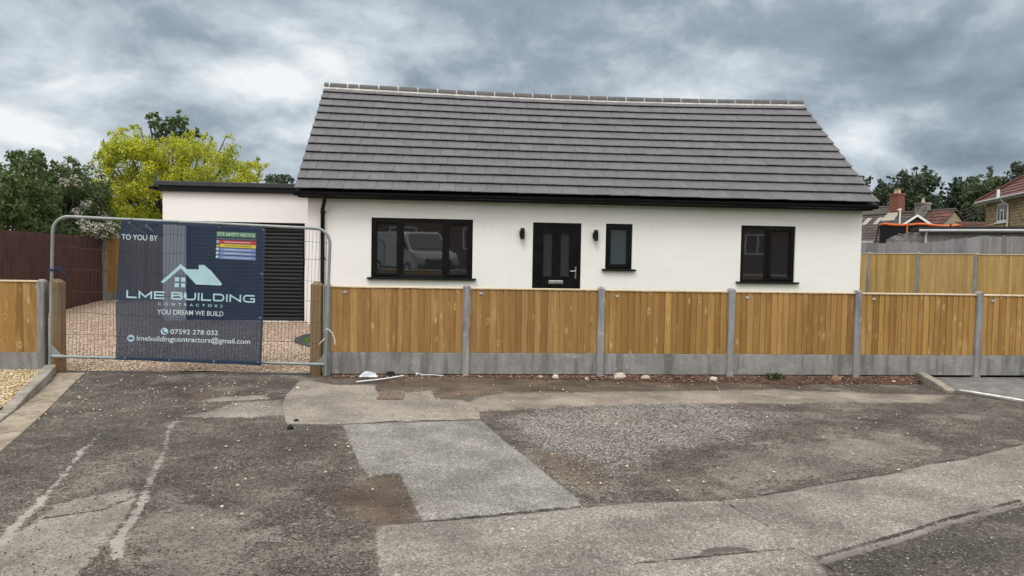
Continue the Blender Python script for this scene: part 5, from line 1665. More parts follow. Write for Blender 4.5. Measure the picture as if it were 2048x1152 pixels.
# power lines
for k, (z0, z1, nm) in enumerate([(6.20, 5.30, 'uppermost'), (6.02, 5.12, 'second from the top'), (5.72, 4.86, 'third from the top'), (5.50, 4.66, 'lowest')]):
    w = MB(); a = Vector((43, 47, z0)); b = Vector((31.2, 28.2, z1))
    w.tube([a.lerp(b, t / 12) + Vector((0, 0, -.35 * (1 - (2 * t / 12 - 1) ** 2))) for t in range(13)], .007, 5)
    w.build('power_line', M['gutter'], label=f'thin overhead wire left of the stone house, {nm} of four', cat='wire', group='overhead wires')

# ------------------------------------------------------------------ trees and shrubs
CL_BUSH = [ (-9.52,14.1,2.3,0.4),(-7.75,5.46,2.91,0.19),(-8.05,6.01,2.34,0.23),(-9.99,16.11,2.13,0.28),(-8.63,7.78,3.23,0.23),(-9.17,8.39,2.39,0.29),(-8.99,8.62,3.31,0.27),(-10.1,12.63,3.92,0.18),(-9.37,12.57,2.62,0.36),(-10.08,14.22,2.84,0.36),(-8.7,7.84,3.08,0.35),(-10.32,14.94,2.94,0.54),(-9.99,14.31,2.29,0.3),(-9.07,9.27,3.17,0.2),(-9.96,12.14,3.24,0.4),(-9.87,12.89,2.46,0.37),(-9.67,10.73,3.24,0.38),(-9.28,10.99,2.43,0.35),(-9.89,12.62,3.18,0.39),(-9.7,11.98,2.93,0.36),(-8.57,7.93,2.72,0.33),(-8.49,8.07,2.98,0.24),(-9.66,13.21,3.19,0.39),(-9.5,9.26,3.35,0.22),(-8.69,8.9,3.7,0.2),(-9.61,9.59,3.14,0.34),(-8.64,8.5,2.58,0.3),(-9.14,11.01,3.21,0.23),(-7.92,6.04,2.9,0.32),(-8.93,9.59,2.34,0.37),(-9.46,10.1,3.17,0.3),(-8.48,6.77,3.05,0.25),(-9.98,12.8,2.85,0.39),(-10.22,15.42,3.44,0.41),(-8.45,7.04,2.75,0.23),(-9.92,16.64,2.82,0.22),(-8.24,7.01,3.06,0.18),(-10.22,17.06,2.35,0.29),(-8.98,9.43,2.76,0.33),(-9.95,15.08,2.78,0.41),(-8.44,7.78,3.28,0.29),(-10.01,14.09,3.19,0.4),(-8.87,8.87,2.75,0.21),(-9.87,12.33,3.48,0.42),(-10.23,16.7,3.55,0.23),(-9.57,9.48,2.52,0.39),(-9.47,10.74,2.89,0.41),(-8.81,9.04,3.34,0.3),(-9.86,11.51,3.86,0.27),(-9.31,10.34,2.24,0.31),(-9.45,13.31,3.58,0.29),(-9.79,14.4,2.96,0.41),(-8.93,7.72,2.66,0.39),(-8.82,9.83,3.12,0.41),(-9.13,11.87,2.18,0.35),(-9.54,11.75,2.73,0.25),(-9.54,11.75,2.35,0.26),(-9.66,14.36,3.43,0.46),(-9.11,9.5,3.84,0.29),(-9.1,8.84,3.09,0.35),(-8.88,8.45,2.36,0.27),(-9.91,11.4,2.55,0.23),(-10.01,12.28,3.53,0.26),(-8.73,7.63,2.29,0.21),(-9.59,14.39,2.45,0.26),(-9.89,12.04,2.21,0.38),(-10.15,15.05,2.85,0.33),(-9.58,15.44,2.33,0.34),(-9.11,10.54,2.75,0.37),(-8.98,10.82,2.34,0.32),(-10.2,15.93,3.31,0.51),(-10.02,16.26,3.08,0.43),(-9.72,12.15,3.72,0.3),(-9.37,13.08,2.94,0.46),(-9.19,9.2,3.5,0.3),(-10.16,14.29,3.44,0.39),(-8.72,9.15,3.91,0.23),(-9.56,13.38,2.42,0.25),(-9.7,10.65,2.56,0.34),(-8.99,10.21,2.21,0.3),(-7.87,5.44,2.97,0.08),(-8.79,7.01,3.31,0.06),(-9.43,10.91,4.08,0.08),(-8.72,8.68,4.03,0.1),(-8.5,7.3,3.37,0.07),(-9.13,9.15,3.88,0.07),(-9.91,14.55,3.94,0.11),(-9.52,11.52,4.01,0.08),(-10.07,13.97,4.12,0.12),(-9.18,9.7,4.17,0.07),(-9.88,15.66,3.78,0.17),(-9.73,12.28,4.1,0.08),(-8.34,6.22,3.26,0.1),(-9.72,11.46,4.37,0.15),(-10.15,14.61,4.18,0.09),(-9.23,10.7,3.84,0.09),(-9.52,12.36,3.94,0.12),(-9.89,13.72,4.01,0.14),(-9.48,11.14,4.04,0.15),(-10.15,14.44,3.99,0.15),(-9.91,11.87,4.28,0.12),(-8.54,6.88,3.28,0.12),(-8.85,7.22,3.36,0.09),(-8.21,6.28,3.29,0.1),(-8.97,7.69,3.35,0.07),(-9.73,11.48,4.33,0.13),(-8.35,7.1,3.36,0.11),(-7.95,5.76,3.19,0.07),(-8.39,6.23,3.04,0.1),(-9.83,12.46,3.98,0.1),(-9.7,15.55,3.7,0.11),(-9.53,11.23,4.16,0.12),(-9.23,10.51,4.24,0.08),(-9.38,9.58,4.04,0.13),(-9.81,13.23,4.02,0.13),(-9.49,13.02,3.81,0.09) ]
CL_FAR = [ (-12.71,14.86,4.34,0.17),(-12.83,14.77,4.11,0.15),(-13.3,14.77,4.2,0.22),(-12.94,14.19,4.38,0.24),(-12.87,14.22,4.55,0.19),(-12.34,13.97,4.18,0.19),(-13.3,14.63,4.43,0.12),(-12.95,14.09,3.98,0.15) ]
CL_HAW = [ (-9.05,13.9,2.79,0.29),(-9.25,14.14,3.69,0.22),(-8.83,11.7,3.6,0.27),(-8.99,12.44,3.38,0.16),(-8.96,11.98,3.89,0.21),(-9.46,14.62,2.66,0.28),(-8.68,10.81,3.84,0.15),(-9.49,13.26,3.12,0.29),(-9.06,12.19,3.3,0.21),(-9.33,14.62,3.18,0.22),(-9.46,14.06,3.54,0.22),(-9.02,12.18,3.57,0.22),(-8.84,11.96,2.77,0.2),(-8.94,13.55,3.56,0.24),(-9.5,14.44,3.21,0.27),(-9.46,14.21,2.75,0.21),(-9,13.12,3.42,0.18),(-9.18,12.79,2.97,0.22),(-8.9,12.95,3.24,0.3),(-9.16,12.56,3.18,0.25),(-8.96,11.36,3.92,0.22),(-9.22,12.86,3.65,0.25),(-8.84,12.03,2.65,0.17),(-9.15,12.98,3.52,0.18),(-9.36,14.39,2.92,0.32),(-9.23,13.21,3.34,0.18),(-9.03,12.74,3.32,0.23),(-8.82,11.27,3.56,0.18),(-9.18,13.75,2.84,0.31),(-9.39,12.17,4.02,0.21),(-9.51,13.68,3.73,0.23),(-9.29,14.23,3.47,0.31),(-8.8,12.44,3.01,0.22),(-9.31,13.02,3.89,0.29),(-9.02,12.17,4.2,0.1),(-9.05,12.94,4.15,0.06),(-9.01,10.9,4.04,0.1),(-9.21,11.72,3.48,0.06),(-8.86,10.89,3.31,0.08),(-9.37,13.47,4.21,0.09),(-9.19,12.05,4.24,0.07),(-8.74,10.62,3.87,0.1),(-9.11,13.85,4.02,0.12),(-9.12,11.18,3.67,0.07),(-9.33,12.4,4.36,0.1),(-9.33,13.77,4.28,0.11),(-9.01,11.87,4.25,0.1),(-9.28,14.68,3.86,0.12),(-8.95,12.01,4.14,0.09),(-8.78,10.56,3.84,0.07) ]
CL_HAWLOW = [ (-8.38,12.22,2.27,0.12),(-8.19,11.01,2.24,0.09),(-8.27,11.69,2.42,0.09),(-8.29,11.81,2.25,0.13),(-8.21,11.48,2.32,0.15),(-8.19,12.49,2.29,0.11),(-8.31,11.07,2.4,0.14),(-8.05,10.6,2.29,0.13),(-8.34,13.27,2.16,0.1),(-8.3,12.68,2.47,0.12),(-8.23,12.14,2.08,0.09),(-8.22,11.41,2.17,0.11),(-8.22,11.1,2.44,0.1),(-8.38,12.1,2.07,0.09),(-8.35,12.04,2.39,0.14),(-8.32,11.34,2.32,0.08),(-8.28,12.81,2.31,0.1),(-8.28,11.44,2.4,0.09),(-8.23,12.23,2.33,0.1),(-8.24,10.87,2.42,0.12),(-8.32,11.46,2.17,0.07),(-8.33,13.05,2.45,0.12),(-8.36,12.65,2.32,0.15),(-8.32,11.5,2.29,0.13),(-8.32,12.54,2.4,0.09),(-8.21,11.19,2.23,0.08),(-8.35,12.35,2.11,0.16),(-8.3,12.25,2.21,0.12),(-8.36,12.59,2.08,0.12),(-8.15,11.82,2.4,0.09) ]
CL_GOLD = [ (-10.69,17.21,3.78,0.17),(-9.86,15.6,3.47,0.25),(-7.01,15.08,3.87,0.34),(-9.59,15.95,3.14,0.32),(-9.32,17.6,2.97,0.39),(-9.06,17.67,4.26,0.24),(-10.24,18,3.6,0.39),(-7.31,15.3,3.17,0.33),(-6.23,15.55,3.82,0.28),(-7.98,16.38,4.43,0.32),(-7.06,15.94,5.1,0.33),(-10.35,17.35,4.54,0.23),(-9.37,14.78,4.51,0.23),(-6.31,14.24,4.97,0.28),(-8.97,16.49,3.68,0.19),(-6.56,15.54,4.36,0.36),(-8.97,18.16,2.88,0.38),(-9.93,16.12,3.7,0.17),(-6.26,15.91,2.93,0.22),(-10.6,18.54,3.99,0.31),(-6.93,16.44,3.2,0.19),(-8.08,15.3,3.65,0.23),(-6.96,17.28,4.45,0.31),(-9.77,16.3,2.69,0.2),(-7.52,15.33,3.86,0.2),(-5.62,13.96,4.73,0.18),(-8.47,14.43,2.93,0.19),(-6.89,15.18,3.57,0.33),(-6.77,17.39,3.61,0.2),(-7.81,16.33,3.27,0.27),(-8.51,17.67,3.58,0.31),(-11.17,18.59,3.85,0.36),(-9.32,17,5,0.3),(-6.5,17.89,4.72,0.27),(-6.9,15.3,4.05,0.17),(-6.77,16.18,5.24,0.27),(-6.22,15.62,2.71,0.19),(-7.36,15.53,3.93,0.2),(-5.76,15.72,3.16,0.26),(-8.85,15.52,4.09,0.37),(-8.25,14.88,3.06,0.27),(-7.68,15.99,2.7,0.34),(-9.47,15.16,2.77,0.28),(-10.5,17.63,4.14,0.26),(-7.15,16.24,3.17,0.28),(-6.86,16.81,3.78,0.22),(-8.63,16.06,2.98,0.37),(-9.73,15.5,3.05,0.28),(-5.65,14.63,3.23,0.24),(-8.58,16.59,4.91,0.34),(-7.35,15.97,3.35,0.25),(-9.15,15.02,4.76,0.28),(-4.92,15.32,4.26,0.3),(-6.61,14.83,5.26,0.13),(-7,16.45,4.2,0.32),(-5.11,15.17,3.52,0.22),(-8.96,18.11,5.21,0.2),(-10.35,17.62,5.43,0.26),(-8.7,15.11,5.01,0.36),(-8.46,14.98,2.18,0.15),(-8.36,15.21,4.08,0.26),(-7.72,16.7,5.11,0.29),(-7.89,14.4,3.61,0.35),(-6.05,14.08,4.03,0.26),(-7.85,15.29,4.74,0.27),(-7.8,15.86,4,0.19),(-6.44,17.13,3.46,0.38),(-6.45,16.95,3.78,0.2),(-10.27,17.88,3.32,0.41),(-8.08,18.3,4.17,0.34),(-5.41,14.86,3.94,0.32),(-7.93,14.48,2.7,0.2),(-7.71,18.01,3.28,0.26),(-10.67,18.33,5.21,0.37),(-9.43,16.87,4.65,0.31),(-7.04,15.29,3.06,0.22),(-5.69,14.22,4,0.2),(-5.59,14.27,2.77,0.15),(-5.41,14.64,4.8,0.24),(-9.2,16.34,5.04,0.34),(-9.4,17.7,2.72,0.19),(-6.28,16.02,3.15,0.22),(-7.22,15.96,2.84,0.33),(-8.11,14.34,2.4,0.17),(-10.3,16.65,4.02,0.23),(-5.88,14.9,3.46,0.3),(-5.86,17.51,3.8,0.41),(-6.99,14.14,3.41,0.37),(-7.95,17.57,5.61,0.2),(-7.09,18.28,5.16,0.37),(-5.04,14.52,3.88,0.19),(-6.26,13.98,2.38,0.17),(-8.63,14.43,3.64,0.24),(-7.72,16,3.12,0.21),(-6.55,14.74,3.39,0.32),(-6.26,16.62,3.98,0.25),(-8.13,15.31,4.76,0.29),(-7.74,15.56,4.52,0.18),(-5.92,16.59,5.28,0.28),(-6,15.89,4.68,0.2),(-9.5,15.83,2.73,0.19),(-9.79,18.4,5.92,0.21),(-9.57,17.48,3.62,0.19),(-8.57,14.18,2.81,0.34),(-9.14,14.4,4.2,0.16),(-7.14,16.46,3.38,0.3),(-8.54,16.67,4.53,0.32),(-9.06,17.42,3.31,0.22),(-9.19,15.68,2.37,0.27),(-6.63,14.16,2.28,0.25),(-5.2,14.25,3.16,0.21),(-7.85,14.75,5.02,0.29),(-8.26,14.16,2.32,0.22),(-5.48,16.69,3.89,0.21),(-5.95,14.23,4.75,0.2),(-5.44,14.37,4.57,0.27),(-6.88,14.41,2.81,0.29),(-8.83,14.71,4.82,0.36),(-7.88,14.3,4.14,0.28),(-7.41,15.54,5.08,0.38),(-9.94,17.4,4.28,0.25),(-4.89,16.24,4.68,0.19),(-9.08,17.57,4.81,0.35),(-8.93,17.72,3.82,0.24),(-8.04,15.5,4.49,0.24),(-8.25,14.51,4.93,0.37),(-9.37,16.97,4.49,0.28),(-9.21,15.8,5.18,0.35),(-8.56,15.31,2.57,0.18),(-10.07,17.18,5.65,0.14),(-9.92,18,4.25,0.34),(-7.8,17.98,5.66,0.28),(-8.44,16.17,5.24,0.27),(-7.38,17.83,3.91,0.4),(-7.9,17.46,2.88,0.25),(-5.76,16.38,3.91,0.3),(-6.8,14.86,3.89,0.17),(-8.73,18.29,4.03,0.2),(-6.23,18.15,4.18,0.39),(-10.1,16.77,2.81,0.23),(-7.32,14.51,3.88,0.34),(-4.95,14.05,4,0.17),(-6.46,14.01,4.18,0.25),(-7.29,15.69,3.16,0.26),(-8.14,17.71,5.68,0.2),(-7.65,14.99,2.32,0.3),(-7.17,17.92,5.47,0.34),(-8.13,18.09,3.28,0.33),(-5.87,18.13,4.38,0.39),(-7.42,16.32,3.56,0.26),(-8.6,14.43,4.96,0.36),(-6.79,17.43,3.17,0.35),(-5.51,15.85,4.6,0.26),(-9.09,14.95,2.28,0.16),(-9.95,15.62,3.6,0.21),(-7.82,16.22,5.35,0.29),(-5.43,16.32,4.64,0.22),(-6.47,14.62,4.82,0.24),(-8.88,17.51,3.4,0.34),(-9.6,17.11,3.52,0.41),(-8.5,15.13,3.59,0.25),(-9.86,17.16,3.07,0.35),(-7.85,17.45,5.46,0.2),(-9.2,18.22,2.22,0.14),(-6.28,17.15,3.21,0.33),(-8.1,16.38,4.71,0.27),(-5.63,14.78,4.8,0.23),(-10.01,18.41,5.65,0.32),(-9.17,15.65,3.54,0.2),(-7.81,17.64,5.02,0.36),(-7.17,15.59,4.61,0.27),(-7.82,18.2,2.76,0.26),(-6.33,18.04,3.66,0.25),(-9.67,15.66,3.37,0.24),(-7.99,17.32,4.1,0.25),(-10.39,18.05,5.14,0.26),(-8.54,15.04,2.85,0.24),(-8.93,17.05,5.27,0.4),(-9.99,16.31,3.9,0.24),(-9.72,17.79,4.01,0.34),(-8.14,14.71,3.85,0.18),(-7.75,14.19,4.33,0.22),(-7.71,17.4,3.93,0.26),(-8.88,16.32,3.42,0.35),(-9.8,17.63,5.42,0.26),(-6.98,14.89,4.68,0.22),(-6.93,14.95,4.88,0.27),(-7.05,16.53,4.55,0.22),(-9.06,15.78,5.06,0.18),(-7.83,17.57,4.42,0.21),(-9.58,16.22,2.93,0.26),(-8.14,16.99,2.63,0.21),(-9.02,14.85,5.14,0.31),(-7.91,15.78,4.84,0.18),(-9.22,15.88,3.83,0.33),(-6.68,14.22,3.67,0.18),(-9.1,14.63,3.14,0.22),(-5.31,17.52,4.87,0.15),(-8.6,17.55,3.38,0.21),(-5.82,13.92,4.35,0.21),(-8.63,16.99,5.52,0.15),(-6.73,14.36,3.27,0.35),(-8.86,17.03,2.97,0.31),(-5.98,14.61,4.03,0.21),(-7.73,17.31,2.64,0.37),(-8.55,16.43,3.79,0.38),(-9.97,16.57,4.69,0.39),(-9.21,16.38,2.96,0.36),(-7.06,15.34,4.24,0.24),(-8.42,17.23,5.33,0.2),(-6.95,15.47,2.81,0.19),(-5.51,14.93,3.75,0.26),(-5.75,17.57,4.77,0.24),(-6.12,16.2,3.09,0.19),(-10.91,18.25,3.17,0.24),(-10.07,17.37,4.22,0.26),(-6.27,16.06,3.03,0.2),(-5.34,16.23,4.02,0.33),(-9.35,16.63,3.74,0.2),(-8.01,15.38,2.91,0.24),(-9.01,14.37,4.9,0.22),(-9.24,14.78,4.36,0.24),(-8.37,15.31,5.12,0.33),(-7.29,16.05,5.03,0.38),(-8.21,14.11,3.7,0.25),(-7.2,14.8,4.31,0.26),(-5.99,14.93,3.24,0.2),(-5.48,16.71,4.54,0.32),(-6.19,16.72,4.65,0.38),(-5.92,13.95,2.49,0.22),(-10.83,17.45,4.52,0.12),(-10.45,16.96,5.14,0.14),(-7.15,16.3,5.79,0.14),(-7.01,15.35,5.6,0.07),(-6.63,16.21,5.78,0.07),(-5.73,15.73,5.62,0.09),(-4.72,15.63,3.93,0.11),(-9.39,15.57,5.58,0.13),(-7.79,15.35,5.44,0.06),(-4.82,14.64,4.58,0.11),(-9.49,16.28,5.79,0.13),(-4.89,15.85,4.18,0.13),(-9.8,17.06,5.93,0.11),(-10.22,15.76,4.25,0.08),(-6.93,15.65,5.57,0.07),(-4.66,14.71,4.57,0.12),(-7.85,17.65,5.95,0.08),(-5.09,17.37,4.47,0.07),(-10.57,17.37,5.51,0.1),(-10.54,16.78,4.03,0.08),(-6.55,16.49,5.67,0.08),(-10.82,17.16,4.8,0.1),(-10.48,16.27,3.95,0.12),(-9.99,15.81,4.94,0.13),(-7.11,16.29,5.71,0.08),(-9.32,15.02,5.51,0.09),(-4.89,15.81,3.76,0.07),(-10.14,16.33,4.98,0.09),(-5.07,16.57,4.88,0.1),(-9.63,15.44,5.06,0.09),(-8.9,16.18,5.91,0.07),(-9.21,16.81,6.05,0.07),(-8.91,15.3,5.7,0.08),(-10.92,17.69,5.04,0.14),(-6.75,17.33,5.56,0.1),(-4.67,15.53,4.15,0.08),(-5.05,16.84,3.99,0.08),(-10.14,16.4,5.02,0.06),(-4.97,16.55,4.99,0.09),(-4.56,15.96,4.7,0.12),(-5.19,16.18,4.85,0.07),(-9.5,15.21,5.13,0.1),(-10.23,15.81,3.17,0.1),(-8.1,16.42,5.53,0.07),(-5.33,17.12,4.84,0.07),(-9.19,17.11,6.03,0.08),(-5.74,15.37,5.58,0.09),(-6.66,16.11,5.66,0.08),(-9.68,16.88,5.76,0.1),(-5.21,17,4.81,0.12),(-6.97,15.98,5.42,0.07),(-9.94,16.19,5.19,0.09),(-10.49,16.4,4.46,0.08),(-8.06,16.84,5.68,0.08),(-5.84,16.61,5.64,0.07),(-8.96,15.88,5.85,0.11),(-4.73,14.84,4.57,0.07),(-7.72,16.09,5.69,0.08),(-10.86,17.81,5.17,0.09),(-7.97,15.79,5.47,0.09),(-8.8,15.52,5.79,0.08),(-10.71,17.01,4.17,0.11),(-9.47,14.98,5.09,0.1),(-10.14,16.06,3.18,0.13),(-7.16,17.61,5.89,0.12),(-8.78,16.51,5.64,0.08),(-4.49,14.72,4.3,0.11),(-4.96,16.51,4,0.12),(-10.28,16.67,5.15,0.07),(-10.47,16.39,3.44,0.12) ]
CL_GREEN = [ (-11.43,24.91,6.96,0.22),(-10.19,23.29,6.65,0.26),(-10.07,24.74,7.08,0.21),(-10.57,23.61,6.35,0.25),(-10.65,23.53,7.28,0.19),(-11.27,25.07,7.12,0.31),(-11.56,25.11,6.76,0.3),(-10.01,24.86,6.96,0.2),(-9.99,23.1,7.34,0.26),(-10.91,23.38,7.42,0.12),(-10.27,24.32,6.46,0.29),(-10.43,23.75,7.37,0.3),(-10.88,24.81,7.25,0.21),(-11.45,23.79,7.57,0.14),(-10.15,23.66,6.89,0.26),(-10.92,25.06,6.76,0.31),(-10.42,24.32,7.57,0.24),(-10.51,23.64,7.45,0.18),(-10,23.61,7.16,0.2),(-11.45,25.05,7.35,0.28),(-10.64,24.89,7.51,0.3),(-10.23,24.8,6.77,0.21),(-11.26,23.9,7.35,0.29),(-9.92,24.14,7.05,0.25),(-10.34,23.38,7.04,0.23),(-10.66,23.68,6.53,0.21),(-11.73,24.86,7.89,0.11),(-9.47,24.32,6.9,0.13),(-11.5,23.85,7.59,0.08),(-10,24.09,7.42,0.13),(-10.05,23.51,7.5,0.11),(-9.74,23.42,7.5,0.11),(-11.71,24.84,6.59,0.09),(-9.7,24.72,7.19,0.1),(-11.26,23.47,6.28,0.1),(-11.45,24.63,7.79,0.11),(-10.13,23.68,7.82,0.07),(-11.53,24.72,6.41,0.09) ]
CL_SMALL = [ (-11.65,52.14,7.66,0.49),(-11.29,49.73,7.18,0.28),(-11.89,52.65,7.39,0.46),(-12.01,50.06,7.1,0.41),(-11.95,52.35,6.94,0.32),(-12.49,50.87,7.38,0.42),(-12.81,52.76,7.89,0.35),(-11.28,50.5,6.81,0.31),(-11.1,52.63,7.66,0.31),(-10.04,49.56,6.81,0.24),(-11.42,52.56,7.87,0.3),(-11.8,51.33,7.61,0.42) ]
CL_T1 = [ (47.65,67.16,7.05,0.57),(48.31,69.06,9.97,0.64),(48.75,70.57,8.86,0.59),(48.9,70.06,9.46,0.5),(48.02,69.59,8.16,0.71),(47.46,69.8,10.44,0.39),(47.88,67.91,8.33,0.41),(45.36,65.5,9.95,0.46),(47.12,67.23,7.09,0.65),(48.24,68.75,9.03,0.68),(46.71,66.65,8.78,0.41),(47.71,70.02,6.79,0.37),(48.11,69.09,8.23,0.54),(46.06,65.58,9.5,0.55),(46.63,66.58,8.05,0.52),(45.67,65.85,6.71,0.43),(48.15,70.6,10.08,0.62),(48.39,68.52,10.73,0.35),(46.49,67.88,9.71,0.49),(47.76,69.58,7.72,0.63),(45.17,65.77,9.74,0.37),(46.65,66.75,10.03,0.65),(46.26,65.59,10.09,0.5),(46.51,67.38,8.6,0.66),(47.98,66.99,9.22,0.18),(46.91,66.85,10.94,0.21),(48.26,69.98,11.29,0.19),(46.78,69.72,8.9,0.27),(47.49,66.37,10.88,0.24),(47.8,69.66,11.17,0.28),(45.16,66.55,10.64,0.19),(46.24,67.59,10.9,0.26) ]
CL_T2 = [ (48.75,65.4,7.73,0.5),(53.4,69.49,8.88,0.81),(52.85,69.04,8.25,0.58),(49.13,65.54,7.49,0.46),(50.1,66.04,8.1,0.58),(46.85,63.21,8.69,0.63),(50.2,68.45,10.19,0.58),(49.96,64.45,10.45,0.6),(49.28,63.38,9.95,0.59),(48.96,66.54,9.5,0.76),(51.82,69.12,7.93,0.58),(52.03,68.68,9,0.58),(48.8,66.78,7.15,0.66),(46.82,64.33,7.36,0.56),(51.94,67.85,7.86,0.49),(49.18,67.8,6.67,0.34),(48.24,65.91,8.47,0.69),(50.19,66.91,6.88,0.6),(49.48,67.32,7.8,0.56),(49.96,64.4,6.99,0.7),(49.25,62.92,7.76,0.53),(49.08,64.13,8.28,0.6),(51.16,65.49,9.81,0.45),(47.5,65.04,6.64,0.5),(52.11,68.73,10.07,0.65),(48.6,63.95,8.16,0.5),(47.86,64.52,9.64,0.7),(49.46,66.45,8.67,0.45),(53.12,68.29,9.23,0.41),(49.49,64.73,8.87,0.55),(49.3,66.76,8.63,0.67),(51.37,68.81,7.55,0.86),(50.65,64.8,8.83,0.59),(52.09,69.54,9.31,0.89),(48.27,64.7,6.89,0.65),(46.85,64.09,8.09,0.49),(47.53,62.78,9.25,0.63),(50.51,67.29,9.52,0.45),(48.62,62.14,8.8,0.72),(51.82,66.49,7.18,0.71),(49.48,65,7.09,0.84),(49.98,65.93,10.8,0.41),(48.9,67.34,9.15,0.54),(52.53,67.28,9.51,0.29),(48.72,66.31,6.78,0.56),(52.29,68.23,10.02,0.59),(50.34,69.24,9.47,0.57),(50.09,65.1,8.33,0.44),(50.61,66.65,9.91,0.72),(50.17,65.59,7.44,0.57),(48.69,63.15,7.37,0.77),(50.98,65.67,10.26,0.55),(50.93,64.93,10.64,0.19),(50.38,63.61,9.44,0.28),(50.63,64.44,10.86,0.28),(52.41,66.55,9.71,0.18),(49.21,63.7,10.96,0.29),(53.06,67.84,9.5,0.24),(48.91,63.32,10.92,0.28),(51.88,66.84,11.34,0.18),(53.28,68.19,9.62,0.23),(47.84,63.59,10.58,0.21),(48.34,66.04,10.46,0.29),(49.98,63.9,10.58,0.24),(49.71,68.45,10.11,0.19),(49.5,67.67,10.73,0.21),(48.69,66.21,10.4,0.18),(47.98,67.22,8.65,0.23),(47.34,65.72,9.12,0.21),(51.7,67.12,11.71,0.32) ]
CL_T3 = [ (51.92,64.07,6.96,0.46),(53.88,65.33,9.73,0.49),(50.77,60.69,8.09,0.43),(48.29,60.33,8.7,0.56),(50.03,62.56,10.14,0.66),(52.8,64.55,9.48,0.55),(54.8,66.32,10.44,0.48),(52.34,62.64,6.59,0.45),(53.19,64.68,10.18,0.53),(52.35,66.2,7.93,0.5),(50.46,61.45,10.43,0.78),(50.7,63.48,8.87,0.82),(50.88,65.06,10.06,0.42),(51.9,65.45,10.08,0.81),(51.38,61.48,7.32,0.68),(54.95,65.6,7.94,0.36),(47.94,59.43,6.98,0.7),(51.71,62.57,6.84,0.59),(49.53,61.35,7.96,0.46),(52.57,64.97,9.75,0.72),(47.82,59.25,8.01,0.45),(48.98,61.66,9.28,0.7),(48.99,59.53,8.12,0.51),(52.26,63.41,8.49,0.76),(50.19,59.46,7.57,0.66),(51.38,60.96,8.01,0.54),(52.19,64.79,9.89,0.43),(53.44,65.21,7.49,0.7),(49.09,61.51,7.06,0.54),(51.49,63.87,10.71,0.78),(53.02,63.68,10.26,0.51),(50.4,63.51,7.75,0.65),(53.78,64.98,6.71,0.42),(51.2,63.33,8.18,0.74),(49.2,59.88,9.55,0.63),(50.61,62.69,9.01,0.72),(48.81,61.37,8.08,0.44),(49.04,60.26,9.88,0.61),(51.78,65.59,9.09,0.43),(51.47,64.39,7.97,0.51),(49.66,61.38,6.84,0.8),(50.9,63.64,10.53,0.44),(50,60,8.1,0.58),(48.1,59.07,6.6,0.54),(49.89,63.15,8.63,0.56),(51.72,65.88,7.49,0.47),(54.09,64.67,8.7,0.44),(52.75,64.27,10.57,0.45),(51.73,63.03,7.35,0.75),(50.56,61.66,8.96,0.65),(53.06,66.37,8.19,0.44),(48.86,60.39,8.44,0.55),(54.11,64.31,7.11,0.45),(49.74,61.69,9.71,0.5),(53.58,65.08,10.83,0.63),(47.46,59.19,7.64,0.65),(48.37,61.68,9.27,0.17),(48.93,62.41,8.36,0.29),(52.59,63.67,11.41,0.19),(49.32,63.4,10.64,0.16),(50.09,62.49,11.53,0.17),(52.66,62.38,10.54,0.16),(51.87,62.78,11.23,0.16),(52.9,62.31,9.9,0.21),(50.31,63.13,11.53,0.26),(48.07,61.11,10.47,0.25),(50.62,65.31,8.79,0.18),(52.19,61.82,10.35,0.17),(50.14,64.18,8.92,0.23),(51.53,60.48,9.33,0.24),(54.11,63.96,9.16,0.28),(52.05,64.29,11.58,0.19),(52.85,64.79,11.54,0.23),(52.18,64.13,11.86,0.2),(49.25,62.73,10.76,0.24),(50.7,65.55,10.19,0.22) ]
CL_T4 = [ (58.9,68.5,7.5,0.78),(58.68,67.57,10.24,0.72),(62.73,72.49,8.62,0.65),(61.02,71.38,10.46,0.68),(62.53,71.5,9.51,0.51),(59.78,67.8,8.38,0.71),(59.7,69.65,8.44,0.65),(62.25,71.14,7.55,0.81),(61.16,71.8,8.07,0.77),(62.76,74.28,9.45,0.96),(60.39,71.93,7.85,0.59),(58.21,67.65,10.15,0.54),(59.81,70.35,8.11,0.54),(62.64,72.63,7.44,0.64),(58.71,67.2,6.95,0.46),(63.42,73.1,10.78,0.71),(61.22,72.46,10.31,0.56),(64.62,73.83,9.63,0.34),(61.15,69.74,9.94,0.58),(61.94,71.62,9.09,0.67),(64.1,74.02,9.22,0.92),(62.24,72.76,8.45,0.89),(59.86,71.24,8.39,0.61),(61.25,70.86,7.88,0.57),(60.86,69.96,9.94,0.56),(62.87,72.83,9.94,0.82),(61.3,71.81,9.66,0.56),(60.77,71.33,8.98,0.87),(58.68,67.41,8.39,0.48),(57.62,68.13,7.34,0.48),(64.02,73.39,7.76,0.51),(62.38,73.56,8.95,0.62),(61,69.11,10.25,0.36),(58.6,68.7,8.78,0.51),(64.76,74.27,8.76,0.59),(60.56,69.03,9.37,0.77),(63.39,74.23,9.8,0.77),(59.35,67.73,8.85,0.63),(61.27,72.3,7.34,0.57),(60.46,68.56,7.77,0.62),(58.69,69.3,8.86,0.65),(61.38,71.61,9.4,0.85),(59.32,68.04,7.81,0.59),(63.39,74.08,11.12,0.6),(60.44,70.8,11.52,0.29),(61.22,71,11.59,0.18),(63.7,71.91,11.55,0.18),(58.34,68.79,10.62,0.25),(61.77,71.89,11.42,0.22),(59.08,71.21,9.25,0.26),(60.08,70.88,10.81,0.17),(62.69,73.67,11.7,0.19),(57.61,68.99,9.22,0.32),(58.29,69.65,9.17,0.26),(58.02,68.95,10.18,0.18),(62.32,70.58,10.68,0.23),(60.51,70.98,11.01,0.2),(61.96,72.88,11.44,0.23) ]
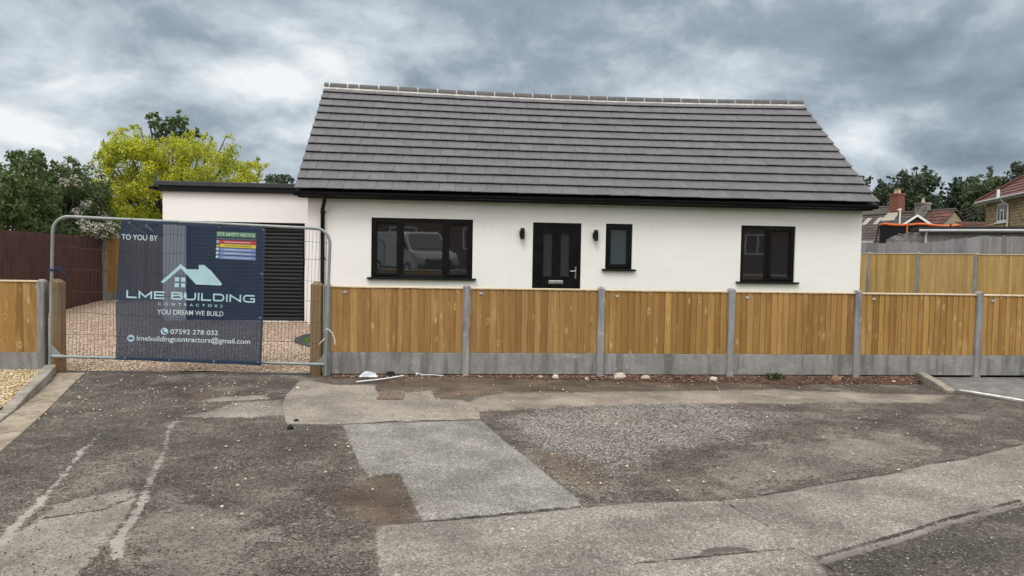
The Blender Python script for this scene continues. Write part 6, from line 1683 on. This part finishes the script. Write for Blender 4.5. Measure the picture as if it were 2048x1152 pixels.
CL_T5 = [ (56.63,61.64,9.07,0.47),(61.49,65.96,8.73,0.52),(59.63,65.81,7.38,0.79),(60.82,66.84,8.03,0.84),(61.25,66.53,8.26,0.47),(57.12,61.72,9.2,0.6),(57.63,63.79,9.91,0.72),(58.43,64.21,6.9,0.51),(57.48,60.52,8.74,0.66),(55.04,59.79,7.05,0.78),(56.74,60.56,9.07,0.67),(58.04,64.31,8.35,0.72),(57.61,61,7.74,0.54),(61.74,65.95,9.19,0.58),(56.99,60.75,6.62,0.44),(59.28,65.81,10.71,0.46),(55.67,60.32,9.29,0.62),(58.35,61.34,9.47,0.48),(57.14,60.66,9.83,0.68),(56.97,62.49,7.21,0.51),(57.47,59.69,7.01,0.54),(57.51,60.2,10.31,0.42),(57.16,60.65,6.88,0.68),(59.64,64.26,11.3,0.32),(62.5,66.41,9.65,0.82),(58.15,65.5,8.61,0.45),(56.96,60.45,7.42,0.74),(59.2,62.76,8.51,0.52),(55.65,62.03,8.91,0.5),(62.59,66.3,8.88,0.67),(60.65,64.95,7.97,0.64),(57.7,60.24,9.81,0.53),(56.55,63.27,7.64,0.54),(61.09,65.26,10.5,0.75),(54.91,60.44,7.59,0.64),(61.22,66.55,9.85,0.76),(56.48,61.12,6.82,0.43),(59.53,67,8.86,0.56),(58.41,64.49,8.83,0.81),(59.51,63.04,10,0.72),(55.25,61.18,8.5,0.74),(58.85,63.77,9.65,0.79),(58.16,65.7,9.38,0.28),(56.81,61.74,8.48,0.78),(59.01,61.69,9.31,0.5),(55.52,59.77,6.22,0.38),(59.18,65.11,7.71,0.47),(60.77,63.69,8.43,0.39),(60.84,64.53,7.18,0.51),(56.84,60.35,7.97,0.76),(58.91,64.19,7.29,0.57),(59.91,64.52,6.61,0.39),(59.69,64.23,8.78,0.51),(60.4,66.34,9.85,0.49),(63,66.52,9.72,0.37),(55.37,60.55,9.25,0.78),(59.07,62.77,7.12,0.82),(59.51,62.76,7.73,0.69),(62.53,66.5,7.71,0.61),(59.66,64.03,10.48,0.79),(59.44,65.36,11.23,0.27),(62.34,65.58,10.35,0.29),(54.09,60.94,8.57,0.24),(57.14,64.18,10.54,0.21),(57.12,64.05,10.74,0.22),(57.27,61.19,11.47,0.28),(60.04,64.57,11.75,0.2),(57.77,63.95,10.85,0.31),(62.03,65.07,9.7,0.31),(57.55,65.33,8.86,0.25),(61.13,63.73,9.61,0.24),(61.38,64.29,9.32,0.18),(55.53,62.09,9.58,0.24),(56.04,62.27,10.56,0.3),(55.87,62.34,10.43,0.31),(58.99,60.95,9.93,0.17),(55.24,60.72,10.32,0.22),(59.32,63.86,11.23,0.21),(61.85,64.75,10.08,0.24),(60.14,62.27,8.94,0.18) ]
CL_T6 = [ (59.21,56.98,10.71,0.47),(55.55,55.15,7.45,0.54),(55.53,53.26,7.34,0.68),(56.7,57.01,8.69,0.44),(57.03,55.16,7.47,0.65),(55.52,55.95,8.77,0.49),(54.94,53.39,8.21,0.44),(51.87,49.6,7.69,0.66),(51.47,49.9,9.96,0.65),(55.31,53.57,8.5,0.78),(54.18,52.37,9.32,0.76),(59.18,56.83,8.44,0.49),(52.62,49.8,7.28,0.43),(55.64,54.98,9.09,0.46),(54.95,54.58,7.96,0.78),(56.18,53.92,7.88,0.72),(55.77,56.21,7.35,0.48),(51.54,51.49,7.5,0.59),(55.04,52.71,9.67,0.56),(55.01,54.53,9.74,0.55),(52.88,50.01,9.84,0.59),(57.5,56.14,9.79,0.81),(56.94,54.08,7.33,0.4),(53.19,53.69,8.31,0.47),(56.17,55.24,7.43,0.62),(52.37,50.22,10.05,0.46),(53.33,52.86,10.17,0.58),(50.41,49.96,7.86,0.45),(55.21,53.68,7.72,0.59),(54.28,53.08,7.33,0.47),(52.06,50.26,8.71,0.64),(57.36,56.91,10.06,0.44),(55.54,53.67,10.69,0.67),(54.4,55.08,9.56,0.59),(53.73,50.91,8.07,0.58),(53.11,50.77,10.33,0.43),(57.11,56.98,9.3,0.8),(57.61,56.21,9.41,0.65),(51.97,51.36,7.3,0.53),(53.18,52.77,8.22,0.69),(55.51,52.18,8.9,0.18),(57.9,54.63,7.72,0.16),(54.34,54.02,11.15,0.17),(54.81,55.84,10.4,0.21),(55.71,56.2,11.29,0.24),(57.62,54.69,11.69,0.25),(58.06,55.25,11.81,0.17),(57.31,54.29,8.48,0.27),(54.82,51.54,10.62,0.22),(56.33,52.7,7.94,0.18),(52.87,52.68,10.55,0.27),(54.82,56.14,8.15,0.15),(52.62,53.48,7.64,0.2),(51.47,52.26,7.51,0.17) ]
CL_WOOD = [ (57.99,82.6,8.8,0.91),(80.39,84.35,7.51,1.29),(71.5,84.79,7.12,1.36),(65.51,85.14,6.42,1.08),(60.51,87.22,6.57,1.29),(59.02,88.08,6.94,1.48),(62,83.82,7.1,1.42),(77.21,85.39,8.55,1.07),(65,82.51,8.01,1.35),(63.51,87.06,6.77,0.97),(67.13,86.86,9.04,1.05),(76.05,87.05,6.59,0.98),(77.72,82.41,7.08,1.12),(80.59,87,8.08,1.4),(55.34,82.59,6.33,1.27),(66.29,81.94,7.84,1.2),(74.07,86.4,8.79,1.34),(63.23,88.69,9.39,0.9),(76.31,83.46,8.9,1.06),(76.98,86.44,7.78,1.03),(64.6,87.3,7.58,1.49),(54.53,82.31,8.27,0.97),(73.27,81.11,8.02,0.96),(84.91,86.42,8.88,1.24),(68.64,85.66,9.35,0.94),(80.01,86.73,9.24,1.02),(63.04,88.66,7.83,1.08),(73.4,87.17,7.7,1.41),(80.2,80.86,6.69,1.06),(76.5,82.95,7.06,1.04),(58.26,81.33,7.24,1.22),(60.53,84.26,6.76,1.46),(81.99,85.46,8.31,1.1),(64.03,88.27,8.54,1.13),(70.73,83.09,8.57,1.02),(75.28,84.28,8.84,1.23),(74.58,86.3,9.44,1.12),(64.19,85.72,9.43,0.67),(63.31,83.66,6.89,1.34),(82.43,84.12,7.28,1.03),(81.17,82.13,9.25,1.17),(76.56,82.22,6.38,0.86),(70.7,85.24,7.58,1.27),(68.47,82.65,8.05,1.21),(60.16,81.32,8.94,0.75),(71.55,82.23,6.38,0.97),(73.37,82.68,6.28,0.81),(73.41,85.52,7.26,1.18),(70.57,87.15,7.69,1.02),(80.39,85.62,6.66,0.99),(59.68,81.57,7.63,1.22),(57.22,85.1,6.28,1.1),(71.5,87.08,6.81,1.32),(56.96,85.68,7.08,1.48),(64.1,86.05,6.45,0.97),(60.39,82.45,6.4,0.97),(75.69,80.1,7.07,1.08),(66.4,85.14,6.51,1.16),(61.21,88.84,8.86,1.41),(75.33,85.95,7.43,1.16) ]

tree('shrub', 'big dark green shrub spilling over the brown sheet fence at the left edge', 'shrub', CL_BUSH, (-9.4, 8.6, -.1), M['leaf_dark'], 30.0, .105, 1, .10, nl=20)
tree('evergreen_tree', 'dark tree just showing at the far left edge behind the big shrub', 'tree', CL_FAR, (-13.3, 13.5, -.1), M['leaf_dark'], 26.0, .11, 2, .10, tmean=.3)
haw = tree('hawthorn', 'hawthorn covered in white blossom, drooping over the brown sheet fence', 'tree', CL_HAW + CL_HAWLOW, (-8.9, 9.6, -.1), M['leaf_mid'], 26.0, .085, 3, .08, nl=16)
V, F, T = leaves([(x - .0, y - .15, z, r * .75) for i, (x, y, z, r) in enumerate(CL_HAW) if i % 5 in (0, 2)], 9.0, .05, 4, .62, .25, .85, .9)
V2, F2, T2 = leaves([(x, y - .08, z, r * 1.0) for x, y, z, r in CL_HAWLOW], 9.0, .055, 5, .6, .25, .7, .9)
link('blossom', fast_mesh('blossom', np.concatenate([V, V2]), np.concatenate([F, F2 + len(V)]), np.concatenate([T, T2])), M['blossom'], haw)
tree('golden_tree', 'bright yellow-green golden-leaved tree behind the garage', 'tree', CL_GOLD, (-7.6, 15.9, -.1), M['leaf_gold'], 17.0, .09, 6, .16, tmean=.45, tvar=.22, nl=40, squash=.95)
tree('green_tree', 'taller dark green tree poking out above the golden tree', 'tree', CL_GREEN, (-10.2, 23.2, -.1), M['leaf_dark'], 15.0, .22, 7, .16, tmean=.35, nl=18)
tree('distant_tree', 'small dark treetop showing over the garage roof beside the bungalow roof', 'tree', CL_SMALL, (-11.5, 51.5, -.1), M['leaf_far'], 24.0, .25, 8, .2)
FG = 'dark trees behind the houses on the right'
tree('tree', 'slim dark tree half hidden by the right end of the bungalow roof', 'tree', CL_T1, (46.5, 68, -.1), M['leaf_far'], 22, .34, 9, .3, FG)
tree('tree', 'rounded dark tree with sky showing through, left of the red chimney', 'tree', CL_T2, (49.3, 66, -.1), M['leaf_far'], 20, .34, 10, .4, FG, .62, nl=18)
tree('tree', 'tallest dark tree rising right behind the red chimney', 'tree', CL_T3, (51.5, 64, -.1), M['leaf_far'], 22, .34, 11, .4, FG, .5, nl=18)
tree('tree', 'very dark tree above the stone cottage gable', 'tree', CL_T4, (60.3, 70, -.1), M['leaf_far'], 24, .36, 12, .4, FG, .36)
tree('tree', 'paler grey-green broad tree left of the stone house', 'tree', CL_T5, (59.6, 65, -.1), M['leaf_farlight'], 26, .34, 13, .4, FG, .55)
tree('tree', 'dark tree behind the red roof at the right edge', 'tree', CL_T6, (55.9, 56, -.1), M['leaf_far'], 24, .32, 14, .4, FG, .4)
V, F, T = leaves(CL_WOOD, 20, .5, 15, .3)
link('woodland', fast_mesh('woodland', V, F, T), M['leaf_far'], kind='stuff', label='dark wooded background filling in between the trees on the right')
V, F, T = leaves([(24.3 + .45 * k, 28 + .1 * k, z, .55) for k in range(7) for z in (.9, 1.7, 2.45)], 7, .10, 16, .6)
link('hedge', fast_mesh('hedge', V, F, T), M['leaf_mid'], label='strip of clipped green hedge below the brown roofs, left of the trampoline', cat='hedge')

# ------------------------------------------------------------------ behind the photographer: what the windows reflect
bh = thing('brick_house', 'dark brown brick house across the road, seen only as a reflection in the bungalow windows', 'house', (4, -30, .5), None, R(180))
gable_house(bh, -38, 14, 4.5, 5.4, 8.2, M['brownbrick'], M['tile_brown'], .2, 71, tw=.6, course=10)
for k in range(11):
    f = MB(); x = -35.5 + k * 4.4; frame_ring(f, x, x + 1.6, 1.2, 2.5, -4.52, -4.44, .08); f.box(x + .76, x + .84, -4.519, -4.441, 1.28, 2.42); o = f.build('window', M['white'], bh)
    p = MB(); p.box(x + .08, x + 1.52, -4.49, -4.48, 1.28, 2.42); p.build('pane', M['darkwin'], o)
van = thing('van', 'silver van parked across the road, reflected in the three-pane window', 'van', (.2, -13.6, .55), None, R(62))
# local: nose towards +x, length 5, width 1.95
b_ = MB()
side = [(2.45, .38), (2.50, .62), (2.44, .86), (2.30, 1.02), (1.72, 1.16), (1.02, 1.84), (.80, 1.93), (-2.42, 1.97), (-2.50, 1.80), (-2.50, .38)]
ins = lambda z: .97 if z < 1.1 else .97 - (z - 1.1) * .16
n = len(side)
vs = [(x, -ins(z), z) for x, z in side] + [(x, ins(z), z) for x, z in side]
b_.add(vs, [tuple(range(n)), tuple(range(2 * n - 1, n - 1, -1))] + [((i + 1) % n, i, i + n, (i + 1) % n + n) for i in range(n)])
b_.build('body', M['vanpaint'], van, bevel=.05)
g = MB()
g.add([(1.70, -.80, 1.20), (1.70, .80, 1.20), (1.05, .70, 1.83), (1.05, -.70, 1.83)], [(0, 1, 2, 3)])
g.v = [(x + .025, y, z + .022) for x, y, z in g.v]
g.build('windscreen', M['darkwin'], van)
for s in (-1, 1):
    g = MB(); y = s * .985
    g.add([(1.45, y * .985, 1.16), (.35, y * .985, 1.16), (.35, y * .90, 1.75), (.98, y * .90, 1.75)], [(0, 1, 2, 3)]); g.build('side_window', M['darkwin'], van)
    h = MB(); h.hexa([(2.42, s * .60, .78), (2.36, s * .95, .80), (2.20, s * .95, .80), (2.20, s * .60, .78), (2.39, s * .60, .94), (2.20, s * .955, 1.06), (2.10, s * .955, 1.06), (2.10, s * .60, .94)])
    h.v = [(x + .06, y, z) for x, y, z in h.v]
    h.build('headlight', M['lampglass'], van)
    mrr = MB(); mrr.box(1.18, 1.30, s * 1.02 - .10, s * 1.02 + .10, 1.20, 1.48); mrr.build('wing_mirror', M['blackmat'], van, bevel=.03)
    for xw in (1.55, -1.55):
        wl_ = MB(); wl_.tube([(xw, s * .99, .33), (xw, s * .76, .33)], .33, 24); wo_ = wl_.build('wheel', M['tyre'], van)
        rim = MB(); rim.tube([(xw, s * .995, .33), (xw, s * .98, .33)], .20, 20); rim.build('rim', M['gutter'], wo_)
g = MB(); g.box(2.44, 2.53, -.62, .62, .58, .80); g.build('grille', M['blackmat'], van, bevel=.02)
bp = MB(); bp.box(2.38, 2.56, -.94, .94, .34, .55); bp.build('bumper', M['blackmat'], van, bevel=.03)

# ------------------------------------------------------------------ kerbs, edging, litter, stones
kb = MB()
ks = [(-3.58, -.12, .195), (-3.36, -.72, .175), (-3.10, -1.62, .125), (-2.93, -2.25, .045)]
for (x0, y0, z0), (x1, y1, z1) in zip(ks[:-1], ks[1:]):
    dx, dy = x1 - x0, y1 - y0; L = math.hypot(dx, dy); nx, ny = -dy / L * .065, dx / L * .065
    x1_, y1_ = x1 - dx / L * .006, y1 - dy / L * .006
    kb.hexa([(x0 - nx, y0 - ny, -.1), (x1_ - nx, y1_ - ny, -.1), (x1_ + nx, y1_ + ny, -.1), (x0 + nx, y0 + ny, -.1), (x0 - nx, y0 - ny, z0), (x1_ - nx, y1_ - ny, z1), (x1_ + nx, y1_ + ny, z1), (x0 + nx, y0 + ny, z0)])
kb.build('kerb', M['kerb'], bevel=.014, label='sloping concrete kerb dropping from the left gatepost towards the road', cat='kerb')
kb = MB()
ks = [(-2.925, -2.27, .042), (-2.68, -3.15, .036), (-2.43, -4.05, .034), (-2.0, -5.4, .032), (-1.5, -7.0, .03)]
for (x0, y0, z0), (x1, y1, z1) in zip(ks[:-1], ks[1:]):
    dx, dy = x1 - x0, y1 - y0; L = math.hypot(dx, dy); nx, ny = -dy / L * .065, dx / L * .065
    x1_, y1_ = x1 - dx / L * .008, y1 - dy / L * .008
    kb.hexa([(x0 - nx, y0 - ny, -.1), (x1_ - nx, y1_ - ny, -.1), (x1_ + nx, y1_ + ny, -.1), (x0 + nx, y0 + ny, -.1), (x0 - nx, y0 - ny, z0), (x1_ - nx, y1_ - ny, z1), (x1_ + nx, y1_ + ny, z1), (x0 + nx, y0 + ny, z0)])
kb.build('dropped_kerb', M['kerb'], bevel=.010, label='flush dropped concrete kerb stones at the lower left edge of the road', cat='kerb')
fg = MB()
L0 = [(-3.49, -.14), (-3.27, -.72), (-3.03, -1.62), (-2.86, -2.25), (-2.62, -3.15), (-2.37, -4.05), (-1.94, -5.4), (-1.44, -7.0)]
R0 = [(-3.14, -.12), (-2.98, -.74), (-2.72, -1.66), (-2.54, -2.30), (-2.31, -3.12), (-2.06, -4.02), (-1.66, -5.36), (-1.16, -6.9)]
rd = random.Random(3)
for i in range(len(L0) - 1):
    z = road_z(np.array([L0[i][0]]), np.array([L0[i][1]]))[0] + .010; z2 = road_z(np.array([L0[i + 1][0]]), np.array([L0[i + 1][1]]))[0] + .010
    a, b, c, d = L0[i], L0[i + 1], R0[i + 1], R0[i]
    def pull(p, q, t): return (p[0] + (q[0] - p[0]) * t, p[1] + (q[1] - p[1]) * t)
    b, c = pull(b, a, .022), pull(c, d, .022)
    dz = rd.uniform(0, .006)
    fg.hexa([(a[0], a[1], -.1), (b[0], b[1], -.1), (c[0], c[1], -.1), (d[0], d[1], -.1), (a[0], a[1], z + dz), (b[0], b[1], z2 + dz), (c[0], c[1], z2 + dz), (d[0], d[1], z + dz)])
structure('channel_flags', fg, M['flag'], bevel=.008)
# dark brick edging across the gateway
be = MB(); x = -3.46; rd = random.Random(6)
while x < -.23:
    be.box(x, min(x + .205, -.225), -.055, .10, -.1, .060 + rd.uniform(-.003, .004)); x += .215
be.build('brick_edging', M['brickdark'], bevel=.006, label='row of dark blue-grey bricks laid flush across the gateway', cat='edging')
# edging and lawn corner behind the right gatepost
le = MB()
curve = [(-.66, 3.3), (-.84, 3.0), (-.90, 2.7), (-.86, 2.45), (-.74, 2.2), (-.56, 1.95), (-.36, 1.75), (-.1, 1.6)]
for i in range(len(curve) - 1):
    (x0, y0), (x1, y1) = curve[i], curve[i + 1]
    d = Vector((x1 - x0, y1 - y0)); n_ = Vector((-d.y, d.x)).normalized() * .06; e = d.normalized() * .006
    z = .06 + .275 * y0 / 4.4 + .022; z2 = .06 + .275 * y1 / 4.4 + .022
    le.hexa([(x0 - n_.x, y0 - n_.y, 0), (x1 - n_.x - e.x, y1 - n_.y - e.y, 0), (x1 + n_.x - e.x, y1 + n_.y - e.y, 0), (x0 + n_.x, y0 + n_.y, 0),
             (x0 - n_.x, y0 - n_.y, z), (x1 - n_.x - e.x, y1 - n_.y - e.y, z2), (x1 + n_.x - e.x, y1 + n_.y - e.y, z2), (x0 + n_.x, y0 + n_.y, z)])
le.build('brick_edging', M['brickdark'], bevel=.008, label='curved dark block edging round the lawn corner behind the right gatepost', cat='edging')
lw = MB()
lp = curve + [(.05, 1.55), (.05, 3.3)]
lw.add([(x, y, .06 + .275 * y / 4.4 + .012) for x, y in lp], [tuple(range(len(lp)))])
if True:
    structure('lawn', lw, M['grass'])
# red soil bank under the gravel boards
sl_ = MB(); rd = random.Random(5); n = 150
pts = []
for k in range(n + 1):
    x = .12 + (8.72 - .12) * k / n
    h = np.interp(x, [0, 2.0, 3.9, 8.7], [.050, .052, .058, .058])
    e = road_z(np.array([x]), np.array([-.2]))[0]
    wv = .05 * math.sin(x * 3.1) + .03 * math.sin(x * 7.7 + 1)
    dep = np.interp(x, [0, 2, 3.9, 8.7], [.16, .14, .20, .22]) + wv + rd.uniform(-.02, .02)
    pts.append([(x, .03, h + .004), (x, -.035, h + rd.uniform(-.018, .004)), (x, -.035 - dep * .45, (h + e) / 2 + rd.uniform(-.012, .016)), (x, -.035 - dep, e + .004)])
vs = [q for p in pts for q in p]
fs = []
for k in range(n):
    for q in range(3):
        o = k * 4 + q
        fs.append((o, o + 1, o + 5, o + 4))
sl_.add(vs, fs)
structure('soil_bank', sl_, M['soil'])
rg = np.random.default_rng(31)
xs = rg.uniform(.15, 8.6, 1500); ys = -.05 - np.abs(rg.normal(size=1500)) * .13
zz = np.array([np.interp(y, [-.3, -.03], [road_z(np.array([x]), np.array([y]))[0], .050]) for x, y in zip(xs, ys)])
link('rubble', pebbles(np.column_stack([xs, ys, zz]), .014, rg.beta(1.0, 3.0, 1500), 32), M['rubble'], kind='stuff', label='small stones and crumbs of soil along the foot of the new fence')
rg = np.random.default_rng(33)
Q = np.concatenate([rg.uniform((-3.0, -2.6), (-.3, -.15), (170, 2)), rg.uniform((-.3, -5.8), (7.5, -.4), (240, 2))])
link('scattered_gravel', pebbles(np.column_stack([Q, road_z(Q[:, 0], Q[:, 1]) + .002]), .013, .45 + .5 * rg.random(len(Q)), 34), M['pebble'], kind='stuff', label='odd pale pebbles strewn over the tarmac in front of the gateway')
def stone(x, y, w, d, h, seed, label, mat='pebble', tint=.8, z=None):
    rg_ = np.random.default_rng(seed); mb = MB()
    z0 = (road_z(np.array([x]), np.array([y]))[0] if z is None else z)
    ring = 9; vs = []
    for lv, (s, hz) in enumerate(((.92, -.02), (1.0, .35), (.74, .80), (.30, 1.0))):
        for k in range(ring):
            t = 2 * math.pi * k / ring; q = s * rg_.uniform(.82, 1.16)
            vs.append((x + w / 2 * q * math.cos(t), y + d / 2 * q * math.sin(t), z0 + h * hz * rg_.uniform(.86, 1.1)))
    fs = [tuple(range(3 * ring, 4 * ring))]
    for lv in range(3):
        fs += [(lv * ring + k, lv * ring + (k + 1) % ring, (lv + 1) * ring + (k + 1) % ring, (lv + 1) * ring + k) for k in range(ring)]
    mb.add(vs, fs, tint)
    return mb.build('stone', M[mat], label=label, cat='stone')
stone(4.13, -.12, .20, .12, .085, 1, 'largest buff stone lying against the gravel board right of the third concrete post', 'rubble', .75, .02)
stone(4.50, -.12, .15, .10, .06, 2, 'flattish buff stone next to the largest stone at the fence foot', 'rubble', .62, .01)
stone(3.64, -.17, .07, .06, .045, 3, 'small white stone at the foot of the third concrete post', 'rubble', .98, .0)
stone(3.20, -.13, .11, .09, .06, 4, 'pale lump of rubble left of the third concrete post', 'rubble', .86, .02)
stone(2.99, -.10, .10, .07, .04, 5, 'pinkish flat stone under the second gravel board', 'rubble', .5, .02)
stone(5.50, -.12, .12, .09, .055, 6, 'whitish stone just left of the fourth concrete post', 'rubble', .95, -.005)
stone(7.36, -.10, .15, .10, .085, 7, 'brown brick fragment left of the fifth concrete post', 'rubble', .2, -.01)
stone(8.20, -.16, .19, .10, .035, 8, 'flat white piece of rubble right of the fifth concrete post', 'rubble', .98, -.03)
stone(-.19, -1.0, .05, .045, .03, 9, 'lone pale pebble on the tarmac left of the pale repair patch', 'rubble', .9)
stone(.13, -3.03, .07, .055, .045, 10, 'small black lump of tarmac on the left of the road, nearer the camera of two', 'rag', .1)
stone(.13, -2.74, .06, .05, .04, 11, 'small black lump of tarmac on the left of the road, farther of two', 'rag', .1)
# right-hand kerb stone by the footway
kr = MB()
ks = [(8.70, -.03, .115), (8.60, -.50, .085), (8.52, -.98, .016)]
for (x0, y0, z0), (x1, y1, z1) in zip(ks[:-1], ks[1:]):
    nx, ny = .07, .012
    kr.hexa([(x0 - nx, y0 - ny, -.1), (x1 - nx, y1 - ny, -.1), (x1 + nx, y1 + ny, -.1), (x0 + nx, y0 + ny, -.1), (x0 - nx, y0 - ny, z0), (x1 - nx, y1 - ny, z1), (x1 + nx, y1 + ny, z1), (x0 + nx, y0 + ny, z0)])
kr.build('kerb', M['kerb'], bevel=.012, label='brownish sloping kerb stone running out from the fence beside the right footway', cat='kerb')
# manhole cover
mc = thing('manhole_cover', 'small rusty rectangular manhole cover set in the tarmac near the fence', 'manhole cover', (.99, -1.47, .03))
z = .045
f = MB(); frame_ring_z = None
a, b, c, d = .845, 1.145, -1.69, -1.25
f.box(a, a + .03, c, d, -.05, z); f.box(b - .03, b, c, d, -.05, z); f.box(a + .03, b - .03, c, c + .03, -.05, z); f.box(a + .03, b - .03, d - .03, d, -.05, z)
f.build('frame', M['iron'], mc)
g = MB(); g.box(a + .034, b - .034, c + .034, d - .034, -.05, z - .004)
for i in range(6):
    for j in range(10):
        x = a + .045 + i * .036; y = c + .045 + j * .036
        g.box(x, x + .020, y, y + .020, z - .0035, z + .002)
g.build('lid', M['iron'], mc)
# white pipe, crumpled bag, black rag
pp = MB(); pp.tube([(.49, -.66, .062), (.80, -.44, .060), (1.08, -.20, .068)], .009, 10)
pp.build('pipe', M['whiteplastic'], label='thin white plastic pipe lying on the ground in front of the first fence panel', cat='pipe')
def crumple(name, x, y, z, w, d, h, seed, mat, label, cat):
    rg_ = np.random.default_rng(seed); n = 15; vs = []; fs = []
    for i in range(n):
        for j in range(n):
            u, v = i / (n - 1) - .5, j / (n - 1) - .5
            e = max(0, 1 - (2 * abs(u)) ** 3) * max(0, 1 - (2 * abs(v)) ** 3)
            vs.append((x + u * w + rg_.normal() * w * .022, y + v * d + rg_.normal() * d * .05, z + h * e * rg_.uniform(.3, 1.0)))
    for i in range(n - 1):
        for j in range(n - 1):
            o = i * n + j; fs.append((o, o + n, o + n + 1, o + 1))
    mb = MB(); mb.add(vs, fs); return mb.build(name, M[mat], label=label, cat=cat)
crumple('plastic_bag', .60, -.16, .052, .24, .13, .075, 3, 'bag', 'crumpled clear and white plastic bag against the first gravel board', 'plastic bag')
crumple('rag', .89, -.10, .05, .16, .09, .07, 4, 'rag', 'small black scrap of plastic at the fence foot right of the plastic bag', 'scrap')
st_ = MB(); st_.tube([(1.25, -.10, .06), (1.25, -.10, .10)], .012, 6); st_.tube([(1.25, -.11, .085), (1.36, -.13, .07), (1.50, -.12, .066), (1.62, -.14, .06)], .006, 6)
st_.build('plastic_strip', M['whiteplastic'], label='short twisted white plastic strip at the fence foot right of the black scrap', cat='scrap')
# weeds
def weed(x, y, z, w, h, n, seed, label):
    rd = random.Random(seed); mb = MB()
    for k in range(n):
        t = rd.uniform(0, 6.28); q = rd.uniform(.1, 1) * w / 2
        bx, by = x + q * math.cos(t) * .6, y + q * math.sin(t) * .3
        tx, ty = x + q * math.cos(t) * 1.2, y + q * math.sin(t) * .6 - .02
        hz = h * rd.uniform(.3, 1.0); wd = rd.uniform(.006, .014)
        s = Vector((-math.sin(t), math.cos(t), 0)) * wd
        a, c = Vector((bx, by, z)), Vector((tx, ty, z + hz)); m_ = a.lerp(c, .6) + Vector((0, 0, hz * .2))
        mb.add([a, m_ - s, c, m_ + s], [(0, 1, 2, 3)], rd.random())
    return mb.build('weed', M['weed'], label=label, cat='weed')
weed(6.42, -.10, -.01, .34, .13, 90, 1, 'low green weed at the fence foot right of the fourth concrete post')
weed(8.62, -.30, -.02, .26, .07, 60, 2, 'flat green weed beside the brownish right kerb stone')
weed(10.33, -.16, .03, .22, .22, 70, 3, 'leafy green weed at the right edge of the picture against the gravel board')
weed(4.75, -.11, .01, .6, .05, 50, 4, 'thin creeping weed between stones under the third gravel board')
